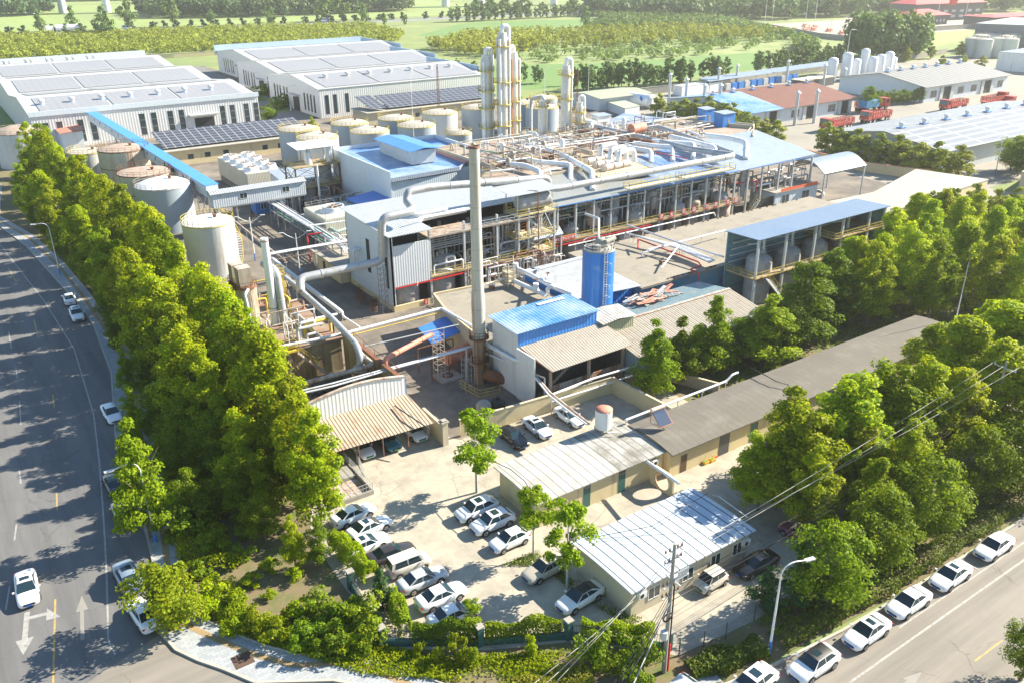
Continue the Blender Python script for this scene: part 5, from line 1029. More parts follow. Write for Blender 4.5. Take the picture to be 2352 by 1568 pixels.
t = thing('cable_coil', 'coiled cable lying on a concrete plinth near the chimney', 'cable coil', tuple(at('I', 1905, 640, .3))); c = at('I', 1905, 640, .3); b = MB(); [b.tube([(c.x+r_*math.cos(a/8*6.283), c.y+r_*math.sin(a/8*6.283), .34) for a in range(9)], .05, 5, 0, 1) for r_ in (.5, .62, .74)]; b.build('cable_rings', m_rust, t); b = MB(); b.box(c.x-1.6, c.y-1.4, 0, c.x+1.6, c.y+1.4, .28); b.build('plinth', m_conc, t)
# ---------------------------------------------------------------- 6 blue shed group
B = thing('blue_roofed_shed', 'shed with bright blue roof and fascia in front of the blue silo', 'shed', (59.5, 80, 0))
b = MB(); b.box(53.4, 78.0, 0, 65.7, 83.6, 8.7); b.build('wall', m_whiterib_x, B)
b = MB(); b.box(53.5, 77.9, 6.9, 65.8, 77.98, 8.75); b.build('fascia', m_bluewall, B)
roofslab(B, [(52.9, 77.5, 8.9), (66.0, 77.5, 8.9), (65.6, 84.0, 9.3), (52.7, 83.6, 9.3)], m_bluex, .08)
b = MB(); b.box(59.9, 82.6, 9.32, 64.2, 83.2, 9.36); b.build('roof_light', mat('roof_light_sheet', (.7, .74, .78), .4, .05), B)
B = thing('open_lean_to', 'open-fronted lean-to with a pale rust-tinged ribbed roof and rusty dado', 'shed', (60.5, 75.5, 0))
roofslab(B, [(54.4, 72.2, 5.6), (67.4, 72.5, 5.6), (66.9, 77.86, 6.9), (53.7, 77.86, 6.9)], mat('pale_ribbed_sheet', (.32, .29, .24), .5, .1, .6, rib='x', pitch=.4, dirt_or_glare=(.26, .19, .13), damt=.25), .07)
b = MB(); b.box(55.4, 74.0, .3, 67.2, 74.12, 2.5); b.build('dado_cladding', mat('rust_patched_white_cladding', (.52, .49, .44), .7, .15, .5, rib='x', pitch=.3, dirt_or_glare=(.24, .085, .03), damt=.62, dscale=.5, streak=True), B)
for x in (55.4, 61.4, 67.0): b = MB(); b.box(x-.15, 73.7, 0, x+.15, 74.0, 5.4); b.build('post', m_rustpale, B)
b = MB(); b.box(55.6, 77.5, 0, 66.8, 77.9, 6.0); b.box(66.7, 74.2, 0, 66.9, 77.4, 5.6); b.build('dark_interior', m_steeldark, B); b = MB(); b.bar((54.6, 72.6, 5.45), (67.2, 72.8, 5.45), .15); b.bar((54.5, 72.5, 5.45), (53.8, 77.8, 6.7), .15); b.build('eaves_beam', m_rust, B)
b = MB(); b.box(53.2, 74.2, 0, 53.4, 78, 6.8); b.build('left_cladding', m_whiterib_x, B)
pipe('white pipes along the wall of the blue shed to the corner posts', [(52.6, 86, 5.2), (53.0, 78.2, 5.2), (53.4, 77.4, 5.2), (53.9, 77.2, 5.2)], .25, m_pipewhite)
pipe('white service pipe from the blue shed down to the cream wall', [(52.6, 84.5, 3.9), (54.6, 74.6, 3.9), (54.8, 74.2, 3.9), (54.8, 74.2, .2)], .12, m_pipewhite, False)
pipe('rusty-topped pipe bundle descending over the white car to the roof', [('J', 720, 850, 4.4), ('J', 860, 1010, 4.2), ('J', 1010, 1130, 4.1), ('J', 1190, 1270, 4.0)], .17, m_rustpale, False)
pipe('white pipe beside the rusty bundle over the white car', [('J', 700, 840, 4.5), ('J', 845, 1025, 4.2), ('J', 1000, 1150, 4.1), ('J', 1170, 1275, 4.0)], .1, m_pipewhite, False)
pipe('upper white pipe along the rusty dado wall', [('J', 870, 1020, 2.8), ('J', 1200, 890, 2.8), ('J', 1680, 745, 2.8)], .14, m_pipewhite, False, 6)
pipe('lower white pipe along the foot of the rusty dado wall', [('J', 860, 1080, 1.6), ('J', 1200, 975, 1.6), ('J', 1640, 830, 1.6)], .12, m_pipewhite, False)
for (x, y, m_, lab) in [(at('J', 290, 1200).x, at('J', 290, 1200).y, m_conc, 'pale round plastic tank on the plant road behind the young tree'), (at('J', 410, 1175).x, at('J', 410, 1175).y, m_black, 'black round plastic tank beside the pale one on the plant road')]:
    t = thing('plastic_tank', lab, 'tank', (x, y, 0)); b = MB(); b.lathe([(.9, 0), (.95, .3), (.95, 1.5), (.7, 1.85), (.3, 1.95)], 18, (x, y, 0)); b.build('tank_shell', m_, t); b = MB(); b.lathe([(.28, 1.95), (.28, 2.1)], 12, (x, y, 0)); b.build('lid', m_, t)
# silo
SX, SY = 71.9, 85.2
t = thing('blue_silo', 'tall bright blue cylindrical silo with caged ladder and equipment on top', 'silo', (SX, SY, 0)); c = (SX, SY, 0)
b = MB(); b.lathe([(2.2, 0), (2.2, 14)], 32, c); b.build('shell', mat('blue_silo_sheet', (.02, .19, .60), .4, .08, rib='s', pitch=.22, dirt_or_glare=(.3, .45, .6), damt=.05, streak=False), t)
b = MB(); b.lathe([(2.24, 13.98), (2.24, 14.08), (.2, 14.2)], 32, c); b.build('top_plate', m_conc, t); b = MB(); b.ring_rail((SX, SY, 14.1), 2.1, 1.0, 14, .05); b.build('top_railing', m_steelpale, t)
b = MB(); b.lathe([(.8, 14.2), (.8, 15.1), (.3, 15.3)], 14, (SX+.6, SY+.3, 0)); b.cyl((SX+.6, SY-.6, 15), (SX+2.6, SY-.2, 15.1), .35, n=10); b.box(SX-.9, SY-.9, 14.2, SX-.3, SY-.2, 14.8); b.build('filter_unit', m_conc, t)
b = MB()
for dx in (-.25, .25): b.bar((SX-.6+dx, SY-2.3, 0), (SX-.6+dx, SY-2.3, 15), .06)
for k in range(40): b.bar((SX-.85, SY-2.3, .3+.36*k), (SX-.35, SY-2.3, .3+.36*k), .03)
for z in [1.6+k*1.6 for k in range(8)]: b.tube([(SX-.6+.42*math.cos(a), SY-2.3-.42+.42*math.sin(a)-.0, z) for a in [math.pi*j/8*2 for j in range(9)]], .025, 4, 0, 1)
b.build('caged_ladder', m_steelpale, t)
pipe('square white downpipe frame beside the silo top', [(SX-1, SY+1.6, 14), (SX-1, SY+1.8, 18.2), (SX-1.4, SY+8, 18.4)] if False else [('G', 1485, 1000, 13), ('G', 1485, 800, 13), ('G', 1370, 760, 13)], .18, m_pipe, False)
# flat-roofed building behind the chimney (pale concrete roof)
B = thing('flat_roofed_building', 'flat concrete-roofed building behind the chimney with a cream parapet', 'building', (60, 94, 0))
pl = [(53.0, 84.6), (66, 84.6), (70.5, 87.5), (70.5, 102.2), (56.0, 103.6), (54.4, 97.5)]
b = MB(); b.prism(pl, 0, 4.9); b.build('wall', m_creampale, B); b = MB(); b.prism([(53.2, 84.8), (65.9, 84.8), (70.3, 87.6), (70.3, 102.0), (56.2, 103.4), (54.6, 97.5)], 4.903, 5.0); b.build('roof', m_concroof, B)
b = MB(); P_ = [Vector((*p, 5.1)) for p in pl]; [b.bar(p, q, .22, .36) for p, q in zip(P_[3:]+P_[:1], P_[4:]+P_[:2])]; b.build('parapet', m_cream, B)
# white ribbed roofs between flat roof and silo
B = thing('white_ribbed_building', 'low building with white ribbed roof and blue side walls behind the silo', 'building', (76, 95, 0))
b = MB(); b.prism([(71.2, 89.4), (82.2, 89.4), (82.2, 102), (71.2, 102)], 0, 5.5); b.build('wall', m_bluewall, B); roofslab(B, [(70.8, 89.0, 5.55), (82.6, 87.6, 5.55), (82.6, 102.2, 6.2), (71.4, 102.2, 6.2)], mat('white_ribbed_roof_y', (.36, .38, .40), .45, .12, .5, rib='y', pitch=.5, dirt_or_glare=(.22, .21, .2), damt=.3), .08)
for i, (pth, r, m_, lab) in enumerate([
    ([('V', 560, 1060, 6.6), ('V', 780, 1160, 6.8), ('V', 1100, 1330, 6.8), ('V', 1250, 1410, 6.7), ('V', 1600, 1552, 6.6)], .34, m_pipewhite, 'upper thick white pipe descending over the white ribbed roof'),
    ([('V', 480, 1280, 6.0), ('V', 860, 1450, 6.0), ('V', 1100, 1560, 6.0)], .34, m_pipewhite, 'lower thick white pipe over the pale flat roof'),
    ([('V', 1150, 1340, 6.9), ('V', 1250, 1380, 7.3), ('V', 1130, 1420, 7.0), ('V', 1130, 1545, 5.6)], .3, m_pipewhite, 'white elbow pipe joining the two thick white pipes')]): pipe(lab, pth, r, m_)
for (x, y, lab) in [(530, 1030, 'white valve drum by the frame tower foot'), (910, 1420, 'white valve body on the lower thick white pipe'), (1130, 1300, 'white valve body on the upper thick white pipe')]:
    c = at('V', x, y, 6.6); t = thing('pipe_valve', lab, 'valve', tuple(c)); b = MB(); b.lathe([(.42, -.4), (.42, .7)], 14, c); b.build('body', m_pipewhite, t); b = MB(); b.lathe([(.05, .7), (.05, 1.3)], 6, c); b.lathe([(.3, 1.3), (.3, 1.36)], 12, c); b.build('hand_wheel', m_rust, t)
pipe('thin white handrail pipe over the pale flat roof', [('G', 500, 1370, 6.2), ('G', 900, 1250, 6.4), ('G', 1370, 1120, 6.6)], .06, m_pipewhite, False, 3.5, h0=5.0)
# ladder frames on the flat roof
for (x, y, lab) in [(415, 1400, 'small white lattice frame standing on the pale flat roof'), ]:
    c = at('V', x, y, 5); platform_tower('lattice_stand', lab, c.x-.5, c.y-.4, c.x+.5, c.y+.5, [5.8, 6.6, 7.4], m_creampale, m_creampale, m_creampale, False, 'frame', .09, z0=5.0)
c = at('V', 80, 1450, 5); t = thing('roof_fan_box', 'small rusty fan box on the flat roof beside the chimney', 'fan box', tuple(c)); b = MB(); b.box(c.x-.35, c.y-.3, 5, c.x+.35, c.y+.3, 5.6); b.build('box', m_rust, t); b = MB(); b.railing([(c.x-.4, c.y-.3, 5.6), (c.x+.4, c.y-.3, 5.6), (c.x+.4, c.y+.3, 5.6), (c.x-.4, c.y+.3, 5.6)], .4, .8, .03, True); b.build('frame', m_steelpale, t)
# broad flat roof right of the silo
B = thing('broad_flat_roof_building', 'broad building with a dusty flat concrete roof crossed by red and white pipes', 'building', (98, 96, 0))
pl = [(80.5, 88.0), (95.5, 87.8), (100.2, 88.4), (100.2, 92), (143, 103.6), (143.5, 104.9), (104.5, 105.2), (90.0, 105), (85, 103)]
pl = [(82.8, 88.0), (146, 88.0), (146, 107), (84, 107)]
b = MB(); b.prism(pl, 0, 4.8); b.build('wall', mat('faded_sea_blue_wall', (.10, .26, .38), .7, .15, dirt_or_glare=(.25, .25, .23), damt=.4), B); b = MB(); b.prism([(82.6, 87.7), (146.3, 87.7), (146.3, 107.2), (83.8, 107.2)], 4.81, 5.15); b.build('roof', m_concroof, B)
b = MB()
rg = random.Random(3)
for i in range(40): x = rg.uniform(86, 142); y = 106.8; b.box(x-.12, y-.12, 5.15, x+.12, y+.12, 5.32)
for i in range(14): x = rg.uniform(84, 99); y = 88.2; b.box(x-.12, y-.12, 5.15, x+.12, y+.12, 5.32)
b.build('roof_blocks', m_rust, B)
pipe('red fire main zigzagging over the edge of the broad flat roof', [('b', 410, 250, 6.2), ('b', 412, 155, 6.6), ('b', 700, 265, 6.4), ('b', 1060, 400, 6.2), ('b', 1090, 440, 5.8), ('b', 965, 480, 5.7), ('b', 1060, 520, 5.4), ('b', 1060, 630, 4.4)], .13, m_red, False)
for k in range(4): pipe(['silver pipe nearest the red main across the broad flat roof', 'second silver pipe from the red main across the broad flat roof', 'third silver pipe from the red main across the broad flat roof', 'fourth silver pipe from the red main, farthest across the broad flat roof'][k], [('b', 270+k*45, 85+k*12, 6.6), ('b', 830+k*28, 250-k*4, 6.4), ('b', 1180+k*16, 405-k*8, 6.2)], .14, m_pipewhite if k % 2 else m_pipe, False, 8, h0=5.1)
pipe('large pale pipe crossing the broad flat roof from the reactor hall', [('b', 290, 0, 8.2), ('b', 810, 180, 7.4), ('b', 1330, 345, 6.8)], .16, m_pipe, False)
pipe('white pipe on stands along the broad flat roof ridge', [('b', 520, 265, 6.5), ('b', 830, 190, 6.6), ('b', 1344, 60, 6.4)], .12, m_pipewhite, False, 5, h0=5.1)
pipe('short slanting white pipe propped on the broad flat roof', [('b', 865, 200, 7.2), ('b', 660, 465, 5.9)], .13, m_pipewhite, False)
pipe('white pipe with cowl on the broad flat roof left part', [('b', 830, 200, 6.6), ('b', 460, 300, 5.9), ('b', 445, 350, 5.2)], .13, m_pipewhite, False)
c = at('b', 658, 425, 5.2); t = thing('roof_vent', 'brown mushroom vent in the middle of the broad flat roof', 'vent', tuple(c)); b = MB(); b.lathe([(.18, 0), (.18, .5)], 10, c); b.build('stem', m_rust, t); b = MB(); b.lathe([(.42, .45), (.4, .55), (.1, .65)], 14, c); b.build('cap', m_rust, t)
# ribbed long shed
B = thing('long_ribbed_shed', 'long low shed with a weathered ribbed gable roof behind the ginkgos', 'shed', (79, 75, 0))
b = MB(); b.box(67.6, 71.8, 0, 91.5, 84.8, 4.3); b.build('wall', mat('blue_grey_cladding', (.30, .40, .48), .55, .12, rib='x', pitch=.4, dirt_or_glare=(.25, .2, .16), damt=.2), B)
m_rr2 = mat('weathered_pinkish_ribbed_sheet', (.29, .26, .21), .55, .1, .6, rib='x', pitch=.42, joint=[('x', .84, .16, (.20, .18, .15))], dirt_or_glare=(.22, .17, .13), damt=.3)
roofslab(B, [(67.2, 71.2, 4.3), (92, 71.2, 4.3), (92, 78.9, 5.7), (67.2, 78.9, 5.7)], m_rr2, .07, 'front_roof_slope'); roofslab(B, [(67.2, 78.95, 5.68), (92, 78.95, 5.68), (92, 85.2, 4.9), (67.2, 85.2, 4.9)], mat('green_grey_ribbed_sheet', (.14, .22, .25), .5, .15, .6, rib='x', pitch=.42, dirt_or_glare=(.30, .26, .2), damt=.3), .07, 'rear_roof_slope')
b = MB(); b.bar((67.2, 78.92, 5.76), (92, 78.92, 5.76), .5, .06); b.build('ridge_cap', m_rustpale, B)
B = thing('crooked_lean_to', 'crooked olive-grey lean-to with buckled white sheet roof beside the silo', 'shed', (69, 79, 0)); b = MB(); b.box(66.2, 77.2, 4.4, 71.6, 80.4, 6.9); b.build('wall', mat('olive_cladding', (.32, .34, .22), .6, .12, rib='x', pitch=.35), B)
roofslab(B, [(66.0, 76.8, 7.1), (68.8, 76.9, 7.3), (71.9, 76.8, 7.0), (71.8, 80.7, 7.5), (69.0, 80.7, 7.75), (66.0, 80.7, 7.5)], m_roofwhite, .06)
rg = random.Random(11); b = MB(); bR = MB()
for i in range(34):
    c = Vector((rg.uniform(77.4, 84.5), rg.uniform(81.6, 84.8), 5.5+rg.random()*.5)); M = Matrix.Translation(c)@Matrix.Rotation(rg.uniform(-.5, .5), 4, 'Z')@Matrix.Rotation(rg.uniform(-.2, .2), 4, 'Y')@Matrix.Rotation(rg.uniform(-.2, .2), 4, 'X'); (b if i % 2 else bR).boxm(M, rg.uniform(.8, 2.2), rg.uniform(.1, .3), .02)
t = thing('scrap_sheet_pile', 'pile of rusty and white scrap sheets on the shed roof', 'scrap pile', (81, 83, 5.3)); b.build('white_sheets', m_roofwhite, t); bR.build('rusty_sheets', m_salmon, t)
# ---------------------------------------------------------------- 7 white building with ribbed panel (boiler house)
B = thing('white_process_building', 'tall white clad building with a ribbed front panel and open frame beside it', 'building', (66, 120, 0))
m_wclad = mat('smooth_white_cladding', (.62, .68, .73), .5, .05, dirt_or_glare=(.45, .45, .42), damt=.12, streak=True, joint=[('y', 1.1, .03, (.45, .5, .54)), ('x', 1.1, .03, (.45, .5, .54))])
b = MB(); b.box(53.5, 112.0, .9, 53.75, 128.3, 12.6); b.box(53.5, 128.1, .9, 82, 128.3, 12.6); b.build('wall', m_wclad, B)
b = MB(); b.box(53.45, 111.9, 0, 60.3, 112.2, .9); b.box(53.45, 112.2, 0, 53.8, 128.3, .9); b.build('plinth', m_cream, B)
b = MB(); b.box(53.75, 111.95, 4.0, 60.1, 112.12, 10.6); b.build('front_panel', mat('silver_ribbed_panel', (.56, .59, .62), .4, .05, rib='x', pitch=.42), B)
b = MB(); b.box(53.5, 112.0, .9, 53.9, 112.2, 12.4); b.build('corner_cladding', m_wclad, B)
m_wbroof = mat('silver_blue_roof_sheet', (.37, .40, .43), .4, .08, rib='x', pitch=.5, dirt_or_glare=(.30, .29, .27), damt=.3)
roofslab(B, [(52.8, 111.0, 12.5), (60.5, 111.0, 12.5), (60.5, 116.6, 12.65), (83, 116.6, 12.65), (83, 129.0, 13.1), (52.8, 129.0, 13.1)], m_wbroof, .12)
win_x(B, 119.6, 4.2, 1.2, 5.6, 53.5, m_dark, frame=False); win_x(B, 113.3, 3.4, 1.0, 5.2, 53.5, m_dark, frame=False)
for x in (60.3, 66.6, 72.9, 79.2): b = MB(); b.box(x-.16, 112.0, 0, x+.16, 112.3, 12.4); b.build('column', m_steelpale, B)
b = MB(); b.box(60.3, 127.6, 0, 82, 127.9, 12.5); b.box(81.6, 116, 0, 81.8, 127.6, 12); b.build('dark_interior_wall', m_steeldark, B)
for z, y1 in ((4.4, 116), (10.9, 116.4)):
    b = MB(); b.box(60.2, 111.9, z-.2, 82, y1, z); b.build('floor_deck', m_grate, B)
    b = MB(); b.railing([(60.2, 111.95, z), (82, 111.95, z)], 1.0, 1.5, .05); b.build('railing', m_yellow if z < 6 else m_steelpale, B)
b = MB(); b.box(60.4, 111.96, 3.9, 82, 112.06, 4.0); b.bar((53.9, 111.85, 3.85), (66, 111.85, 3.85), .14); b.build('red_pipe', m_red, B)
b = MB()
for i in range(9): b.box(60.6, 113.5+i*.35, 8.2+i*.25, 72, 113.7+i*.35, 8.35+i*.25)
for i in range(8): b.cyl((61.5+i*2.5, 118+(i % 3), 4.4), (61.5+i*2.5, 118+(i % 3), 10.6), .18+.08*(i % 3), n=8)
b.build('inner_pipework', m_pipegrey, B)
m_vessel = mat('grey_reactor_shell', (.36, .36, .36), .55, .14, .5, dirt_or_glare=(.20, .17, .14), damt=.45, dscale=.5)
m_vesselb = mat('brown_lagged_shell', (.40, .33, .26), .65, .2, .5, dirt_or_glare=(.18, .13, .09), damt=.5, dscale=.5)
def vessel(name, label, x, y, r, z0, z1, m=None, grp=None, dome=True, door=False, legs=False, n=22):
    t = thing(name, label, 'vessel', (x, y, z0), grp); H_ = z1-z0
    b = MB(); pr = [(r, 0), (r, H_)]+([(r*.93, H_+r*.22), (r*.7, H_+r*.42), (r*.35, H_+r*.52), (.05, H_+r*.55)] if dome else [(.05, H_+r*.1)])
    if legs: pr = [(.1, -r*.5), (r*.7, -r*.35), (r*.95, -r*.12)]+pr
    b.lathe(pr, n, (x, y, z0)); b.build('shell', m or m_vessel, t)
    if dome: b = MB(); b.lathe([(r*.22, H_+r*.4), (r*.22, H_+r*.75), (r*.3, H_+r*.75), (r*.3, H_+r*.82)], 10, (x, y, z0)); b.cyl((x+r*.5, y, z0+H_+r*.2), (x+r*.5, y, z0+H_+r*.9), r*.09, n=6); b.cyl((x-r*.5, y-r*.2, z0+H_+r*.2), (x-r*.5, y-r*.2, z0+H_+r*.8), r*.08, n=6); b.build('nozzles', m_steelpale, t)
    if door: b = MB(); b.box(x-.35, y-r-.03, z0, x+.35, y-r+.1, z0+1.4); b.build('access_door', m_dark, t)
    return t
for i, (x, lab) in enumerate([(56.9, 'large concrete-grey vessel below the ribbed white panel'), (63.4, 'grey vessel with an access door in the second bay of the white building'), (68.6, 'small darker vessel in the third bay of the white building'), (75.4, 'grey vessel in the last bay under the white building floor')]): vessel('reactor_vessel', lab, x, 114.6, [2.2, 2.3, 1.4, 2.0][i], 0, 3.9, door=(i == 1))
vessel('reactor_vessel', 'domed vessel standing on the yellow-railed floor of the white building', 64.2, 115.5, 1.9, 4.4, 5.6)
vessel('reactor_vessel', 'second domed vessel on the yellow-railed floor, nearer the chimney', 71.2, 116, 1.7, 4.4, 5.8)
pipe('white insulated pipe with elbow on the roof terrace of the white building', [('F', 1640, 450, 11.6), ('F', 1650, 385, 12.4), ('F', 1800, 350, 12.4), ('F', 2060, 300, 12.4)], .45, m_pipewhite)
pipe('white pipe loop behind the terrace pipe on the silver roof', [('F', 1475, 370, 12.9), ('F', 1480, 310, 13.8), ('F', 1640, 340, 13.2), ('F', 1900, 290, 13.2)], .3, m_pipewhite)
pipe('slim pipe above the terrace railings of the silver roof', [('F', 1560, 400, 13.4), ('F', 1700, 370, 13.2), ('F', 2050, 305, 13.2)], .12, m_pipe, False)
t = thing('lattice_mast', 'grey lattice mast supporting the great duct at the white wall', 'mast', (52.4, 113, 0)); b = MB()
for dx in (0, 1.0):
    for dy in (0, .9): b.bar((52.0+dx-.3, 112.4+dy, 0), (52.0+dx-.3, 112.4+dy, 7.6), .09)
for k in range(8): z = .9+.9*k; [b.bar((51.7+a[0], 112.4+a[1], z), (51.7+c_[0], 112.4+c_[1], z+e), .06) for a, c_, e in (((0, 0), (1, 0), 0), ((0, .9), (1, .9), 0), ((0, 0), (0, .9), 0), ((1, 0), (1, .9), 0), ((0, 0), (1, 0), .9))]
b.build('lattice', m_steel, t)
for i, (x, y) in enumerate([(1155, 985), (1150, 1030), (1175, 1055), (1150, 1075), (1270, 1090), (1272, 1120), (1190, 1105), (1270, 1165)]):
    c = at('F', x, y, .8 if i % 2 else 0); t = thing('wire_basket', '%s rusty round wire basket from the mast foot on the plant road' % nth(7-i), 'wire basket', tuple(c), 'rusty wire baskets by the white building'); b = MB()
    for z in (0, .35, .7): b.tube([(c.x+.65*math.cos(a/10*6.283), c.y+.65*math.sin(a/10*6.283), c.z+z) for a in range(11)], .035, 4, 0, 1)
    for a in range(12): b.bar((c.x+.65*math.cos(a/12*6.283), c.y+.65*math.sin(a/12*6.283), c.z), (c.x+.65*math.cos(a/12*6.283), c.y+.65*math.sin(a/12*6.283), c.z+.7), .03)
    b.build('wire_cage', m_rust, t)
# red fire sign at the corner
def sign(name, label, cat, x, y, z, w, h, text, bgc, fg, size, th=.04, par=None, ang=0):
    """flat sign facing -Y with cut-out lettering laid proud of the board"""
    t = thing(name, label, cat, (x, y, z)); b = MB(); b.box(x, y-th, z, x+w, y, z+h); b.build('board', bgc, t)
    cu = bpy.data.curves.new('lettering', 'FONT'); cu.body = text; cu.size = size; cu.align_x = 'CENTER'; cu.align_y = 'CENTER'; cu.extrude = .008
    o = bpy.data.objects.new('lettering', cu); o.data.materials.append(fg); COL.objects.link(o); o.parent = t; o.location = (w/2, -th-.012, h/2); o.rotation_euler = (math.pi/2, 0, 0); return t
m_sred = mat('red_sign_enamel', (.60, .02, .02), .45, .05); m_swht = mat('white_lettering', (.85, .85, .83), .5, .02)
sign('fire_sign', 'small red fire equipment sign at the foot of the white building corner', 'sign', 58.6, 111.8, .1, .7, .9, '消\n防', m_sred, m_swht, .36)
# ---------------------------------------------------------------- 8 long reactor hall with open front
B = thing('reactor_hall', 'very long open-fronted reactor hall with grey posts and blue and grey roofs', 'building', (120, 130, 0))
m_gr2 = mat('dull_green_grey_roof', (.26, .28, .28), .5, .15, .3, rib='x', pitch=.5, dirt_or_glare=(.27, .25, .21), damt=.5, dscale=.25)
roofslab(B, [(82.0, 115.6, 10.6), (112, 115.6, 10.6), (112, 131, 11.6), (84, 131, 11.6)], m_gr2, .12, 'grey_roof')
roofslab(B, [(112.01, 115.6, 10.6), (134, 115.6, 10.6), (134, 137, 11.8), (112.01, 131, 11.6)], mat('patchy_blue_roof', (.30, .36, .44), .4, .1, .3, rib='x', pitch=.5, dirt_or_glare=(.05, .17, .45), damt=.65, dscale=.2), .12, 'bright_blue_roof')
roofslab(B, [(134.01, 115.4, 10.6), (159.5, 116.6, 10.6), (163, 137, 12.4), (134.01, 137, 11.8)], m_lblue, .12, 'faded_blue_roof')
b = MB(); b.bar((82, 115.5, 10.52), (159, 115.6, 10.5), .1, .16); b.build('eaves_trim', m_bluetrim, B)
for k in range(13): x = 84+k*4.1; b = MB(); b.box(x-.15, 115.75, 0, x+.15, 116.05, 10.5); b.build('column', m_steelpale, B)
for x in (137.4, 141.7, 147, 151.5, 157.6): b = MB(); b.box(x-.17, 116, 0, x+.17, 116.34, 10.5); b.build('column', m_steelpale, B)
for x in (138, 142.5, 148.5, 154, 160): b = MB(); b.box(x-.17, 126, 0, x+.17, 126.34, 11.2); b.build('column', m_steel, B)
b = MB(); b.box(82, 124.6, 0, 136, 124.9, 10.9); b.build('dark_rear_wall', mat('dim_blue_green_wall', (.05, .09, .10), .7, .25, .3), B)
b = MB(); b.box(76, 115.3, 3.8, 134, 117.1, 4.0); b.box(84, 117.1, 3.8, 136, 124.5, 3.95); b.build('walkway_deck', m_grate, B)
b = MB(); b.railing([(76, 115.35, 4.0), (134, 115.35, 4.0)], 1.05, 1.55, .05); b.build('walkway_railing', m_yellow, B)
b = MB(); b.bar((76, 115.2, 3.5), (110, 115.2, 3.5), .16); b.build('red_pipe', m_red, B)
b = MB(); b.tube([(90, 115.1, 3.1), (127, 115.1, 3.1), (127.5, 115.1, 2.3)], .13, 8); b.build('white_pipe', m_pipewhite, B)
rg = random.Random(8); 
for zz, mm in ((7.6, m_pipegrey), (8.6, m_pipe), (9.4, m_green), (6.7, m_pipewhite)):
    b = MB(); b.tube([(84, 119+rg.random()*3, zz), (134, 119+rg.random()*3, zz)], .12+.08*rg.random(), 6)
    for k in range(9): x = 86+k*5.4+rg.random()*2; y = 118.5+rg.random()*4; b.tube([(x, y, 4), (x, y, zz), (x+1.5, y, zz)], .09, 6)
    b.build('hall_pipework', mm, B)
# reactors below the walkway and vessels above it
for i, (x, r, mm, ds) in enumerate([(79.2, 1.7, m_vessel, 'mottled grey'), (82.6, 1.3, m_vesselb, 'slim brownish'), (87.0, 2.0, m_vessel, 'mottled silver round-bottomed'), (93.5, 2.1, m_vessel, 'dark grey'), (100, 1.9, m_vessel, 'shaded grey'), (106, 1.5, m_white, 'white ribbed'), (109.8, 1.8, m_vesselb, 'brown lagged'), (114.2, 1.6, m_vessel, 'slim grey'), (118.6, 1.9, m_vesselb, 'cracked brown-grey'), (123.2, 2.0, m_vesselb, 'tan lagged with a dark doorway'), (127.4, 1.4, m_vessel, 'plain grey'), (132.4, 2.1, m_vesselb, 'big tan')]):
    vessel('process_tank', '%s process tank under the hall walkway, %s from the left' % (ds, nth(i)), x, 118.4, r, 0, 3.6, mm, None, False, door=('door' in ds))
for i, (x, y, r, z1, mm, lab) in enumerate([(84.4, 117.9, 1.3, 5.4, m_vessel, 'low rounded tank above the walkway by the arched canopy'), (88.5, 118, 1.5, 5.2, m_vessel, 'squat pale vessel behind the red banner'), (92.7, 118, 1.5, 5.0, m_vessel, 'dark crusted vessel above the walkway behind the blue silo'), (97.6, 117.6, 1.25, 8.0, m_vesselb, 'upright beige capsule vessel above the walkway'), (102.5, 118.5, 1.5, 5.2, m_vessel, 'squat domed vessel right of the beige capsule'), (105, 120.6, 1.2, 8.6, m_vessel, 'tall capsule vessel with four dark rings'), (108.2, 118, 1.7, 5.4, m_vessel, 'round light grey vessel left of the first red sign'), (113.6, 119.5, 1.2, 8.4, m_vessel, 'pale capsule vessel between the second and third red sign'), (118.2, 121.4, 1.2, 9.0, m_vessel, 'tall capsule vessel deep in the hall'), (119.4, 117.9, 1.6, 5.0, m_vessel, 'low dark domed vessel behind the fourth red sign'), (123.6, 118, 1.7, 5.2, m_vesselb, 'low tan domed vessel behind the sixth red sign'), (128.6, 119.8, 1.2, 8.0, m_vessel, 'last capsule vessel near the hall end'), (132.2, 118.6, 1.8, 5.0, m_vessel, 'broad dark vessel with valves by the stair')]):
    vessel('domed_vessel' if z1 < 7 else 'capsule_vessel', lab, x, y, r, 4.0 if z1 < 7 else 5.4, z1, mm, None, True, False, z1 > 7)
for (hx, hy, ch, o_) in [(75, 780, '安', 'first'), (160, 760, '全', 'second'), (268, 738, '和', 'third'), (350, 718, '谐', 'fourth'), (458, 692, '创', 'fifth'), (535, 676, '新', 'sixth'), (642, 655, '发', 'seventh'), (712, 640, '展', 'eighth')]:
    c = at('H', hx, hy, 4.6); sign('walkway_sign', '%s red square sign from the left, with one white character on the walkway railing' % o_, 'sign', c.x-.55, 115.28, 4.05, 1.1, 1.15, ch, m_sred, m_swht, 1.0)
c = at('G', 1050, 990, 4.5); c2 = at('G', 1280, 940, 4.8); t = thing('red_banner', 'faded red banner with white lettering on the walkway railing beside the arched canopy', 'banner', (c.x, 115.2, 4.1)); b = MB(); b.box(c.x, 115.22, 4.15, c2.x, 115.26, 5.05); b.build('cloth', mat('faded_red_cloth', (.62, .09, .07), .8, .1), t)
cu = bpy.data.curves.new('lettering', 'FONT'); cu.body = '严禁烟火 安全生产重于泰山'; cu.size = .52; cu.align_y = 'CENTER'; cu.extrude = .005; o = bpy.data.objects.new('lettering', cu); cu.materials.append(m_swht); COL.objects.link(o); o.parent = t; o.location = (.25, .0, .5); o.rotation_euler = (math.pi/2, 0, 0)
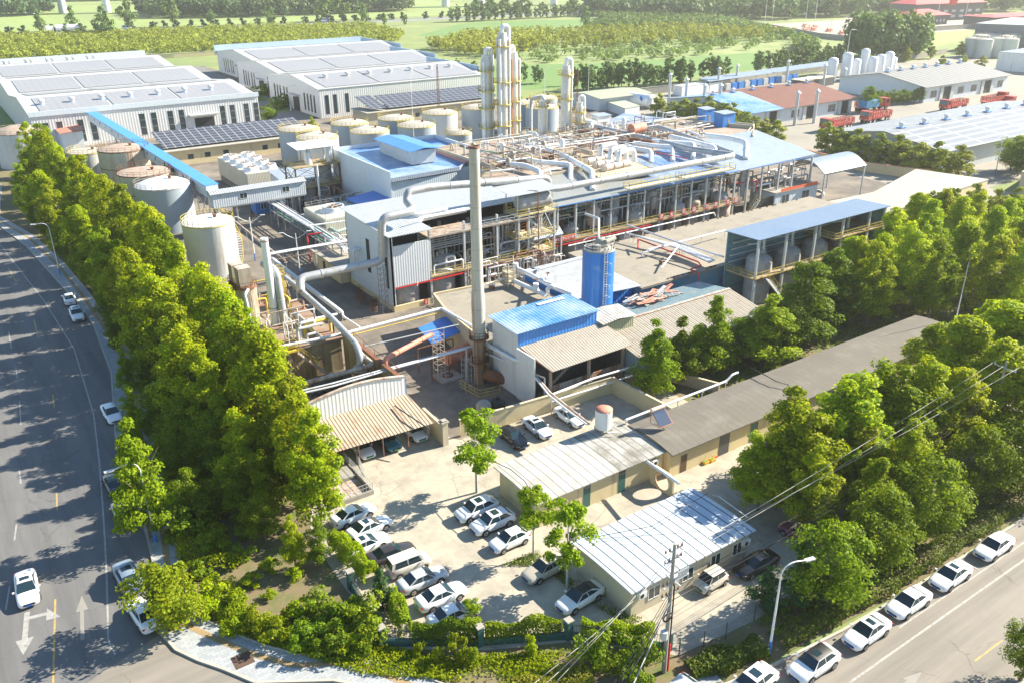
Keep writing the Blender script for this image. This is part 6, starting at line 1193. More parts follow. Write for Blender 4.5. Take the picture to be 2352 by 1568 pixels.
# stair at hall end, side office, arched canopy, cross wall
t = thing('steel_stair', 'steel stair rising to the right end of the hall walkway', 'stair', (136, 116, 0)); b = MB(); rl = MB(); b.stairs((135.8, 114.4, 0), (139.8, 114.8, 3.9), .9, 12, r=rl); b.build('steps', m_steelpale, t); rl.build('railing', m_yellow, t)
B = thing('site_office', 'low pale blue clad block with two blue-framed windows at the hall end', 'building', (150, 117, 0)); b = MB(); b.box(144.8, 114.6, 0, 158.6, 121.4, 4.4); b.build('wall', mat('pale_blue_ribbed_wall', (.55, .62, .66), .5, .06, rib='x', pitch=.45), B); b = MB(); b.box(144.5, 114.3, 4.4, 158.9, 121.6, 4.55); b.build('roof_deck', m_conc, B)
for x in (147, 153.6): win_y(B, x, 1.5, 2.3, 2.1, 114.6, m_glass)
b = MB(); b.box(139.5, 115.0, 0, 144.8, 115.2, 3.8); b.build('dark_bay', m_dark, B)
ac_unit(149.4, 114.5, .3, 'outdoor unit below the blue-framed windows of the hall-end office')
for (p, r, m_, lab) in [([(136, 119, 5.2), (150, 119.4, 5.2), (156, 119.2, 5.2)], .35, m_pipegrey, 'thick grey pipe on the terrace at the hall end'), ([(138, 121, 5.6), (152, 121.5, 5.6), (152, 121.5, 4.6)], .28, m_steel, 'dark pipe on the terrace behind the thick grey one'), ([(134, 116.6, 7.6), (141, 116.8, 7.4), (141, 116.8, 4.6)], .1, m_red, 'thin red pipe at the hall end'), ([(139, 123, 6), (158, 124, 6)], .15, m_pipe, 'slim silver pipe behind the hall end terrace'), ([(137.2, 117.4, 4.4), (137.2, 117.4, 10.5)], .55, m_pipegrey, 'upright fat grey duct at the hall end')]: pipe(lab, p, r, m_)
t = thing('orange_safety_net', 'crumpled orange netting on the hall end terrace', 'safety net', (147, 121, 4.6)); b = MB(); rg = random.Random(2)
for i in range(14): c = Vector((141+i*.55+rg.random()*.3, 120.4+rg.random()*.6, 4.9+rg.random()*.5)); b.boxm(Matrix.Translation(c)@Matrix.Rotation(rg.random()*3, 4, 'X')@Matrix.Rotation(rg.random()*3, 4, 'Z'), .5, .35, .02)
b.build('netting', mat('orange_netting', (.75, .14, .05), .8, .1), t)
b = MB(); b.box(146.2, 114.35, 4.56, 158.1, 114.38, 5.2); b.build('net_strip', mat('orange_netting', (.75, .14, .05), .8, .1), t)
def arch_canopy(label, x0, x1, y0, y1, z, rise, m, pz=0):
    B = thing('arched_canopy', label, 'canopy', ((x0+x1)/2, (y0+y1)/2, pz)); arch_roof(B, x0, x1, y0, y1, z, z, rise, m, .06, 14)
    for x in (x0+.4, x1-.4):
        for y in (y0+.2, y1-.2): b = MB(); b.box(x-.14, y-.14, pz, x+.14, y+.14, z); b.build('post', m_steelpale, B)
    b = MB()
    for x in (x0+.4, x1-.4):
        n = 8; P_ = [Vector((x, y0+(y1-y0)*i/n, z+rise*math.sin(math.pi*i/n)-.12)) for i in range(n+1)]
        for i in range(n): b.bar(P_[i], P_[i+1], .08); b.bar(P_[i]-Vector((0, 0, .35)), P_[i+1]-Vector((0, 0, .35)), .06); b.bar(P_[i], P_[i+1]-Vector((0, 0, .35)), .04)
    for y in (y0+.2, y1-.2): b.bar((x0+.4, y, z-.25), (x1-.4, y, z-.25), .12, .3)
    b.build('truss', m_steel, B); return B
arch_canopy('pale blue arched canopy at the right end of the reactor hall', 158.2, 173.0, 112.9, 122.4, 7.0, 2.2, m_lblue2)
arch_canopy('pale blue arched canopy behind the yellow-railed frame tower', 76.4, 88.8, 115.0, 124.4, 5.6, 2.6, m_lblue2, 0)
# frame tower with horizontal tank
t = platform_tower('frame_tower', 'grey frame tower with three yellow-railed decks holding a horizontal tank', 77.2, 112.2, 84.6, 116.0, [4.4, 7.4, 11.4], m_steelpale, m_yellow, m_creampale, True, 'steel tower', .32, top=11.3)
b = MB(); [b.bar((x, y, 11.4), (x, y, 14.8), .14) for x in (77.3, 84.4) for y in (112.6, 116)]; b.build('roof_posts', m_steelpale, t); b = MB(); b.slab([(75.6, 111.8, 15.0), (85.4, 111.8, 15.0), (85.4, 117.6, 15.6), (75.6, 117.6, 15.6)], .07); b.build('roof', m_wbroof, t)
t = thing('horizontal_tank', 'grey horizontal tank with rusty top fittings on the frame tower', 'tank', (81, 114, 11.5)); b = MB(); c0 = Vector((78.2, 113.6, 13.1)); c1 = Vector((84.0, 113.6, 13.1)); b.cyl(c0, c1, 1.35, n=24)
for c, d in ((c0, -1), (c1, 1)): b.cyl(c, c+Vector((d*.3, 0, 0)), 1.35, 1.1, 24); b.cyl(c+Vector((d*.3, 0, 0)), c+Vector((d*.5, 0, 0)), 1.1, .5, 24)
b.build('shell', m_vessel, t); b = MB(); [b.box(x-.15, 112.6, 11.45, x+.15, 114.6, 12.2) for x in (79.4, 82.6)]; b.build('saddles', m_steel, t); b = MB(); b.tube([(79.6, 113.4, 14.4), (79.6, 113.2, 15.1), (81, 112, 15.1), (81, 111.6, 3)], .09, 6); b.build('red_line', m_rust, t)
t = thing('steel_stair', 'grey stair zigzagging inside the frame tower', 'stair', (80, 114, 4.4)); b = MB(); b.stairs((79, 115, 4.4), (83.4, 115, 7.3), .8, 10); b.stairs((83.4, 113.4, 7.4), (79, 113.4, 11.2), .8, 12); b.build('steps', m_steelpale, t)
# ---------------------------------------------------------------- 9 process roof with pipework
B = thing('process_deck_building', 'broad pink and cream building whose red-brown roof is crowded with pipes', 'building', (118, 145, 0))
pl = [(84.2, 131.2), (112, 131.2), (134, 137.2), (160, 137.2), (170, 143.6), (163, 160), (110, 166), (92, 166), (92, 139), (84.2, 139)]
b = MB(); b.prism(pl, 0, 11.5); b.build('wall', mat('pink_banded_render', (.58, .50, .42), .85, .08, joint=[('z', 3.6, .9, (.50, .27, .22))]), B); b = MB(); b.prism([(p[0], p[1]) for p in pl], 11.503, 11.6); b.build('roof', m_redroof, B)
b = MB(); P_ = [Vector((*p, 11.85)) for p in pl]; [b.bar(p, q, .25, .55) for p, q in zip(P_[3:]+P_[:1], P_[4:]+P_[:2])]; b.build('parapet', m_creampale, B)
Z = 11.6
for i, (x, w, lab) in enumerate([(1690, 0, 'nearest the left end'), (1200, 0, ''), ]): pass
# white swan-neck ducts from the deck down over the front roof
for i, (pth, r, lab) in enumerate([
    ([('G', 740, 340, 12.6), ('G', 860, 350, 12.8), ('G', 985, 400, 12.6), ('G', 995, 600, 10.8)], .55, 'left-most'),
    ([('G', 880, 300, 13), ('G', 1000, 320, 12.9), ('G', 1245, 340, 12.7), ('G', 1243, 485, 11)], .5, 'second'),
    ([('G', 1040, 210, 12.8), ('G', 1180, 260, 12.8), ('G', 1430, 400, 12.7), ('G', 1433, 560, 10.9)], .55, 'third'),
    ([('a', 370, 205, 12.8), ('a', 450, 220, 12.9), ('a', 585, 240, 12.8), ('a', 585, 335, 11.2)], .5, 'fourth'),
    ([('a', 450, 180, 12.9), ('a', 600, 200, 13), ('a', 750, 210, 13), ('a', 750, 320, 11.3)], .5, 'fifth'),
    ([('a', 590, 165, 13.4), ('a', 760, 175, 13.5), ('a', 915, 185, 13.4), ('a', 905, 290, 11.6)], .5, 'sixth'),
    ([('a', 730, 130, 13.4), ('a', 900, 170, 13.4), ('a', 1080, 215, 13.2), ('a', 1075, 340, 11.0)], .6, 'seventh'),
    ([('a', 1000, 120, 14), ('a', 1180, 140, 14), ('a', 1315, 170, 13.6), ('a', 1310, 300, 11.2)], .6, 'right-most')]):
    t = pipe('%s white swan-neck duct bending down over the front roof of the reactor hall' % lab, pth, r, m_pipewhite, True, n=14)
pipe('big grey duct lying diagonally from the rusty drum to the hall front', [('a', 530, 20, 13.2), ('a', 700, 75, 13.2), ('a', 1000, 180, 13.2), ('a', 1200, 255, 13.1)], .55, m_pipegrey)
for i, ((xa, ya), (xb, yb), lab) in enumerate([((80, 325), (275, 285), 'rear'), ((150, 350), (340, 310), 'middle'), ((215, 372), (410, 330), 'front')]):
    p, q = at('a', xa, ya, 12.6), at('a', xb, yb, 12.6); t = thing('heat_exchanger', '%s one of three pinkish horizontal heat exchangers on a yellow-railed deck' % lab, 'heat exchanger', tuple(p)); b = MB(); b.cyl(p, q, .72, n=16); b.build('shell', mat('pinkish_lagging', (.52, .46, .42), .5, .1), t)
    b = MB(); u = (q-p).normalized(); [b.cyl(p+u*k-u*.08, p+u*k+u*.08, .82, n=16) for k in (.3, 2.6, 5.2)]; b.build('flanges', m_rustpale, t)
    b = MB(); e = at('a', xb-20, yb-5, 13.2); b.tube([p+u*4.2, p+u*4.2+Vector((0, 0, 2.4)), p+u*7.0+Vector((0, 0, 2.6)), p+u*8.6+Vector((0, 0, 2.4)), p+u*8.6+Vector((0, -.5, 0))], .5, 12); b.build('swan_neck', m_pipewhite, t)
t = thing('yellow_railed_deck', 'cream deck with yellow railings under the three heat exchangers', 'platform', tuple(at('G', 1620, 400, 11.9))); cs = [at('G', 1330, 345, 11.95), at('G', 1500, 460, 11.95), at('G', 2000, 400, 11.95), at('G', 1780, 310, 11.95)]; b = MB(); b.slab(cs, .15); b.build('deck', m_creampale, t); b = MB(); b.railing(cs, 1.0, 1.6, .05, True); b.build('railing', m_yellow, t)
t = thing('yellow_railed_walkway', 'narrow walkway with yellow railings below the great duct, right part', 'platform', (124, 115.4, 11.4)); b = MB(); b.box(117.5, 114.6, 11.3, 131.5, 116.2, 11.45); b.build('deck', m_steelpale, t); b = MB(); b.railing([(117.5, 114.6, 11.45), (131.5, 114.6, 11.45), (131.5, 116.2, 11.45), (117.5, 116.2, 11.45)], 1.0, 1.5, .05, True); b.build('railing', m_yellow, t)
t = thing('yellow_railed_walkway', 'narrow walkway with yellow railings below the great duct, left part', 'platform', (110, 115.4, 11.4)); b = MB(); b.box(103.5, 114.6, 11.3, 116.6, 116.2, 11.45); b.build('deck', m_steelpale, t); b = MB(); b.railing([(103.5, 114.6, 11.45), (116.6, 114.6, 11.45), (116.6, 116.2, 11.45), (103.5, 116.2, 11.45)], 1.0, 1.5, .05, True); b.build('railing', m_yellow, t)
p = at('a', 430, 75, 14.6); q = at('a', 525, 55, 14.6); t = thing('rusty_drum', 'rusty orange horizontal drum raised on posts above the process deck', 'drum', tuple(p)); b = MB(); b.cyl(p, q, 1.15, n=18); b.build('drum', m_salmon, t); b = MB(); [b.bar((c.x+dx, c.y+dy, Z), (c.x+dx, c.y+dy, 13.6), .15) for c in (p, q) for dx in (0,) for dy in (-.8, .8)]; b.build('stand', m_rustpale, t)
# the maze of small pipes: each run its own thing, steady directions along and across the deck
RUN = [('a', 0, 230, 130, 250, .5, m_vesselb, 'fat beige'), ('a', 245, 180, 380, 215, .45, m_vesselb, 'fat tan'), ('a', 430, 150, 600, 180, .5, m_rust, 'fat rusty brown'), ('a', 600, 165, 670, 175, .5, m_pipewhite, 'fat white'), ('a', 150, 125, 280, 112, .4, m_vesselb, 'beige'), ('a', 0, 170, 260, 140, .18, m_pipewhite, 'white'), ('a', 30, 200, 240, 160, .12, m_rust, 'rust-red'), ('a', 320, 170, 400, 175, .2, m_pipewhite, 'short white'), ('a', 540, 115, 740, 100, .12, m_green, 'green'), ('a', 560, 125, 760, 108, .12, m_green, 'lower green'), ('a', 660, 115, 740, 130, .42, m_vesselb, 'stubby grey-brown'), ('a', 620, 250, 860, 300, .1, m_red, 'thin red'), ('a', 800, 200, 1000, 260, .1, m_rust, 'thin dark red'), ('a', 440, 195, 700, 215, .14, m_pipewhite, 'slim white'), ('a', 860, 85, 960, 125, .3, m_pipewhite, 'white valve-studded'), ('a', 620, 45, 900, 15, .12, m_pipe, 'pale parapet'), ('a', 550, 12, 640, 12, .14, m_green, 'small green'),
    ('G', 490, 330, 570, 365, .42, m_vesselb, 'short brown'), ('G', 480, 290, 700, 300, .14, m_pipewhite, 'white'), ('G', 560, 230, 720, 260, .14, m_green, 'green'), ('G', 620, 320, 910, 280, .18, m_pipewhite, 'long white'), ('G', 720, 270, 900, 320, .4, m_vesselb, 'brown fat'), ('G', 560, 400, 760, 380, .2, m_pipewhite, 'left white'), ('G', 860, 200, 1150, 160, .2, m_pipe, 'silver'), ('G', 790, 210, 960, 185, .42, m_pipegrey, 'grey fat'), ('G', 980, 210, 1250, 170, .14, m_pipewhite, 'thin white'), ('G', 1280, 205, 1420, 245, .5, m_vesselb, 'fat tan capped'), ('G', 480, 250, 1000, 190, .1, m_pipegrey, 'long thin grey'), ('G', 1010, 230, 1300, 300, .12, m_rust, 'thin rusty'), ('G', 1060, 370, 1080, 430, .1, m_pipewhite, 'short white rail'), ('G', 1000, 400, 1230, 360, .1, m_pipewhite, 'thin white front'), ('G', 1230, 120, 1500, 150, .14, m_rust, 'red-brown rear'), ('G', 1180, 130, 1600, 100, .14, m_pipewhite, 'white rear'), ('G', 1640, 130, 1780, 160, .38, m_rust, 'rust-brown thick'), ('G', 480, 220, 600, 240, .12, m_green, 'bent green')]
for i, (w, xa, ya, xb, yb, r, m_, ds) in enumerate(RUN):
    z = Z+.5+r+(i % 3)*.35; p, q = at(w, xa, ya, z), at(w, xb, yb, z); zone = 'left part' if w == 'G' and xa < 900 else 'middle part' if w == 'G' or xa < 350 else 'right part'
    d = (q-p).normalized(); path = [p, q] if i % 3 else [p-Vector((0, 0, z-Z)), p, q, q-Vector((0, 0, z-Z))]
    pipe('%s pipe run on the %s of the process deck, %s run' % (ds, zone, nth(i)), path, r, m_, r > .3, 4, h0=Z)
for i, (w, xa, ya, xb, yb) in enumerate([('G', 490, 390, 1250, 250), ('G', 860, 250, 1560, 110), ('G', 1060, 230, 1340, 330), ('a', 250, 60, 900, 130), ('a', 60, 140, 300, 90), ('a', 300, 190, 420, 300)]):
    p, q = at(w, xa, ya, Z), at(w, xb, yb, Z); t = thing('deck_railing', 'thin %s railing crossing the process deck, %s of six' % (['yellow', 'white'][i % 2], nth(i)), 'railing', tuple(p)); b = MB(); b.railing([p, q], 1.05, 2, .05); b.build('rails', m_yellow if i % 2 == 0 else m_steelpale, t)
for (w, x, y, sx, sy, h, m_, lab) in [('C', 1755, 1050, 1.6, 1.3, 3.4, m_bluewall, 'left one of two blue sheds on the red roof'), ('C', 1915, 1080, 2.1, 1.5, 3.2, m_bluewall, 'right one of two blue sheds on the red roof'), ('C', 860, 1110, 2.0, 1.4, 3.4, m_whiterib_x, 'white ribbed hut on the process deck behind the beige pipes')]:
    c = at(w, x, y, Z); t = thing('roof_hut', lab, 'hut', tuple(c)); b = MB(); b.box(c.x-sx, c.y-sy, Z, c.x+sx, c.y+sy, Z+h); b.build('walls', m_, t); b = MB(); b.slab([(c.x-sx-.2, c.y-sy-.2, Z+h+.1), (c.x+sx+.2, c.y-sy-.2, Z+h+.1), (c.x+sx+.2, c.y+sy+.2, Z+h+.35), (c.x-sx-.2, c.y+sy+.2, Z+h+.35)], .08); b.build('roof', m_lblue, t); b = MB(); b.box(c.x-.4, c.y-sy-.03, Z+.1, c.x+.4, c.y-sy-.004, Z+2); b.build('door', m_steel, t)
t = thing('red_terrace', 'low walled red terrace carrying the two blue sheds', 'roof terrace', (160, 150, Z)); cs = [at('C', 1500, 1240, Z+.02), at('C', 1400, 1110, Z+.02), at('C', 1650, 1060, Z+.02), at('C', 2170, 1105, Z+.02), at('C', 2160, 1190, Z+.02)]; 
for p, q in zip(cs[2:4], cs[3:5]): b = MB(); b.bar(p+Vector((0, 0, .4)), q+Vector((0, 0, .4)), .25, .9); b.build('parapet_wall', m_creampale, t)
B = thing('blue_white_roof_building', 'low building with a striped blue and white roof behind the process deck', 'building', (185, 175, 0)); cs = [at('C', 800, 1090, 9), at('C', 1060, 970, 9), at('C', 1640, 1040, 9), at('C', 1300, 1120, 9)]; b = MB(); b.prism([(p.x, p.y) for p in cs], 0, 8.6); b.build('wall', m_cream, B); roofslab(B, cs, mat('striped_blue_white_roof', (.08, .2, .5), .4, .1, .3, rib='x', pitch=.6, dirt_or_glare=(.34, .36, .38), damt=.75, dscale=.12), .15)
def jungle(label, x0, y0, x1, y1, z0, z1, n, seed, L=15, ms=None, skip=None):
    """small process pipework: every run a part of its own"""
    t = thing('pipework', label, 'pipework', (x0, y0, z0)); rg = random.Random(seed); ms = ms or (m_pipewhite, m_pipewhite, m_pipe, m_pipegrey, m_rustpale, m_steelpale, m_creampale, m_rust)
    for i in range(n):
        x, y = rg.uniform(x0, x1), rg.uniform(y0, y1); z = z0+(z1-z0)*rg.uniform(.15, 1); l = rg.uniform(.2, 1)*L; r = rg.choice((.07, .07, .1, .1, .14, .2)); b = MB()
        if skip and skip(x, y): y += 6
        if rg.random() < .55: xe = min(x+l, x1+1); b.tube([(x, y, z0), (x, y, z), (xe, y, z), (xe, y, z-rg.uniform(.2, .45) if i % 2 else z0)], r, 6)
        else: ye = min(y+l, y1+.6); b.tube([(x, y, z0), (x, y, z), (x, ye, z), (x, ye, z0)], r, 6)
        b.build('pipe_run', rg.choice(ms), t)
    return t
jungle('dense tangle of thin pale pipes covering the process deck', 93, 133, 150, 160, Z, Z+3, 95, 31, skip=lambda x, y: y < 138 and x > 112)
jungle('second layer of larger pale pipes over the rear of the process deck', 94, 146, 160, 163, Z, Z+2.4, 60, 32, 18)
jungle('pipes and valves inside the upper floor of the long reactor hall', 85, 117.4, 132, 122, 4, 10, 90, 33, 7)
jungle('pipes inside the open bays of the white building', 60.6, 112.6, 80, 118, 4.4, 10.5, 50, 34, 6)
jungle('ground level pipes between the white building and the pale flat roof', 66, 104.6, 83, 111, 0, 6.5, 60, 35, 6)
jungle('pipes and ducts around the foot of the process tower', 57, 160, 74, 180, 0, 5.4, 80, 36, 7, (m_rust, m_steelpale, m_steel, m_pipewhite, m_pipegrey, m_rustpale))
jungle('small pipework on the ribbed flat shed and around the dust collectors', 29.5, 99, 37.5, 119, 4.6, 7.4, 34, 37, 6, (m_rustpale, m_pipewhite, m_yellow, m_steelpale))
jungle('pipes on the terrace at the right end of the reactor hall', 136, 117, 157, 125, 4.6, 8, 44, 38, 8)
jungle('pipes in the pump yard between the rack and the white building', 57.5, 129, 71, 147, 0, 3.6, 70, 39, 8, (m_pipewhite, m_pipe, m_green, m_steelpale, m_pipewhite))
rg = random.Random(31)
for i in range(16):
    x, y = rg.uniform(94, 148), rg.uniform(139, 158); t = thing('deck_equipment', 'small pale vessel with a frame amid the pipe tangle, %s of sixteen from the left' % nth(i), 'vessel', (94+(x-94), y, Z), 'small vessels on the process deck'); b = MB(); h_ = rg.uniform(1.2, 3); b.lathe([(.5, .3), (.55, h_), (.2, h_+.3)], 10, (x, y, Z)); b.build('shell', rg.choice((m_white, m_rustpale, m_vesselb)), t); b = MB(); b.railing([(x-1.2, y-1, Z), (x+1.2, y-1, Z), (x+1.2, y+1, Z)], 1.1, 1.2, .05); b.build('frame', m_steelpale, t)
# ---------------------------------------------------------------- 10 distillation columns
m_col = mat('silver_column_lagging', (.62, .62, .60), .4, .1, .5, metal=.15, dirt_or_glare=(.44, .28, .14), damt=.34, dscale=.5, streak=True, joint=[('z', 1.3, .04, (.45, .44, .41))])
m_colr = mat('rusty_column_pipe', (.42, .22, .12), .7, .2, 1)
def column(label, x, y, r, h, plats, side=None, swan=True, z0=0, ms=None):
    t = thing('distillation_column', label, 'column', (x, y, z0)); c = (x, y, 0)
    b = MB(); b.lathe([(r, z0), (r, h-1.2), (r*.8, h-.8), (r*.8, h)], 22, c); b.build('shell', m_col, t)
    for k in (1, -1) if side != 'one' else (1,):
        b = MB(); px = x+k*r*.95; b.cyl((px, y-r*.75, z0+1), (px, y-r*.75, h-1.4), r*.22, n=8); b.build('side_pipe', m_colr if (side == 'rust' and k == -1) else m_pipewhite, t)
    for z in plats:
        b = MB(); b.lathe([(r+.75, z), (r+.75, z+.12), (r, z+.12)], 20, c); b.ring_rail((x, y, z+.1), r+.72, 1.05, 14, .05); b.build('platform', m_yellow, t)
    if swan: b = MB(); s = 1 if side != 'rust' else -1; b.tube([(x+(s*.0), y, h-.1), (x, y, h+1.3), (x+s*r*1.15, y-.2, h+1.3), (x+s*r*1.15, y-.4, h-3)], r*.42, 12); b.build('swan_neck', m_pipewhite, t)
    b = MB(); [b.bar((x+dx, y-r-.3, z0+1), (x+dx, y-r-.3, h-2), .05) for dx in (-.25, .25)]; [b.bar((x-.25, y-r-.3, z0+1+.6*k), (x+.25, y-r-.3, z0+1+.6*k), .04) for k in range(int((h-z0-3)/.6))]; b.build('ladder', m_yellow, t); return t
column('left of the three tall rust-streaked columns', 111.2, 174.8, 1.25, 29.6, [9.5, 13, 17.5, 21.5, 26.0]); column('tallest distillation column, the middle one with a red lamp on top', 114.2, 172.4, 1.35, 34.6, [8.5, 13.5, 18.5, 23.5, 31.5])
column('right of the three tall columns, with a rusty side pipe', 119, 174.8, 1.2, 29.8, [9.5, 14, 18.5, 23.2], 'rust'); column('slender clean white column standing apart to the right', 127, 164.6, 1.15, 27.2, [11.6, 19.5, 25.0], 'one')
column('short white column in front of the blue tanks with an arched pipe', 121.4, 166.4, .95, 19.4, [18.0], 'one', False); column('short column with several yellow rings right of the slender column', 130.5, 163.6, .95, 18.6, [11.4, 13.8, 16.2], 'one')
pipe('grey arched pipe beside the short white column', [('C', 265, 1210, 8), ('C', 265, 850, 17.5), ('C', 360, 830, 18.5), ('C', 385, 870, 18)], .4, m_pipegrey)
pipe('tan pipe curving from the slender column down to a beige drum', [('C', 575, 640, 23), ('C', 575, 1120, 12.6), ('C', 700, 1170, 12.8), ('C', 720, 1230, 12.4)], .35, m_vesselb)
b = MB(); b.cyl((114.2, 172.4, 36.0), (114.2, 172.4, 37.6), .06, n=6); o = b.build('lightning_rod', m_red, None, 'thin red rod on top of the tallest column', 'rod')
t = thing('horizontal_drum', 'white horizontal drum with dark end beside the ringed column', 'drum', tuple(at('C', 770, 1080, 12))); p = at('C', 770, 1080, 13); b = MB(); b.cyl(p+Vector((0, -1.5, 0)), p+Vector((0, 3, 0)), 1.5, n=18); b.build('shell', m_white, t)
# ---------------------------------------------------------------- 11 tanks
m_tankg = mat('blue_grey_tank_paint', (.32, .38, .43), .55, .08, .3, dirt_or_glare=(.42, .38, .32), damt=.15, streak=True)
m_tankw = mat('pale_tank_paint', (.52, .54, .54), .55, .07, .3, dirt_or_glare=(.36, .26, .18), damt=.2, streak=True)
m_tankr = mat('cream_rusty_ribbed_tank', (.60, .56, .46), .65, .12, .4, rib='s', pitch=.5, dirt_or_glare=(.30, .14, .06), damt=.42, streak=True, dscale=.6)
m_ttop = mat('cream_tank_top', (.44, .41, .35), .7, .1, .4, dirt_or_glare=(.34, .26, .19), damt=.3)
m_ttopr = mat('peeling_rusty_tank_top', (.38, .32, .26), .8, .15, .5, dirt_or_glare=(.34, .2, .14), damt=.5, dscale=.6)
m_ttopw = mat('white_tank_dome', (.70, .71, .72), .5, .06, .5)
def tank(label, x, y, r, h, ms, mt, dome=.9, rail=m_yellow, grp=None, band=True, stair=False):
    t = thing('storage_tank', label, 'tank', (x, y, 0), grp); b = MB(); b.lathe([(r, 0), (r, h)], 40, (x, y, 0)); b.build('shell', ms, t)
    b = MB(); b.lathe([(r+.05, h), (r*.97, h+dome*.1), (r*.72, h+dome*.55), (r*.4, h+dome*.88), (.1, h+dome)], 40, (x, y, 0)); b.build('top', mt, t)
    b = MB(); b.ring_rail((x, y, h+.02), r-.02, 1.0, 26, .05); b.build('railing', rail, t)
    if band: b = MB(); [b.lathe([(r+.04, z), (r+.04, z+.14)], 40, (x, y, 0)) for z in (h-.14,)+((h*.55,) if ms is m_tankr else ())]; b.build('rim_band', rail, t)
    b = MB(); b.lathe([(.3, h+dome*.8), (.3, h+dome+.4), (.45, h+dome+.4), (.45, h+dome+.5)], 10, (x+r*.25, y-r*.2, 0)); b.build('vent', m_rust, t)
    if stair:
        b = MB(); rb = MB(); n = 26; pr = None
        for k in range(n+1):
            a = math.radians(-60)+math.radians(110)*k/n; z = h*(1-(n-k)/n*.96) ; c = Vector((x+(r+.45)*math.cos(a), y+(r+.45)*math.sin(a), z)); M = Matrix.Translation(c)@Matrix.Rotation(a, 4, 'Z'); b.boxm(M, .42, .16, .03); o_ = Vector((math.cos(a), math.sin(a), 0))*.42; rb.bar(c+o_, c+o_+Vector((0, 0, 1)), .04)
            if pr: rb.bar(pr, c+o_+Vector((0, 0, 1)), .05); rb.bar(pr-Vector((0, 0, 1)), c+o_, .06)
            pr = c+o_+Vector((0, 0, 1))
        b.build('spiral_steps', m_steelpale, t); rb.build('spiral_rail', m_yellow, t)
    return t
tank('big rust-topped cream tank at the left edge behind the tree row', 19.6, 264, 5.9, 9, m_tankw, m_ttopr, 1.6, m_rustpale); tank('low white tank behind the cream ribbed tank', 31.6, 236, 4.6, 7, m_tankw, m_ttop, .5)
tank('cream ribbed rust-streaked tank with a grey-brown top', 37.7, 222.5, 5.8, 9.2, m_tankr, m_ttopr, .7, m_rust); tank('squat tank with a peeling brown roof, between the ribbed and the white-domed tank', 36.3, 194.5, 5.6, 9.0, m_tankr, m_ttopr, .5, m_rust)
tank('blue-grey tank with a clean white dome', 36.6, 180.4, 5.4, 9.0, m_tankg, m_ttopw, 1.3, m_rustpale); tank('pale grey tank with a spiral stair, closest to the boiler yard', 36.2, 147.5, 4.35, 9.2, m_tankw, m_ttopw, .8, m_yellow, stair=True)
for i, (x, y, r, h, ms, ds) in enumerate([(82.0, 222.4, 5.4, 9.0, m_tankg, 'grey tank with yellow rail, first in the rear row'), (81.6, 209, 5.3, 9.0, m_tankw, 'lilac-grey tank in front of the first rear tank'), (97.0, 223.4, 5.2, 8.8, m_tankg, 'dark blue-grey tank, second in the rear row'), (96.2, 209.0, 5.2, 8.9, m_tankg, 'blue-grey tank, second in the front row'), (110.4, 221.6, 5.2, 9, m_tankg, 'tank right of the thin lightning mast in the rear row'), (109.9, 208.4, 5.2, 9, m_tankg, 'tank in the front row behind the blue ventilated roof'), (123.2, 219, 5.1, 9.6, m_tankw, 'tall pale tank right of the front-row tanks'), (112.6, 190.4, 3.3, 9.2, m_tankg, 'small tank with yellow-railed top before the tall pale tank'), (136.2, 219, 4.9, 9.8, m_tankg, 'dark patched tank behind the tall columns'), (151.0, 217, 4.7, 10, m_tankg, 'tank seen between the middle and right columns'), (151.0, 207, 4.9, 10, m_tankg, 'blue tank with vertical stripes behind the short white column'), (164, 224, 4.4, 9.5, m_tankg, 'rearmost tank right of the columns'), (124.8, 177.6, 2.7, 9.6, m_ttop, 'small cream-topped tank at the foot of the columns')]):
    tank(ds, x, y, r, h, ms, m_ttop, .9, m_yellow)
tank('small plain grey tank beyond the far left warehouse corner', 31.6, 404, 3.0, 9, m_tankg, m_tankg, .3, m_steel)
# ---------------------------------------------------------------- 12 blue-roofed white block with monitor
B = thing('white_blue_roof_building', 'white building with parapets, blue ribbed roof and a raised ventilator', 'building', (84, 164, 0))
b = MB(); b.box(72.7, 150.0, 0, 72.95, 178.6, 12.2); b.box(72.95, 178.35, 0, 99, 178.6, 12.2); b.box(98.75, 158, 0, 99, 178.35, 12.2); b.box(72.95, 151.5, 0, 92, 151.75, 10.5); b.build('wall', m_wclad, B)
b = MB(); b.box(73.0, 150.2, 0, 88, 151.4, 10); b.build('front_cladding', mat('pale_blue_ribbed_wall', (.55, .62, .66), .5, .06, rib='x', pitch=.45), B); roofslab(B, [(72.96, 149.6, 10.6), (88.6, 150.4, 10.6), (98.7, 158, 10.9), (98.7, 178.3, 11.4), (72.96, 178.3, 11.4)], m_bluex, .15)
b = MB(); b.bar((72.7, 149.6, 10.7), (88.6, 150.4, 10.7), .3, .8); b.bar((88.6, 150.4, 10.7), (98.7, 158, 10.9), .3, .8); b.build('fascia', m_lblue, B)
b = MB(); b.box(81.6, 157.8, 11.0, 87.4, 172.6, 13.8); b.build('ventilator_walls', m_steelpale, B); b = MB(); b.slab([(80.8, 156.6, 14), (84.4, 156.6, 14.5), (84.4, 174, 14.5), (80.8, 174, 14)], .08); b.slab([(84.4, 156.6, 14.5), (88.4, 156.6, 14), (88.4, 174, 14), (84.4, 174, 14.5)], .08); b.build('ventilator_roof', mat('blue_ridge_sheet', (.07, .24, .6), .4, .12, rib='y', pitch=.5), B)
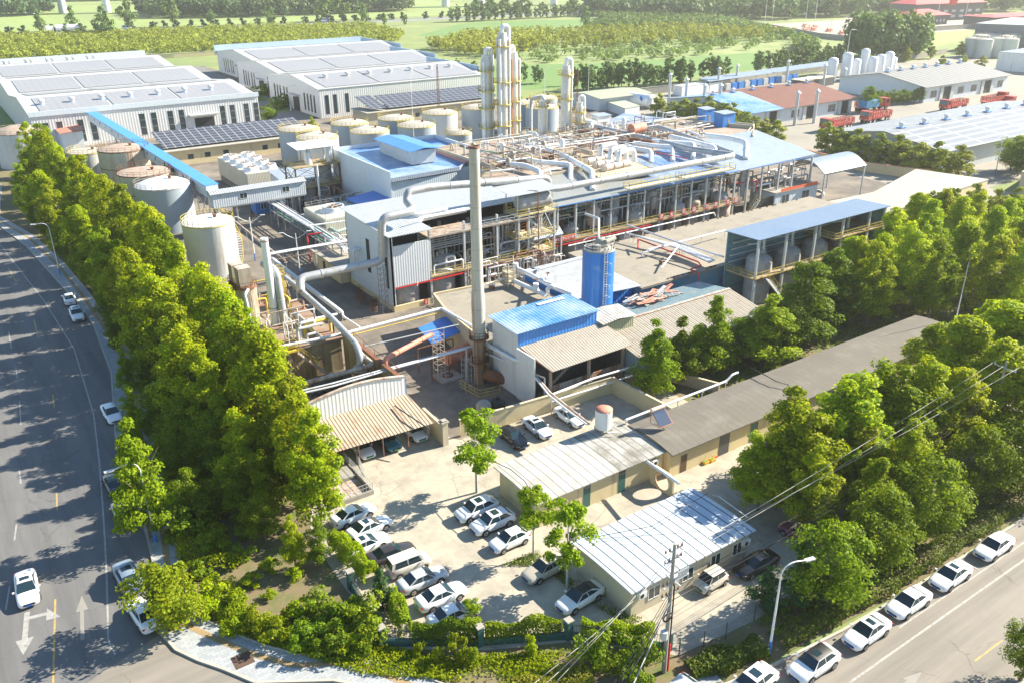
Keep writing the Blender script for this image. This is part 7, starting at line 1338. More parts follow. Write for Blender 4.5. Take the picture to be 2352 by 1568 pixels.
B = thing('blue_lean_to', 'small blue lean-to roof against the white blue-roofed building', 'canopy', (70, 158, 0)); roofslab(B, [(66.4, 150.6, 6.2), (72.6, 150.6, 6.9), (72.6, 158, 6.9), (66.4, 158, 6.2)], m_bluey, .07); b = MB(); [b.bar((x, y, 0), (x, y, 6.2), .2) for x in (66.8, 71) for y in (151, 157.6)]; b.build('posts', m_bluetrim, B)
B = thing('lower_blue_roof_wing', 'long low wing with a pale blue roof between the tower and white building', 'building', (66, 186, 0)); b = MB(); b.box(62, 181, 0, 74.6, 190, 5.6); b.build('wall', m_whiterib_x, B); roofslab(B, [(61.6, 180.4, 5.6), (75, 180.4, 5.6), (75, 190.4, 6.6), (61.6, 190.4, 6.6)], m_lblue, .08)
# cooling towers
def cooler(label, x0, y0, x1, y1, h, fans, fr, m_):
    t = thing('cooling_tower', label, 'cooling tower', ((x0+x1)/2, (y0+y1)/2, 0)); b = MB(); b.box(x0, y0, h*.3, x1, y1, h); b.build('casing', m_, t); b = MB(); b.box(x0+.3, y0+.3, 0, x1-.3, y1-.3, h*.3); b.build('basin', m_dark, t); b = MB(); [b.box(x0+.05, y0+.05, z, x1-.05, y1-.05, z+.1) for z in [h*.05+k*h*.06 for k in range(4)]]; b.build('louvres', m_conc, t)
    for (x, y) in fans:
        f = MB(); f.lathe([(fr*1.25, 0), (fr, .5), (fr, 1.0), (fr*.9, 1.0), (fr*.86, .6)], 20, (x, y, h)); o = f.build('fan_cowl', m_white, t); q = MB(); q.lathe([(fr*.85, .61), (fr*.85, .63)], 16, (x, y, h)); q.build('fan_mouth', m_dark, o); q = MB(); [q.bar((x-math.cos(a)*fr*.85, y-math.sin(a)*fr*.85, h+1.0), (x+math.cos(a)*fr*.85, y+math.sin(a)*fr*.85, h+.93), .3, .05) for a in (0, 1.05, 2.1)]; q.lathe([(.25, 1.0), (.2, 1.35)], 8, (x, y, h)); q.build('fan_blades', m_rustpale, o)
    return t
mcl = mat('cream_ribbed_casing', (.52, .50, .42), .65, .08, rib='s', pitch=.35, dirt_or_glare=(.36, .33, .26), damt=.25, streak=True)
cooler('long cooling tower with eight white fan cowls in two rows', 57.2, 191.5, 65.6, 214, 6.0, [(59.3+dx, 194.8+k*5.1) for k in range(4) for dx in (0, 4.3)], 1.6, mcl)
t = cooler('green-grey cooling tower with one broad cone fan by the pipe rack', 57.6, 147.8, 71.5, 158.6, 5.6, [(61.6, 153.2)], 2.1, mcl); b = MB(); b.railing([(57.8, 148, 5.6), (71.3, 148, 5.6), (71.3, 158.4, 5.6), (57.8, 158.4, 5.6)], 1.0, 1.5, .04, True); b.build('railing', m_steelpale, t)
# process tower with white-roofed top
t = platform_tower('process_tower', 'rusty steel process tower with a flat white roof and yellow decks', 62.4, 174.4, 72.4, 180.4, [5.4, 9.8], m_rust, m_yellow, m_grate, True, 'steel tower', .3, top=9.7)
b = MB(); [b.bar((x, y, 9.8), (x, y, 13.2), .16) for x in (66, 72) for y in (176, 180)]; b.build('roof_posts', m_steel, t); b = MB(); b.slab([(63.6, 175.2, 13.4), (73, 175.2, 13.4), (73, 181.2, 13.9), (63.6, 181.2, 13.9)], .08); b.build('roof', m_white, t)
for (x, y, r, z0, z1, lab) in [(66.4, 176.6, .8, 9.8, 12.2, 'left white scrubber on the process tower'), (71.2, 176.6, .6, 9.8, 13.0, 'right white scrubber on the process tower'), (66.2, 177, 1.2, 0, 5.2, 'pale upright vessel low in the process tower'), (70, 178, 1.9, 0, 8.6, 'tall rounded grey vessel inside the process tower')]: vessel('scrubber', lab, x, y, r, z0, z1, m_white if r < 1 else m_vessel)
pipe('silver arch pipe between the two scrubbers', [(66.4, 176.6, 12.4), (66.4, 176.6, 13.2), (69.8, 176.4, 13.2), (69.8, 176.4, 10.6)], .35, m_pipe); pipe('grey elbow pipe at the left side of the process tower', [(63.6, 173.6, 5.4), (60.6, 172.6, 5.2), (60.4, 172, 0.2)], .45, m_pipegrey)
t = thing('steel_stair', 'steep stair on the left side of the process tower', 'stair', (61, 176, 0)); b = MB(); rl = MB(); b.stairs((63.0, 172.8, 5.4), (60.6, 179, 9.7), .9, 14, r=rl); b.build('steps', m_steel, t); rl.build('railing', m_yellow, t)
pipe('tall thin white vent pipe before the process tower', [(66.2, 171.5, 0), (66.2, 171.5, 10.6)], .22, m_white, False)
# pipe racks by the plant road
t = thing('pipe_rack', 'cluttered pipe rack along the plant road from the gallery to the pump house', 'pipe rack', (55.5, 150, 0)); b = MB()
for y in range(134, 172, 4):
    for x in (54.6, 57.0): b.bar((x, y, 0), (x, y, 4.4), .16)
    b.bar((54.6, y, 4.3), (57, y, 4.3), .14); b.bar((54.6, y, 2.6), (57, y, 2.6), .12)
b.build('frame', m_steel, t); 
for k, (x, z, r, m_) in enumerate([(54.7, 4.55, .16, m_pipewhite), (55.1, 4.55, .14, m_pipewhite), (55.5, 4.5, .12, m_pipe), (55.9, 4.55, .18, m_pipewhite), (56.5, 4.5, .12, m_steel), (54.9, 2.8, .12, m_pipegrey), (55.6, 2.8, .14, m_green), (56.4, 2.8, .1, m_pipegrey)]): b = MB(); b.tube([(x, 171, z), (x, 133.5, z), (x, 133, z-.6)], r, 7); b.build('rack_pipe', m_, t)
b = MB(); rg = random.Random(5)
for i in range(30): x, y = rg.uniform(54.6, 64), rg.uniform(131, 147); b.tube([(x, y, .2), (x, y, rg.uniform(1.2, 3.4)), (x+rg.uniform(-2, 2), y, rg.uniform(1.2, 3.4))], rg.uniform(.05, .14), 5)
b.build('small_pipework', m_steelpale, t)
pipe('red fire pipe goalpost by the pipe rack', [('F', 730, 740, .2), ('F', 700, 515, 4.6), ('F', 830, 495, 4.8), ('F', 850, 550, 3.6)], .16, m_red, False)
pipe('sea-green pipe snaking in front of the cooling tower', [('F', 870, 470, 3.2), ('F', 870, 440, 4.0), ('F', 950, 490, 3.6), ('F', 1040, 460, 3.6)], .28, mat('sea_green_pipe', (.28, .42, .36), .5, .1), False)
pipe('sea-green bent pipe at the cooling tower corner', [('F', 720, 385, 3.6), ('F', 665, 395, 3.4), ('F', 660, 440, 1.0)], .3, mat('sea_green_pipe', (.28, .42, .36), .5, .1), False)
pipe('long white pipe over the pump area to the white building', [('F', 790, 510, 4.2), ('F', 720, 435, 5.2), ('F', 1070, 390, 5.2)], .14, m_pipewhite, False); pipe('pale green pipe slanting over the pump area', [('F', 770, 440, 5.0), ('F', 920, 535, 5.0), ('F', 935, 575, 3.8)], .2, mat('sea_green_pipe', (.28, .42, .36), .5, .1), False)
for k in range(3): pipe(['white expansion loop on the white wall, nearest the plant road', 'middle white expansion loop on the white wall', 'white expansion loop on the white wall, farthest from the plant road'][k], [(53.3, 123+k*.7, 7.4), (52.2, 123+k*.7, 7.4), (52.2, 123+k*.7, 4.2), (53.3, 123+k*.7, 4.2)], .2, m_pipewhite, False)
t = thing('pipe_bridge', 'pipe bridge with lattice side crossing the plant road to the white building', 'pipe bridge', (49, 135, 0)); b = MB(); pa, pb = at('F', 370, 690, 5.2), at('F', 1085, 568, 5.2)
for z in (0, -.9): b.bar(pa+Vector((0, 0, z)), pb+Vector((0, 0, z)), .12)
for i in range(12): p, q = pa.lerp(pb, i/12), pa.lerp(pb, (i+1)/12); b.bar(p, q-Vector((0, 0, .9)), .07); b.bar(p, p-Vector((0, 0, .9)), .07)
b.build('lattice', m_rustpale, t)
for k, m_ in enumerate((m_pipewhite, m_pipe, m_pipe)): o_ = Vector((0, .35*k, .15)); b = MB(); b.tube([pa+o_, pb+o_], .15, 7); b.build('bridge_pipe', m_, t)
for f_ in (.04, .55): p = pa.lerp(pb, f_); b = MB(); b.bar((p.x, p.y, 0), (p.x, p.y, 4.4), .22); b.build('post', m_steelpale, t)
B = thing('pump_house', 'low cream pump house with concrete roof beside the plant road', 'building', (55, 131, 0)); b = MB(); b.box(51.8, 128.6, 0, 60, 140.5, 2.9); b.build('wall', m_cream, B); b = MB(); b.box(51.3, 128.3, 2.9, 60.2, 141, 3.1); b.build('roof', m_conc, B); win_x(B, 135, .05, 1.0, 2.1, 51.8, m_dark, 'door', False)
# ---------------------------------------------------------------- 13 conveyor and gallery
t = thing('inclined_conveyor', 'long inclined conveyor gallery with a blue roof from the warehouse', 'conveyor', (42, 222, 0)); pA, pB = Vector((41.2, 283.5, 9.2)), Vector((43.6, 172.5, 7.6)); pA = Vector((41.0, 281.6, 9.6)); pB = Vector((43.9, 171.2, 9.6))
def prismbar(b, p, q, w, h): b.bar(p, q, w, h)
b = MB(); b.bar(pA-Vector((0, 0, 1.2)), pB-Vector((0, 0, 1.2)), 2.4, 2.3); b.build('side_walls', m_wclad, t); b = MB(); b.bar(pA+Vector((0, 0, .02)), pB+Vector((0, 0, .02)), 2.8, .14); b.build('roof', mat('bright_blue_flat_sheet', (.07, .27, .66), .5, .06), t)
for i in range(14): c = pA.lerp(pB, .08+i*.065); b = MB(); b.box(c.x-1.24, c.y-.4, c.z-1.3, c.x-1.20, c.y+.4, c.z-.6); b.build('window', m_glass, t)
for f_ in (.3, .62, .8, .93): c = pA.lerp(pB, f_); b = MB(); [b.bar((c.x+s, c.y, 0), (c.x+s, c.y, c.z-2.2), .25) for s in (-1.1, 1.1)]; b.bar((c.x-1.1, c.y, .5), (c.x+1.1, c.y, c.z-2.6), .12); b.bar((c.x+1.1, c.y, .5), (c.x-1.1, c.y, c.z-2.6), .12); b.build('trestle', m_steel, t)
t = thing('conveyor_gallery', 'level ribbed gallery with two small windows bridging to the process tower', 'gallery', (52, 170, 0)); y0 = 168.6
m_gal = mat('silver_ribbed_gallery', (.52, .56, .60), .45, .06, rib='x', pitch=.45); b = MB(); b.box(43.0, y0, 5.6, 62.2, y0+2.8, 8.3); b.build('walls', m_gal, t); b = MB(); b.slab([(42.6, y0-.3, 8.35), (62.4, y0-.3, 8.35), (62.4, y0+1.4, 8.9), (42.6, y0+1.4, 8.9)], .06); b.slab([(42.6, y0+1.4, 8.9), (62.4, y0+1.4, 8.9), (62.4, y0+3.1, 8.35), (42.6, y0+3.1, 8.35)], .06); b.build('roof', m_wbroof, t)
win_y(t, 48.4, 6.7, 1.4, 1.0, y0); win_y(t, 57.2, 6.7, 1.4, 1.0, y0); b = MB(); b.box(43.0, y0-.05, 5.3, 62.2, y0+2.85, 5.6); b.build('floor_beam', m_steel, t)
for x in (43.6, 47.5, 60.6): b = MB(); [b.bar((x, y0+dy, 0), (x, y0+dy, 5.3), .3) for dy in (.2, 2.6)]; b.bar((x, y0+.2, 3), (x, y0+2.6, 5.2), .12); b.build('leg', m_steel, t)
B = thing('blue_control_hut', 'small blue hut with a grey sheet roof under the gallery', 'hut', (57, 181, 0)); b = MB(); b.box(54.5, 179.2, 0, 58.8, 182.4, 3.4); b.build('walls', m_bluewall, B); roofslab(B, [(53.6, 178.4, 3.5), (59.6, 178.4, 3.5), (59.6, 183, 3.9), (53.6, 183, 3.9)], m_wbroof, .07); win_y(B, 55.6, 1.0, 1.2, 1.2, 179.2)
# person walking
t = thing('person', 'person in dark blue clothes and red trousers walking on the sunlit plant road', 'person', (53.2, 178.1, 0))
px, py = 53.0, 177.6
me = bpy.data.meshes.new('body'); jv = [(0, 0, .95), (0, 0, 1.15), (0, 0, 1.42), (0, 0, 1.55), (0, .02, 1.70), (-.19, 0, 1.4), (-.28, .10, 1.15), (-.27, .28, .98), (.19, 0, 1.4), (.28, -.08, 1.15), (.27, .02, .92), (-.09, 0, .9), (-.10, .20, .5), (-.10, .12, .08), (-.10, .30, .05), (.09, 0, .9), (.10, -.16, .5), (.10, -.38, .12), (.10, -.26, .05)]
je = [(0, 1), (1, 2), (2, 3), (3, 4), (2, 5), (5, 6), (6, 7), (2, 8), (8, 9), (9, 10), (0, 11), (11, 12), (12, 13), (13, 14), (0, 15), (15, 16), (16, 17), (17, 18)]
me.from_pydata(jv, je, []); o = bpy.data.objects.new('body', me); COL.objects.link(o); o.parent = t; o.location = (px-53.2, py-178.1, 0); o.rotation_euler = (0, 0, R(60)); sk_ = o.modifiers.new('skin', 'SKIN'); rs = [.15, .15, .16, .07, .11, .07, .055, .045, .07, .055, .045, .10, .075, .05, .05, .10, .075, .05, .05]
for v_, r_ in zip(me.skin_vertices[0].data, rs): v_.radius = (r_, r_)
me.skin_vertices[0].data[0].use_root = True; o.modifiers.new('sub', 'SUBSURF').levels = 1; me.materials.append(mat('dark_blue_overalls', (.02, .03, .12), .8, .2))
b = MB(); b.lathe([(.02, 0), (.115, .05), (.12, .12), (.08, .2), (.02, .22)], 10, (px, py, 1.62)); b.build('hair', m_black, t); b = MB()
M_ = Matrix.Translation((px, py, 0))@Matrix.Rotation(R(60), 4, 'Z')
for s, kn, an in ((-.10, (.20, .5), (.12, .12)), (.10, (-.16, .5), (-.38, .16))): b.cyl(M_@Vector((s, 0, .92)), M_@Vector((s, kn[0], kn[1])), .13, .10, 8); b.cyl(M_@Vector((s, kn[0], kn[1])), M_@Vector((s, an[0], an[1])), .10, .075, 8)
b.build('trousers', mat('red_trousers', (.4, .05, .06), .8, .1), t)
# ---------------------------------------------------------------- 14 tank shelter with the blue roof
B = thing('tank_shelter', 'open two-storey tank shelter with a pale blue roof behind the pointed trees', 'shelter', (115, 84, 0))
roofslab(B, [(98.9, 80.2, 11.5), (131.8, 80.2, 11.5), (131.8, 87.0, 11.3), (98.9, 87.0, 11.3)], mat('sky_blue_roof_sheet', (.16, .22, .32), .38, .1, .3, rib='x', pitch=.4, dirt_or_glare=(.06, .16, .38), damt=.15, dscale=.1), .1)
for x in (99.6, 106, 113, 120, 127, 131.2): b = MB(); b.box(x-.18, 80.6, 0, x+.18, 80.95, 11.4); b.build('column', m_steelpale, B)
b = MB(); b.box(99.3, 86.6, 0, 131.6, 86.8, 11.2); b.box(131.3, 81, 5, 131.5, 86.6, 11.2); b.build('rear_cladding', mat('sea_blue_cladding', (.16, .28, .33), .55, .12, rib='z', pitch=.9), B)
for z, x0 in ((5.0, 99.3), (8.0, 118)): b = MB(); b.box(x0, 80.5, z-.2, 131.6, 86.5, z); b.build('deck', m_grate, B); b = MB(); b.railing([(x0, 80.45, z), (131.6, 80.45, z)], 1.0, 1.5, .05); b.railing([(x0, 80.5, z), (x0, 86.4, z)], 1.0, 1.5, .05); b.build('railing', m_yellow, B)
b = MB(); [b.tube([(99.6, 86.3-.2*k, 6.2+k*1.1), (131, 86.3-.2*k, 6.2+k*1.1)], .12, 6) for k in range(4)]; b.build('wall_pipes', m_pipe, B)
for i, x in enumerate((103.4, 110.2, 117.0, 124.5)):
    t = vessel('reactor_vessel', '%s round-topped grey reactor from the left in the blue-roofed tank shelter' % nth(i), x, 83.4, 2.05, 0, 6.6, m_vessel); b = MB(); b.tube([(x-.5, 83.4, 7.6), (x-.5, 83.4, 9.4), (x-2.2, 84.2, 9.4)], .13, 7); b.cyl((x+.4, 83.2, 7.4), (x+.4, 83.2, 10.2), .24, n=8); b.build('top_pipes', m_pipe, t)
pipe('white pipe below the blue-roofed tank shelter among the trees', [(112, 79.8, 3.2), (128, 79.4, 3.4)], .3, m_pipewhite, True, 5)
t = thing('steel_stair', 'yellow-railed stair at the left front of the blue-roofed tank shelter', 'stair', (104, 80, 0)); b = MB(); rl = MB(); b.stairs((106.5, 79.8, 0), (101.5, 79.8, 4.9), .9, 14, r=rl); b.build('steps', m_steelpale, t); rl.build('railing', m_yellow, t)
def house(name, label, poly, h, wm, rm, over=.2, cat='building'):
    c = (sum(p[0] for p in poly)/len(poly), sum(p[1] for p in poly)/len(poly), 0); B = thing(name, label, cat, c); b = MB(); b.prism(poly, 0, h); b.build('wall', wm, B)
    b = MB(); cx, cy = c[:2]; q = [(cx+(p[0]-cx)*(1+over*.05), cy+(p[1]-cy)*(1+over*.05)) for p in poly]; b.prism(q, h+.003, h+.25); b.build('roof', rm, B); return B
m_rwhite = mat('pale_flat_roof', (.37, .35, .29), .8, .08, .2, dirt_or_glare=(.28, .26, .22), damt=.3, dscale=.2)
house('flat_roofed_building', 'cream tiled flat-roofed building at the right beyond the sunlit trees', [(146.5, 104), (162, 103), (188, 110), (192, 95), (150, 92)], 4.3, m_cream, m_rwhite); house('flat_roofed_building', 'flat pale roof cut by the right edge above the green canopy trees', [(200, 92), (226, 98), (232, 84), (206, 78)], 5.5, m_creampale, m_rwhite)
t = thing('round_pit_wall', 'low round concrete wall beside the right arched canopy', 'pit wall', (165, 118, 0)); b = MB(); b.tube([(160+5.5*math.cos(a), 119+3.5*math.sin(a), .9) for a in [-1.6+k*.3 for k in range(12)]], .35, 6, 0, 1); b.build('ring_wall', m_conc, t)
wallrun('cream boundary wall with red coping beyond the arched canopy', [(195, 149), (193.7, 141), (193.9, 127), (196.5, 118), (202, 108)], 2.4, .3, m_cream, m_salmon)
# ---------------------------------------------------------------- 15 warehouses
m_pan = mat('grazing_solar_panels', (.27, .27, .285), .42, .08, .05, grid=(2.1, 2.2, .2, (.33, .33, .33)), spec=.35)  # dark panels painted pale: grazing sky reflection is in the base colour
m_whwall = mat('warehouse_ribbed_wall', (.60, .60, .60), .55, .05, .3, rib='s', pitch=.8)
m_whroof = mat('pale_warehouse_roof', (.44, .44, .43), .4, .06, .1, dirt_or_glare=(.30, .28, .24), damt=.15)
m_pang = mat('dark_solar_panels', (.055, .055, .065), .3, .1, .05, grid=(2.2, 1.9, .13, (.50, .50, .50)), spec=.6)
def gables(par, x0s, x1s, ys, h, rise, mroof, mpan, arrays=True):
    """gable spans one behind the other, ridges along x"""
    for (x0, x1, ya, yb) in zip(x0s, x1s, ys, ys[1:]):
        ym = (ya+yb)/2; b = MB(); b.add([(x0, ya, 0), (x1, ya, 0), (x1, yb, 0), (x0, yb, 0), (x0, ya, h), (x1, ya, h), (x1, yb, h), (x0, yb, h), (x0, ym, h+rise), (x1, ym, h+rise)], [(0, 1, 5, 4), (2, 3, 7, 6), (0, 4, 8, 7, 3), (1, 2, 6, 9, 5)]); b.build('wall', m_whwall, par)
        roofslab(par, [(x0-.3, ya-.2, h+.12), (x1+.3, ya-.2, h+.12), (x1+.3, ym, h+rise+.14), (x0-.3, ym, h+rise+.14)], mroof, .1, 'front_roof_slope'); roofslab(par, [(x0-.3, ym, h+rise+.14), (x1+.3, ym, h+rise+.14), (x1+.3, yb+.0, h+.12), (x0-.3, yb+.0, h+.12)], mroof, .1, 'rear_roof_slope')
        if arrays:
            n = 3; w = (x1-x0-6)/n
            for k in range(n):
                xa = x0+3+k*w+.4; xb = x0+3+(k+1)*w-.4
                for s, (t0, t1) in ((1, (.06, .84)), (0, (.10, .92))):
                    if s: y_, z_ = lambda t: ya+(ym-ya)*t, lambda t: h+rise*t+.3
                    else: y_, z_ = lambda t: ym+(yb-ym)*t, lambda t: h+rise*(1-t)+.3
                    b = MB(); b.slab([(xa, y_(t0), z_(t0)), (xb, y_(t0), z_(t0)), (xb, y_(t1), z_(t1)), (xa, y_(t1), z_(t1))], .04); b.build('solar_array', mpan, par)
W1 = thing('warehouse', 'left white warehouse with three gabled spans covered in solar panels', 'warehouse', (58, 360, 0)); gables(W1, [25]*3, [91.5]*3, [283, 335, 387, 440], 9.6, 2.4, m_whroof, m_pan)
b = MB(); b.box(24.7, 439.8, 8, 92, 440.2, 12); b.build('parapet', m_wclad, W1); b = MB(); b.box(24.6, 282.7, 9.5, 91.8, 283.05, 10.9); b.build('parapet', m_wclad, W1)
W2 = thing('warehouse', 'right white warehouse with stepped gable ends beyond the round tanks', 'warehouse', (150, 360, 0)); gables(W2, [113, 117.5, 125], [181, 190, 200], [284, 334, 386, 440], 9.6, 2.6, m_whroof, m_pan)
b = MB(); b.box(124, 439.8, 8, 202, 440.2, 12.4); b.build('parapet', mat('pale_blue_parapet', (.45, .58, .70), .5, .05), W2)
for x, ya, yb in ((181.4, 284, 334), (190.4, 334, 386), (200.4, 386, 440)): b = MB(); b.box(x, ya+6, 9, x+.3, yb-2, 12.2); b.build('parapet', MATS['pale_blue_parapet'], W2)
for x in (335, 440, 600, 695, 1090, 1190, 1330, 1425, 1790, 1880, 2010, 2100): c = at('A', x, 1180 if x < 1000 else 1080 if x < 1500 else 1000, 4); o = win_y(W1, 27.6+(x-335)*.0352, 1.2, 1.6, 6.4, 283, m_glass, frame=False); b = MB(); xx = 27.6+(x-335)*.0352; [b.box(xx-.1, 282.94, z, xx+1.7, 282.965, z+.12) for z in (1.2, 3.4, 5.6, 7.5)]; b.build('frame', m_steel, o)
b = MB(); b.box(70.5, 282.9, 0, 76.5, 283.02, 4.6); b.build('loading_door', m_dark, W1); b = MB(); b.box(68.8, 281.2, 5.4, 78, 283, 5.8); b.build('door_canopy', m_whroof, W1)
for x in (115, 118, 122.5): win_y(W2, x, 1.2, 1.4, 6.4, 284, m_glass, frame=False)
for y0, x in ((284, 113), (334, 117.5), (386, 125)):
    for k in (4, 7, 10, 13, 30, 33, 37, 40, 43): win_x(W2, y0+k, 1.2, 1.4, 6.0, x, m_glass, frame=False)
    b = MB(); b.box(x-.05, y0+19, 0, x+.02, y0+25, 5); b.build('loading_door', m_dark, W2); b = MB(); b.box(x-1.8, y0+18, 5.4, x, y0+26, 5.7); b.build('door_canopy', m_whroof, W2)
VT = thing('roof_ventilator', 'x', 'ventilator'); b = MB(); b.box(-1.6, -.9, 0, 1.6, .9, .25); b.build('base', m_bluetrim, VT, local=True); b = MB(); b.lathe([(.7, .25), (.6, 1.0), (.95, 1.15), (.95, 1.6), (.5, 1.85)], 12); b.build('turbine', m_white, VT, local=True)
for i, x in enumerate((400, 650, 895, 1125, 1355, 1580, 1795)): dup(VT, (30+i*8.4, 296, 10.8), 0, 1, '%s roof ventilator from the left along the front slope of the left warehouse' % nth(i), 'ventilators on the left warehouse front')
for i in range(10): dup(VT, (33+(i//2)*8.0+(i % 2)*1.2, 425-(i % 2)*9, 10.8+(i % 2)*.6), 0, 1, '%s white roof ventilator in the rear left corner group of the left warehouse' % nth(i), 'ventilators on the left warehouse rear')
for i in range(7): dup(VT, (122+i*8.6, 299, 11), 0, 1, '%s roof ventilator from the left along the front slope of the right warehouse' % nth(i), 'ventilators on the right warehouse front')
# long low buildings carrying solar arrays
def lowsolar(label, x0, x1, y0, y1, h, wm, panels, wins):
    B = thing('low_building', label, 'building', ((x0+x1)/2, y0, 0)); b = MB(); b.box(x0, y0, 0, x1, y1, h); b.build('wall', wm, B); b = MB(); b.box(x0-.5, y0-.7, h, x1+.5, y1+.3, h+.22); b.build('roof', m_rwhite, B)
    for (a, c_, ya, yb, za, zb) in panels:
        b = MB(); b.slab([(a, ya, za), (c_, ya, za), (c_, yb, zb), (a, yb, zb)], .06); b.build('solar_array', m_pang, B); b = MB(); [b.bar((x, yb-.4, h+.2), (x, yb-.4, zb-.06), .1) for x in [a+1+k*4 for k in range(int((c_-a)/4))]]; b.build('array_stand', m_steel, B)
    for x in wins: win_y(B, x, 1.4, 1.5, 1.3, y0, m_glass, frame=False)
    return B
lowsolar('long yellow low building with dark solar panels, in front of the left warehouse', 50.5, 92, 238, 250, 3.9, m_cream, [(50.6, 91.6, 239.6, 252.5, 4.6, 7.0)], (56, 60.5, 65.5, 76.5, 81)); lowsolar('long pale stone low building with dark solar panels, behind the round tanks', 119.5, 170, 260, 272, 4.2, m_creampale, [(128, 171, 261.5, 273, 5.0, 7.6), (121.4, 127, 261, 274, 5.2, 7.8)], (123, 127, 131, 137, 143, 149, 156))
B = thing('small_gable_shed', 'small pale shed with a salmon roof standing before the left warehouse', 'shed', (33.5, 278, 0)); b = MB(); b.box(31, 274.6, 0, 36.6, 283, 5.6); b.build('wall', m_wclad, B); roofslab(B, [(30.6, 274, 5.6), (37, 274, 6.2), (37, 283, 6.2), (30.6, 283, 5.6)], m_salmon, .1)
def gshed(name, label, x0, x1, y0, y1, h, rise, wm, rms, cat='building'):
    B = thing(name, label, cat, ((x0+x1)/2, (y0+y1)/2, 0)); ym = (y0+y1)/2; b = MB(); b.add([(x0, y0, 0), (x1, y0, 0), (x1, y1, 0), (x0, y1, 0), (x0, y0, h), (x1, y0, h), (x1, y1, h), (x0, y1, h), (x0, ym, h+rise), (x1, ym, h+rise)], [(0, 1, 5, 4), (2, 3, 7, 6), (0, 4, 8, 7, 3), (1, 2, 6, 9, 5)]); b.build('wall', wm, B); e = 1.2
    for (xa, xb, rm) in rms:
        roofslab(B, [(xa, y0-e, h-.05), (xb, y0-e, h-.05), (xb, ym, h+rise+.1), (xa, ym, h+rise+.1)], rm, .12, 'front_roof_slope'); roofslab(B, [(xa, ym, h+rise+.1), (xb, ym, h+rise+.1), (xb, y1+e, h-.05), (xa, y1+e, h-.05)], rm, .12, 'rear_roof_slope')
    return B
m_brown = mat('brown_roof_tiles', (.15, .052, .034), .8, .2, .3, rib='x', pitch=.9); m_gslat = mat('grey_slat_roof', (.15, .15, .15), .6, .15, .3, joint=[('x', 3.2, .9, (.27, .265, .25))]); m_dwall = mat('pale_depot_wall', (.56, .60, .64), .6, .06)
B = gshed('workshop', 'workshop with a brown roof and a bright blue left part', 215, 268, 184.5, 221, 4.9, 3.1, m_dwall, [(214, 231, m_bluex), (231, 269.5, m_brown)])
for x in (236, 255): win_y(B, x, 1.2, 4, 2.4, 184.5, m_glass)
for x in (225, 243.5, 262): b = MB(); b.box(x, 184.42, 0, x+3.6, 184.52, 4.2); b.build('doorway', m_dark, B); b = MB(); [b.box(x+s, 184.2, 0, x+s+1.7, 184.4, 4.2) for s in (-1.8, 3.7)]; b.build('sliding_door', m_steelpale, B)
B = gshed('workshop', 'long workshop with a grey slatted roof beside the white gas tanks', 305, 362, 180.5, 217, 5.8, 3.2, m_dwall, [(303.5, 363.5, m_gslat)])
for x in (309, 327, 336, 355): win_y(B, x, 1.4, 4, 2.6, 180.5, m_glass)
for x in (317, 345): b = MB(); b.box(x, 180.42, 0, x+4.5, 180.52, 4.8); b.build('doorway', m_dark, B); b = MB(); [b.box(x+s, 180.1, 0, x+s+2, 180.3, 4.8) for s in (-2.2, 4.7)]; b.build('sliding_door', m_steelpale, B)
m_solr = mat('hazy_blue_solar_roof', (.22, .225, .24), .4, .08, .05, grid=(13, 2.9, .8, (.36, .36, .36)), spec=.4)
B = gshed('solar_hall', 'low hall with a pale solar-panelled roof right of the red lorry', 207, 292, 114.5, 147, 5.8, 2.4, m_dwall, [(205.5, 293, m_solr)])
for k in range(10): win_y(B, 232+k*5, 3.2, 4, 1.1, 114.5, m_glass, frame=False)
for i in range(8): dup(VT, (213+i*10.5, 130.8, 8.3), 0, .8, '%s roof ventilator on the ridge of the solar hall from its left' % nth(i), 'ventilators on the solar hall')
for i in range(6): dup(VT, (218+i*9.5, 202.7, 8.2), 0, .7, '%s ventilator on the ridge of the brown and blue roof' % nth(i), 'ventilators on the brown roof')
for i in range(7): dup(VT, (308+i*8.2, 198.7, 9.2), 0, .8, '%s ventilator on the ridge of the grey slatted roof' % nth(i), 'ventilators on the grey slatted roof')
for i, (w, x, y, yb) in enumerate([('C', 1445, 760, 850), ('C', 1585, 790, 900), ('C', 1735, 810, 960), ('C', 1870, 835, 960), ('C', 1860, 690, 780), ('C', 2015, 665, 750), ('D', 380, 795, 1080), ('D', 545, 775, 1060), ('D', 310, 645, 710), ('D', 790, 715, 790), ('D', 625, 690, 750)]):
    c = at(w, x, yb, 0 if i > 3 else 2); hh = 10 if i in (6, 7) else 8.5; t = thing('flue_pipe', '%s galvanised flue with a cone cap near the brown-roofed workshop' % nth(i), 'flue', (c.x, c.y, 0), 'galvanised flues around the workshop'); b = MB(); b.lathe([(.5, 0), (.5, hh)], 12, c); b.build('pipe', m_steelpale, t); b = MB(); b.lathe([(.95, hh+.2), (.1, hh+.9)], 12, c); b.build('cap', m_white, t)
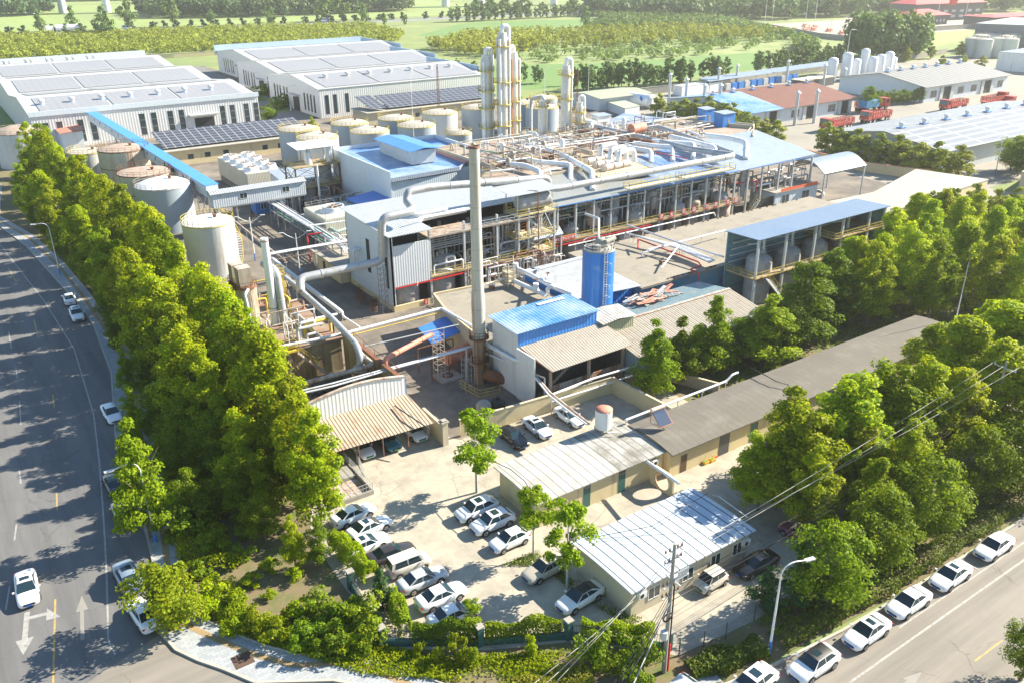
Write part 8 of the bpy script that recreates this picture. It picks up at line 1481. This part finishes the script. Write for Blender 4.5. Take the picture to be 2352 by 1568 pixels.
for i, (x, y, h, r) in enumerate([(325.4, 236, 10.2, 2.1), (333.2, 234.7, 12, 2.2), (343, 237, 8.6, 2.0), (356, 242, 11.6, 1.9), (353.5, 236, 8.9, 2.1), (363, 238.5, 9, 2.0), (371.5, 240, 9.6, 2.0), (377, 241.5, 6.8, 1.9)]):
    t = thing('gas_tank', '%s white upright gas tank from the left behind the grey slatted roof' % nth(i), 'gas tank', (x, y, 0), 'white upright gas tanks'); b = MB(); b.lathe([(r, .6), (r, h-1), (r*.85, h-.4), (r*.4, h), (.05, h+.1)], 20, (x, y, 0)); b.build('shell', m_ttopw, t); b = MB(); [b.bar((x+a*r*.7, y+c*r*.7, 0), (x+a*r*.7, y+c*r*.7, .7), .25) for a, c in ((1, 1), (1, -1), (-1, 1), (-1, -1))]; b.build('feet', m_bluetrim, t)
for i, (x, y) in enumerate([(482.8, 263.1), (503.6, 270.8), (481.5, 256.4), (514.3, 270.6), (492.6, 255.2), (508.4, 258.5), (494.7, 249.6), (521, 262)]): tank('%s small pale tank of the far right tank farm' % nth(i), x*.97, y*.97, 4.2, 9, m_tankw, m_ttop, .8, m_steelpale, 'far tank farm tanks')
B = thing('lng_tank', 'white horizontal gas tank with a blue emblem beside the flat sheds', 'gas tank', (217, 235, 0)); b = MB(); b.cyl((215.5, 241.5, 2.6), (217.2, 231, 2.6), 2.4, n=20); b.cyl((217.2, 231, 2.6), (217.4, 230, 2.6), 2.4, 1.4, 20); b.build('shell', m_ttopw, B); b = MB(); b.lathe([(.9, 0), (.9, .04)], 20, (0, 0, 0)); b.v = [(216.0-.03+v[2]*0, 0, 0) for v in b.v] if False else [(216.2+v[0]*.2-1.9, 233.5+v[0], 3.6+v[1]) for v in b.v]; b.build('emblem', m_bluewall, B); b = MB(); [b.box(214.5, y, 0, 218, y+.5, 1) for y in (232.5, 239)]; b.build('saddles', m_conc, B)
gshed('flat_shed', 'pale shed with an olive-cream roof by the far boundary wall', 199, 223, 238.5, 254, 4.4, .8, m_dwall, [(198.5, 223.5, mat('olive_cream_roof', (.32, .34, .24), .6, .08, .3))]); house('flat_shed', 'low shed with a pale green flat roof before the horizontal gas tank', [(198.5, 224), (206.5, 225.5), (212, 243), (204.5, 244)], 2.6, m_dwall, mat('pale_green_roof', (.32, .36, .28), .7, .06), cat='shed')
B = thing('long_canopy', 'long narrow open canopy with blue-grey roof along the far boundary wall', 'canopy', (320, 252, 0)); roofslab(B, [(262, 246, 4.4), (352, 252, 4.4), (352, 258, 5.2), (262, 252, 5.2)], m_lblue2, .12)
for k in range(13): b = MB(); b.bar((262.5+k*7.4, 246.3+k*.5, 0), (262.5+k*7.4, 246.3+k*.5, 4.3), .25); b.build('post', m_steelpale, B)
house('low_canopy', 'cream-roofed low canopy left of the white gas tanks', [(299, 229), (321, 231), (321, 238), (299, 236)], 3.2, m_steeldark, m_creampale, cat='canopy'); house('container_block', 'row of white equipment containers by the boundary wall', [(247, 246), (270, 247), (270, 252), (247, 251)], 3.4, m_white, m_whroof, cat='containers')
for i in range(12):
    t = thing('container_crate', '%s blue-grey liquid container from the left under the long canopy' % nth(i), 'container', (272+i*4.1, 246+i*.28, 0), 'containers under the long canopy'); b = MB(); b.box(272+i*4.1, 246+i*.28, .2, 274.6+i*4.1, 248+i*.28, 2.6); b.build('tank_body', m_bluewall if i % 3 else m_steelpale, t); b = MB(); b.box(271.9+i*4.1, 245.9+i*.28, 0, 274.7+i*4.1, 248.1+i*.28, .2); b.build('pallet', m_steel, t)
wallrun('long concrete boundary wall behind the long canopy', [(198, 262), (232, 258.5), (285, 256), (325, 262), (398, 262), (470, 270)], 2.6, .4, m_conc, m_conc); wallrun('cream boundary wall behind the left warehouse', [(20, 545), (39, 534), (124, 521), (151, 519)], 2.2, .4, m_cream, m_creampale); wallrun('grey wall round the fenced fuel depot', [(552, 481), (498, 374), (495, 353), (566, 363), (656, 354), (700, 345)], 3, .5, m_conc, m_conc)
B = house('industrial_hall', 'dark grey industrial hall cut by the right edge above the tank farm', [(500, 273), (560, 285), (580, 240), (512, 228)], 14, mat('slate_blue_wall', (.16, .18, .21), .6, .1), m_whroof); house('white_bridge_hall', 'long white wall block with a blue top at the right edge', [(420, 216), (455, 218), (460, 200), (424, 196)], 8, m_white, m_lblue)
m_rroof = mat('hazy_red_roof', (.55, .07, .07), .6, .08); m_gwall = mat('dark_grey_wall', (.10, .10, .11), .7, .1)
def hip(label, x0, y0, x1, y1, h, rise, rot=-.2):
    B = thing('red_roofed_building', label, 'building', ((x0+x1)/2, (y0+y1)/2, 0)); cx, cy = (x0+x1)/2, (y0+y1)/2; hx, hy = (x1-x0)/2, (y1-y0)/2
    r = lambda x, y, z: (cx+x*math.cos(rot)-y*math.sin(rot), cy+x*math.sin(rot)+y*math.cos(rot), z)
    b = MB(); b.add([r(-hx, -hy, 0), r(hx, -hy, 0), r(hx, hy, 0), r(-hx, hy, 0), r(-hx, -hy, h), r(hx, -hy, h), r(hx, hy, h), r(-hx, hy, h)], [(4, 5, 6, 7), (0, 1, 5, 4), (1, 2, 6, 5), (2, 3, 7, 6), (3, 0, 4, 7)]); b.build('wall', m_gwall, B)
    b = MB(); e = 2; b.add([r(-hx-e, -hy-e, h), r(hx+e, -hy-e, h), r(hx+e, hy+e, h), r(-hx-e, hy+e, h), r(-hx+hy, 0, h+rise), r(hx-hy, 0, h+rise)], [(0, 1, 5, 4), (1, 2, 5), (2, 3, 4, 5), (3, 0, 4), (0, 3, 2, 1)]); b.build('roof', m_rroof, B)
    n = 8
    for k in range(n):
        for z in ((2, 6) if h > 9 else (2,)): b = MB(); x = -hx+2+(2*hx-4)*(k+.3)/n; b.add([r(x, -hy-.1, z), r(x+hx*.12, -hy-.1, z), r(x+hx*.12, -hy-.1, z+2), r(x, -hy-.1, z+2)], [(0, 1, 2, 3)]); b.build('window', mat('pale_far_window', (.4, .42, .42), .3, .1), B)
    return B
B = hip('large two-storey dark building with a red hipped roof in the far distance', 675, 412, 750, 436, 13, 5); b = MB(); b.cyl((707, 409, 15), (706.5, 407.5, 15), 3.4, n=20); b.build('round_emblem', m_sred, B); hip('small red-roofed pavilion left of the large far building', 640, 392, 672, 412, 7, 4); hip('red-roofed block at the far right edge', 650, 335, 720, 360, 8, 1.5)
for i in range(16): rr_ = random.Random(i); x, y = 520+rr_.random()*50, 375+rr_.random()*70; t = thing('pump_skid', '%s red-brown pump skid in the fenced fuel depot' % nth(i), 'pump skid', (x, y, 0), 'pump skids in the fuel depot'); b = MB(); b.box(x-3, y-1, .3, x+3, y+1, 1.0); b.cyl((x-2, y, 1.8), (x+2, y, 1.8), .7, n=8); b.build('skid', m_salmon, t)
# viaduct piers
V = thing('viaduct', 'row of white viaduct piers crossing the farthest fields', 'viaduct', (300, 950, 0))
vp = [(146, 1050), (186, 1035), (216, 1012), (513, 888), (547, 868), (589, 850), (625, 835), (118, 1065)]
for x, y in vp: b = MB(); b.cyl((x, y, 0), (x, y, 40), 4.4, 2.6, 12); b.build('pier', m_white, V)
b = MB(); b.bar((60, 1090, 43), (250, 1000, 43), 12, 3); b.bar((250, 1000, 43), (700, 800, 43), 12, 3); b.build('deck', m_white, V)
# ---------------------------------------------------------------- 16 lamps, poles and wires
def lamp(label, x, y, h, arms, ang, base=None, s=1.0):
    t = thing('street_lamp', label, 'street lamp', (x, y, 0)); b = MB(); b.cyl((x, y, 1.4), (x, y, h), .11*s, .06*s, 10); b.build('pole', m_white, t); b = MB(); b.cyl((x, y, 0), (x, y, 1.4), .13*s, .115*s, 10); b.build('blue_base', m_bluewall if base is None else base, t)
    for k in range(arms):
        a = ang+math.pi*k; d = Vector((math.cos(a), math.sin(a), 0)); P0 = Vector((x, y, h)); b = MB()
        pth = [P0, P0+d*.25*s+Vector((0, 0, .7*s)), P0+d*1.0*s+Vector((0, 0, .95*s)), P0+d*2.2*s+Vector((0, 0, .75*s))] if arms == 1 else [P0-Vector((0, 0, 1)), P0+d*1.3-Vector((0, 0, .3)), P0+d*2.0+Vector((0, 0, .25))]
        b.tube(pth, .055*s, 7, .8); b.build('arm', m_white, t); M = Matrix.Translation(pth[-1]+d*.3*s)@Matrix.Rotation(a, 4, 'Z'); b = MB(); b.boxm(M, .42*s, .17*s, .06*s); b.build('lamp_head', m_steelpale, t)
lamp('curved white street lamp with a blue foot beside the short hedge', 45.2, 31.0, 7.9, 1, R(-14)); lamp('white street lamp on the left pavement against the tree row', 13.1, 161.2, 8.6, 1, R(150)); lamp('street lamp hidden in the pale tree, its head over the parked cars', 8.6, 73.6, 8.2, 1, R(180))
lamp('twin-armed lamp on the plant road beside the pale tank', 43.9, 149, 8.2, 2, R(-20)); lamp('twin-armed lamp before the white building in the plant road', 47.7, 136.7, 7.6, 2, R(-20)); lamp('slim lamp post behind the white gas tanks', 385, 272, 15, 1, R(0), m_white, 1.6); lamp('slim lamp post in the right field edge', 448, 276, 16, 1, R(0), m_white, 1.6); lamp('lamp post before the solar-roofed hall at the right', 217, 106, 9, 2, R(-30))
for i, (x, y) in enumerate([(96, 302), (98.5, 318), (110.5, 306), (111, 325), (113, 352), (100, 338), (118, 380)]): lamp('%s lamp post from the front on the road between the warehouses' % nth(i), x, y, 8, 1, R(180 if i % 2 else 0), m_white)
for i, (w, x, y) in enumerate([('C', 380, 820), ('C', 755, 790), ('D', 125, 210), ('D', 190, 180), ('D', 470, 240), ('D', 555, 200), ('D', 1170, 125), ('D', 925, 110), ('D', 1600, 200), ('D', 1840, 190)]): c = at(w, x, y, 0); lamp('%s far lamp mast from the left beyond the works' % nth(i), c.x, c.y, 10 if i < 2 else 20, 1 if i < 2 else 2, R(-20), m_white, 1 if i < 2 else 1.8)
def mast(label, x, y, h, m=None, r=.12, name='lightning_mast', cat='mast', lat=False):
    t = thing(name, label, cat, (x, y, 0)); b = MB()
    if lat:
        for a in range(3): b.bar((x+.6*math.cos(a*2.1), y+.6*math.sin(a*2.1), 0), (x+.2*math.cos(a*2.1), y+.2*math.sin(a*2.1), h), .08)
        for k in range(int(h/1.2)): z = k*1.2; w_ = .6-.4*z/h; [b.bar((x+w_*math.cos(a*2.1), y+w_*math.sin(a*2.1), z), (x+w_*math.cos((a+1)*2.1), y+w_*math.sin((a+1)*2.1), z+1.2), .05) for a in range(3)]
    else: b.cyl((x, y, 0), (x, y, h*.6), r, r*.6, 8); b.cyl((x, y, h*.6), (x, y, h), r*.5, r*.3, 6)
    b.build('shaft', m or m_white, t); b = MB(); b.cyl((x, y, h), (x, y, h+1.2), .03, .01, 5); b.build('tip', m_steel, t)
mast('tall thin white lightning mast between the tanks and the blue ventilator', 104.5, 200, 24); mast('rusty lattice lightning mast behind the round tanks', 132, 235, 21, m_rust, lat=True); mast('thin lattice mast right of the slender column', 176, 222, 18, m_rust, lat=True); mast('thin mast at the far end of the felt-roofed building', 113, 56, 12); mast('thin red mast in the fuel depot field', 497, 366, 24, m_rust)
# utility pole with its gear
X0, Y0 = 37.1, 34.4; LX = .9
t = thing('utility_pole', 'concrete utility pole with insulators and a red guard at its foot, front right of centre', 'utility pole', (X0, Y0, 0))
P_ = lambda z: Vector((X0+.09*z*0, Y0, z)); b = MB(); b.cyl(P_(0), P_(12.2), .2, .12, 12); b.build('pole', m_conc, t); b = MB(); b.cyl((X0+.32, Y0-.05, 0), (X0+.32, Y0-.05, 2.7), .11, n=8); b.build('red_guard', m_sred, t); b = MB(); b.tube([(X0+.32, Y0-.05, 2.7), (X0+.3, Y0-.05, 8.2), (X0+.2, Y0, 8.6)], .06, 6); b.build('cable_riser', m_black, t)
b = MB(); [b.bar((X0-.9, Y0-.1+dy, z), (X0+.9, Y0+.1+dy, z), .09) for z, dy in ((11.6, 0), (10.7, .1), (8.6, 0), (7.6, 0))]; b.bar((X0+.1, Y0-.8, 8.9), (X0+.1, Y0+.8, 8.9), .09); b.build('crossarm', m_steelpale, t)
b = MB(); rg = random.Random(6)
for z in (11.6, 10.7, 8.6, 7.6): [b.lathe([(.03, 0), (.09, .06), (.05, .1), (.09, .16), (.04, .22), (.03, .34)], 8, (X0+dx, Y0+.05, z+.05)) for dx in (-.8, -.4, .4, .8)]
b.build('insulators', mat('brown_porcelain', (.22, .10, .06), .3, .1), t); b = MB()
for k in range(7): x = X0+.35+.16*k; b.cyl((x, Y0-.2, 9.0), (x+.05, Y0-.25, 9.7), .05, n=6)
b.boxm(Matrix.Translation((X0+.8, Y0, 9.0)), .7, .25, .05); b.build('fuse_switches', m_steelpale, t); b = MB(); b.lathe([(.28, -.35), (.28, .35)], 14, (X0-.3, Y0, 3.9)); b.build('cable_box', m_steelpale, t)
b = MB()
for k in range(3): b.tube([(X0-.3+.45*math.cos(a/10*6.283), Y0-.2, 5.7+.35*math.sin(a/10*6.283)+k*.06) for a in range(11)], .03, 5, 0, 1)
b.build('cable_coil', m_black, t)
UX, UY = 88.8, 37.8
t = thing('utility_pole', 'plain concrete utility pole with one crossarm at the right edge of the picture', 'utility pole', (UX, UY, 0)); b = MB(); b.cyl((UX, UY, 0), (UX, UY, 11.0), .19, .12, 10); b.build('pole', m_conc, t); b = MB(); b.bar((UX-.1, UY-1.2, 10.2), (UX+.1, UY+1.2, 10.2), .1); b.build('crossarm', m_steelpale, t); b = MB(); [b.lathe([(.03, 0), (.08, .1), (.04, .3)], 8, (UX, UY+dy, 10.25)) for dy in (-1.1, 0, 1.1)]; b.build('insulators', m_frame, t)
m_wire = mat('pale_wire', (.42, .42, .40), .5, .05); E1 = at('', -40, 1470, 8)
for i, (dy, z1, z2, lab) in enumerate([(1.1, 11.0, 10.6, 'upper bright power line from the right pole over the front building'), (-1.1, 11.2, 10.5, 'lower bright power line from the right pole over the front building'), (0, 10.6, 10.6, 'middle power line between the two utility poles')]):
    cable(lab, [(150, 42+dy*.3, 11.5), (UX, UY+dy, z2), (X0+[-.8, .8, .4][i], Y0, z1), (18+i, 29.5+i, 9.2)], .35, .022, m_wire, 'power_line', cat='power line')
for i in range(4): cable('%s dark service cable in the bundle below the power lines' % nth(i), [(UX, UY-.3, 7.9-.35*i), (X0+.1, Y0, 8.3-.45*i), (24, 29.2, 6.2-.35*i)], .55+.15*i, .02 if i < 3 else .04, m_black, 'service_cable')
cable('thick twisted cable running to the lower left from the utility pole', [(X0, Y0, 7.0), (22, 26.5, 4.6)], .4, .06, m_steel, 'service_cable')
# ---------------------------------------------------------------- 17 distant vegetation
def forest(name, label, poly, n, h, r, leaf, m, seed, per=46, stuffn=True, rows=None):
    rng = np.random.default_rng(seed); xs = [p[0] for p in poly]; ys = [p[1] for p in poly]; out = []
    def ins(x, y):
        c = False; j = len(poly)-1
        for i in range(len(poly)):
            a, b_ = poly[i], poly[j]
            if (a[1] > y) != (b_[1] > y) and x < (b_[0]-a[0])*(y-a[1])/(b_[1]-a[1]+1e-9)+a[0]: c = not c
            j = i
        return c
    k = 0
    while len(out) < n and k < n*40:
        k += 1; x, y = rng.uniform(min(xs), max(xs)), rng.uniform(min(ys), max(ys))
        if rows: y = round(y/rows)*rows+rng.normal(0, .4)
        if ins(x, y): out.append((x, y, h*rng.uniform(.82, 1.12)))
    T = np.array(out); n = len(T); idx = np.repeat(np.arange(n), per); d = rng.normal(0, 1, (n*per, 3)); d /= np.linalg.norm(d, axis=1)[:, None]; q = rng.random(n*per)**.35
    P_ = np.empty((n*per, 3)); P_[:, 0] = T[idx, 0]+d[:, 0]*r*q; P_[:, 1] = T[idx, 1]+d[:, 1]*r*q; P_[:, 2] = T[idx, 2]*(.55+d[:, 2]*.45*q)
    me = leaves(name, P_, d+np.array([0, 0, .3]), leaf, m, rng, .9); o = bpy.data.objects.new(name, me); COL.objects.link(o); return tag(o, label, 'woodland', None, 'stuff')
m_wood = leafmat('far_wood_leaves', (.07, .12, .05), (.12, .185, .075), .1, .2)
forest('plantation', 'yellow-green young plantation behind the left warehouse', [(30, 560), (50, 735), (240, 690), (310, 660), (290, 560), (262, 520), (157, 538), (60, 552)], 1700, 5.4, 2.9, 1.3, m_leafpl, 41, 40)
forest('far_wood', 'dark wood in the far middle left', [(195, 888), (300, 832), (445, 832), (460, 900), (330, 1050), (210, 1010)], 900, 19, 5, 3.0, m_wood, 42); forest('far_wood', 'dark wood at the top left corner', [(84, 1017), (134, 1022), (150, 1300), (60, 1350)], 350, 20, 5.5, 3.0, m_wood, 43)
forest('far_wood', 'long hazy wood along the top right', [(520, 640), (546, 535), (600, 505), (760, 470), (1000, 520), (1100, 800), (800, 900), (620, 775)], 2200, 18, 6, 3.6, m_wood, 44, 40); forest('far_wood', 'hazy wood at the top right corner behind the red roofs', [(760, 465), (980, 400), (1300, 480), (1100, 700)], 800, 18, 7, 4.2, m_wood, 45, 36)
forest('far_wood', 'farthest tree band at the top edge left', [(150, 1350), (700, 1180), (760, 1260), (200, 1460)], 700, 22, 8, 4.5, m_wood, 46, 30)
forest('scrub', 'scattered shrubs and saplings in the meadow behind the works', [(245, 385), (300, 440), (400, 420), (480, 400), (480, 372), (400, 345), (300, 352)], 150, 4.5, 3.2, 1.3, m_leaffar, 47, 40); forest('scrub', 'green thicket left of the meadow orchard', [(255, 470), (330, 520), (350, 505), (330, 440), (262, 400)], 220, 8, 3.6, 1.6, m_leafpl, 48, 36)
forest('orchard', 'rows of young orchard trees in the far middle', [(290, 430), (345, 515), (480, 480), (485, 385), (360, 392)], 620, 7.5, 2.4, 1.3, m_leafpl, 49, 26, rows=13); forest('orchard', 'dense blue-green nursery rows beyond the orchard', [(400, 500), (470, 555), (510, 620), (560, 540), (545, 500), (480, 482)], 520, 7.5, 3.0, 1.6, m_leaffar, 50, 34)
forest('scrub', 'leafy undergrowth between the meadow and fuel depot', [(440, 330), (500, 420), (550, 500), (500, 480), (485, 385), (420, 330)], 300, 6.5, 3.2, 1.6, m_leaffar, 51, 34)
forest('big_clump', 'large dark clump of tall trees behind the white gas tanks', [(405, 270), (412, 292), (440, 292), (455, 276), (436, 264)], 60, 22, 5.2, 1.9, m_leaffar, 52, 330)
rows_ = [[(225.7, 284.9), (228.5, 280.6), (233.7, 278.7), (240, 281), (247.8, 281), (251.7, 276.5), (258, 275), (269.1, 273.6), (274.9, 273.8), (281.1, 273.7), (289.9, 271.8), (302.3, 275)], [(318.5, 271.1), (330.4, 272.5), (341.1, 275.3), (349, 275), (357.4, 274.1), (369.5, 276.7), (378, 279), (387.2, 281.9), (396, 281)]]
i = 0
for l in rows_:
    for k in range((len(l)-1)*3+1):
        a, c = l[min(k//3, len(l)-2)], l[min(k//3, len(l)-2)+1]; f = (k-min(k//3, len(l)-2)*3)/3; x, y = a[0]+(c[0]-a[0])*f, a[1]+(c[1]-a[1])*f
        P2(POP, 14, x+rnd.uniform(-1.5, 1.5), y+rnd.uniform(-3, 3), rnd.uniform(8, 12), 'poplar, %s from the left in the row behind the boundary wall' % nth(i), 'poplars behind the boundary wall', 1.35); i += 1
for i in range(22): P2(POP, 14, 190+i*1.9+rnd.uniform(-2, 2), 470-i*8.6+rnd.uniform(-4, 4), rnd.uniform(6.5, 9), 'bushy green tree, %s counted from the rear, between warehouse and meadow' % nth(i), 'trees right of the right warehouse', 1.4)
for i, (x, y, h) in enumerate([(89.7, 775, 26), (118, 812, 27), (107, 707, 13), (121, 696, 34), (150, 754, 34), (187, 770, 34), (214, 755, 20), (254.5, 729, 24), (308.6, 745, 36), (320.5, 735, 32), (319.3, 690, 26), (321.3, 655, 16), (437.8, 703, 25), (466.3, 722, 30), (477.2, 712, 26), (498.1, 717, 24), (439.6, 546, 24), (96, 700, 14), (268, 770, 14), (340, 655, 12)]):
    P2(FARR, 10, x, y, h*.6, 'lone round tree by the far highway and fields, %s in the scattered group' % nth(i), 'scattered trees by the highway', .8)
for i in range(34): P2(POP, 14, 388+i*4.4, 662+rnd.uniform(-8, 8)-i*.2, rnd.uniform(9, 17), 'grey-green tree, %s from the left in the belt across the far green field' % nth(i), 'tree belt across the far field', 1.5)
for i, (x, y) in enumerate([(67.6, 773), (77, 769), (97, 769), (106.3, 767), (116.4, 764), (125.7, 761), (137, 759), (152, 757), (168, 757), (176, 755), (185, 753), (196, 750), (204.8, 749), (215, 747), (225, 744), (235, 742), (247, 739), (258, 737), (268, 735), (286, 733), (297, 732), (308, 730), (319, 728), (329, 726), (339, 724), (350, 722), (361, 721), (371, 719), (392.8, 716), (408, 713), (423.7, 711), (440, 708), (460, 705)]):
    P2(MEDB, 5.4, x, y, 5.4, 'dark clipped shrub, %s from the left in the highway median' % nth(i), 'clipped shrubs of the highway median', 1.0)
for i, (x, y) in enumerate([(202, 147), (201, 142), (200, 135.5), (200, 129.5), (199.5, 123.5), (198.8, 118), (199.2, 112.6), (200.5, 108)]): P2(SMALLY, 8.5, x+2.5, y, rnd.uniform(8, 9.4), 'bright round street tree, %s from the top in the row left of the solar hall' % nth(i), 'street trees left of the solar hall', 1.35)
for i, (x, y) in enumerate([(206, 215.7), (206.5, 210), (207.3, 205.5), (209, 201), (211, 197), (211.5, 192), (210.5, 187), (208, 180), (205.5, 173.5), (203.5, 168), (201.6, 162)]): P2(SMALLY, 8.5, x, y, rnd.uniform(6.6, 8.8), 'yellow-green tree, %s from the top in the row before the brown and blue roof' % nth(i), 'trees before the brown and blue roof', 1.3)
for i, (x, y) in enumerate([(224, 106), (229, 104), (236, 102), (243, 101), (220, 102)]): P2(MID, 8, x, y, 8.5, 'dark round tree, %s from the left at the right edge before the solar hall' % nth(i), 'dark trees before the solar hall', 1.2)
for i in range(9): P2(MID, 8, 284+i*2.6, 186.5-i*.6, rnd.uniform(4.2, 5.6), 'dark round shrub-tree, %s from the left under the white gable of the slatted workshop' % nth(i), 'round trees by the slatted workshop', 1.0)
P2(MID, 8, 273, 181, 8.5, 'large round bush between the brown roof and the red flatbed lorry', None, 1.2)
for i, (x, y) in enumerate([(108, 312), (112, 316), (116, 349), (109, 340), (98, 294)]): P2(BUSHD, 2.4, x, y, 4.5, 'dark round bush, %s on the verge between the warehouses' % nth(i), 'bushes between the warehouses', 1.2)
P2(CONE, 10, 92.5, 240, 8.5, 'small bright conical tree left of the first round tank by the low building', None, 1.3)
for i, (x, y) in enumerate([(395, 268), (420, 262), (442, 262), (462, 258), (402, 222), (412, 219), (425, 214), (392, 226)]): P2(SMALLY, 8.5, x, y, 7.5, 'round yellow-green tree, %s among the far right tank rows' % nth(i), 'round trees by the far tank rows', 1.2)
# ---------------------------------------------------------------- tidy: templates go, lettering becomes mesh
dg = bpy.context.evaluated_depsgraph_get()
for o in [o for o in bpy.data.objects if o.type == 'FONT']:
    me = bpy.data.meshes.new_from_object(o.evaluated_get(dg)); n_ = bpy.data.objects.new('lettering', me); COL.objects.link(n_); n_.parent = o.parent; n_.location = o.location; n_.rotation_euler = o.rotation_euler; bpy.data.objects.remove(o)
KIDS.clear()
for o in [o for o in bpy.data.objects if o.get('label') == 'x' and o.parent is None]:
    for c in list(o.children):
        for g_ in list(c.children): bpy.data.objects.remove(g_)
        bpy.data.objects.remove(c)
    bpy.data.objects.remove(o)
# haze
def haze():
    b = MB(); b.box(-700, -250, -2, 2500, 3100, 75)
    m = bpy.data.materials.new('haze_air'); m.use_nodes = True; t = m.node_tree; t.nodes.clear()
    o = t.nodes.new('ShaderNodeOutputMaterial'); v = t.nodes.new('ShaderNodeVolumePrincipled')
    v.inputs['Color'].default_value = (.97, .97, .93, 1); v.inputs['Density'].default_value = 0.00015; v.inputs['Anisotropy'].default_value = .35
    t.links.new(v.outputs[0], o.inputs[1]); b.build('haze', m, kind='stuff')
haze()
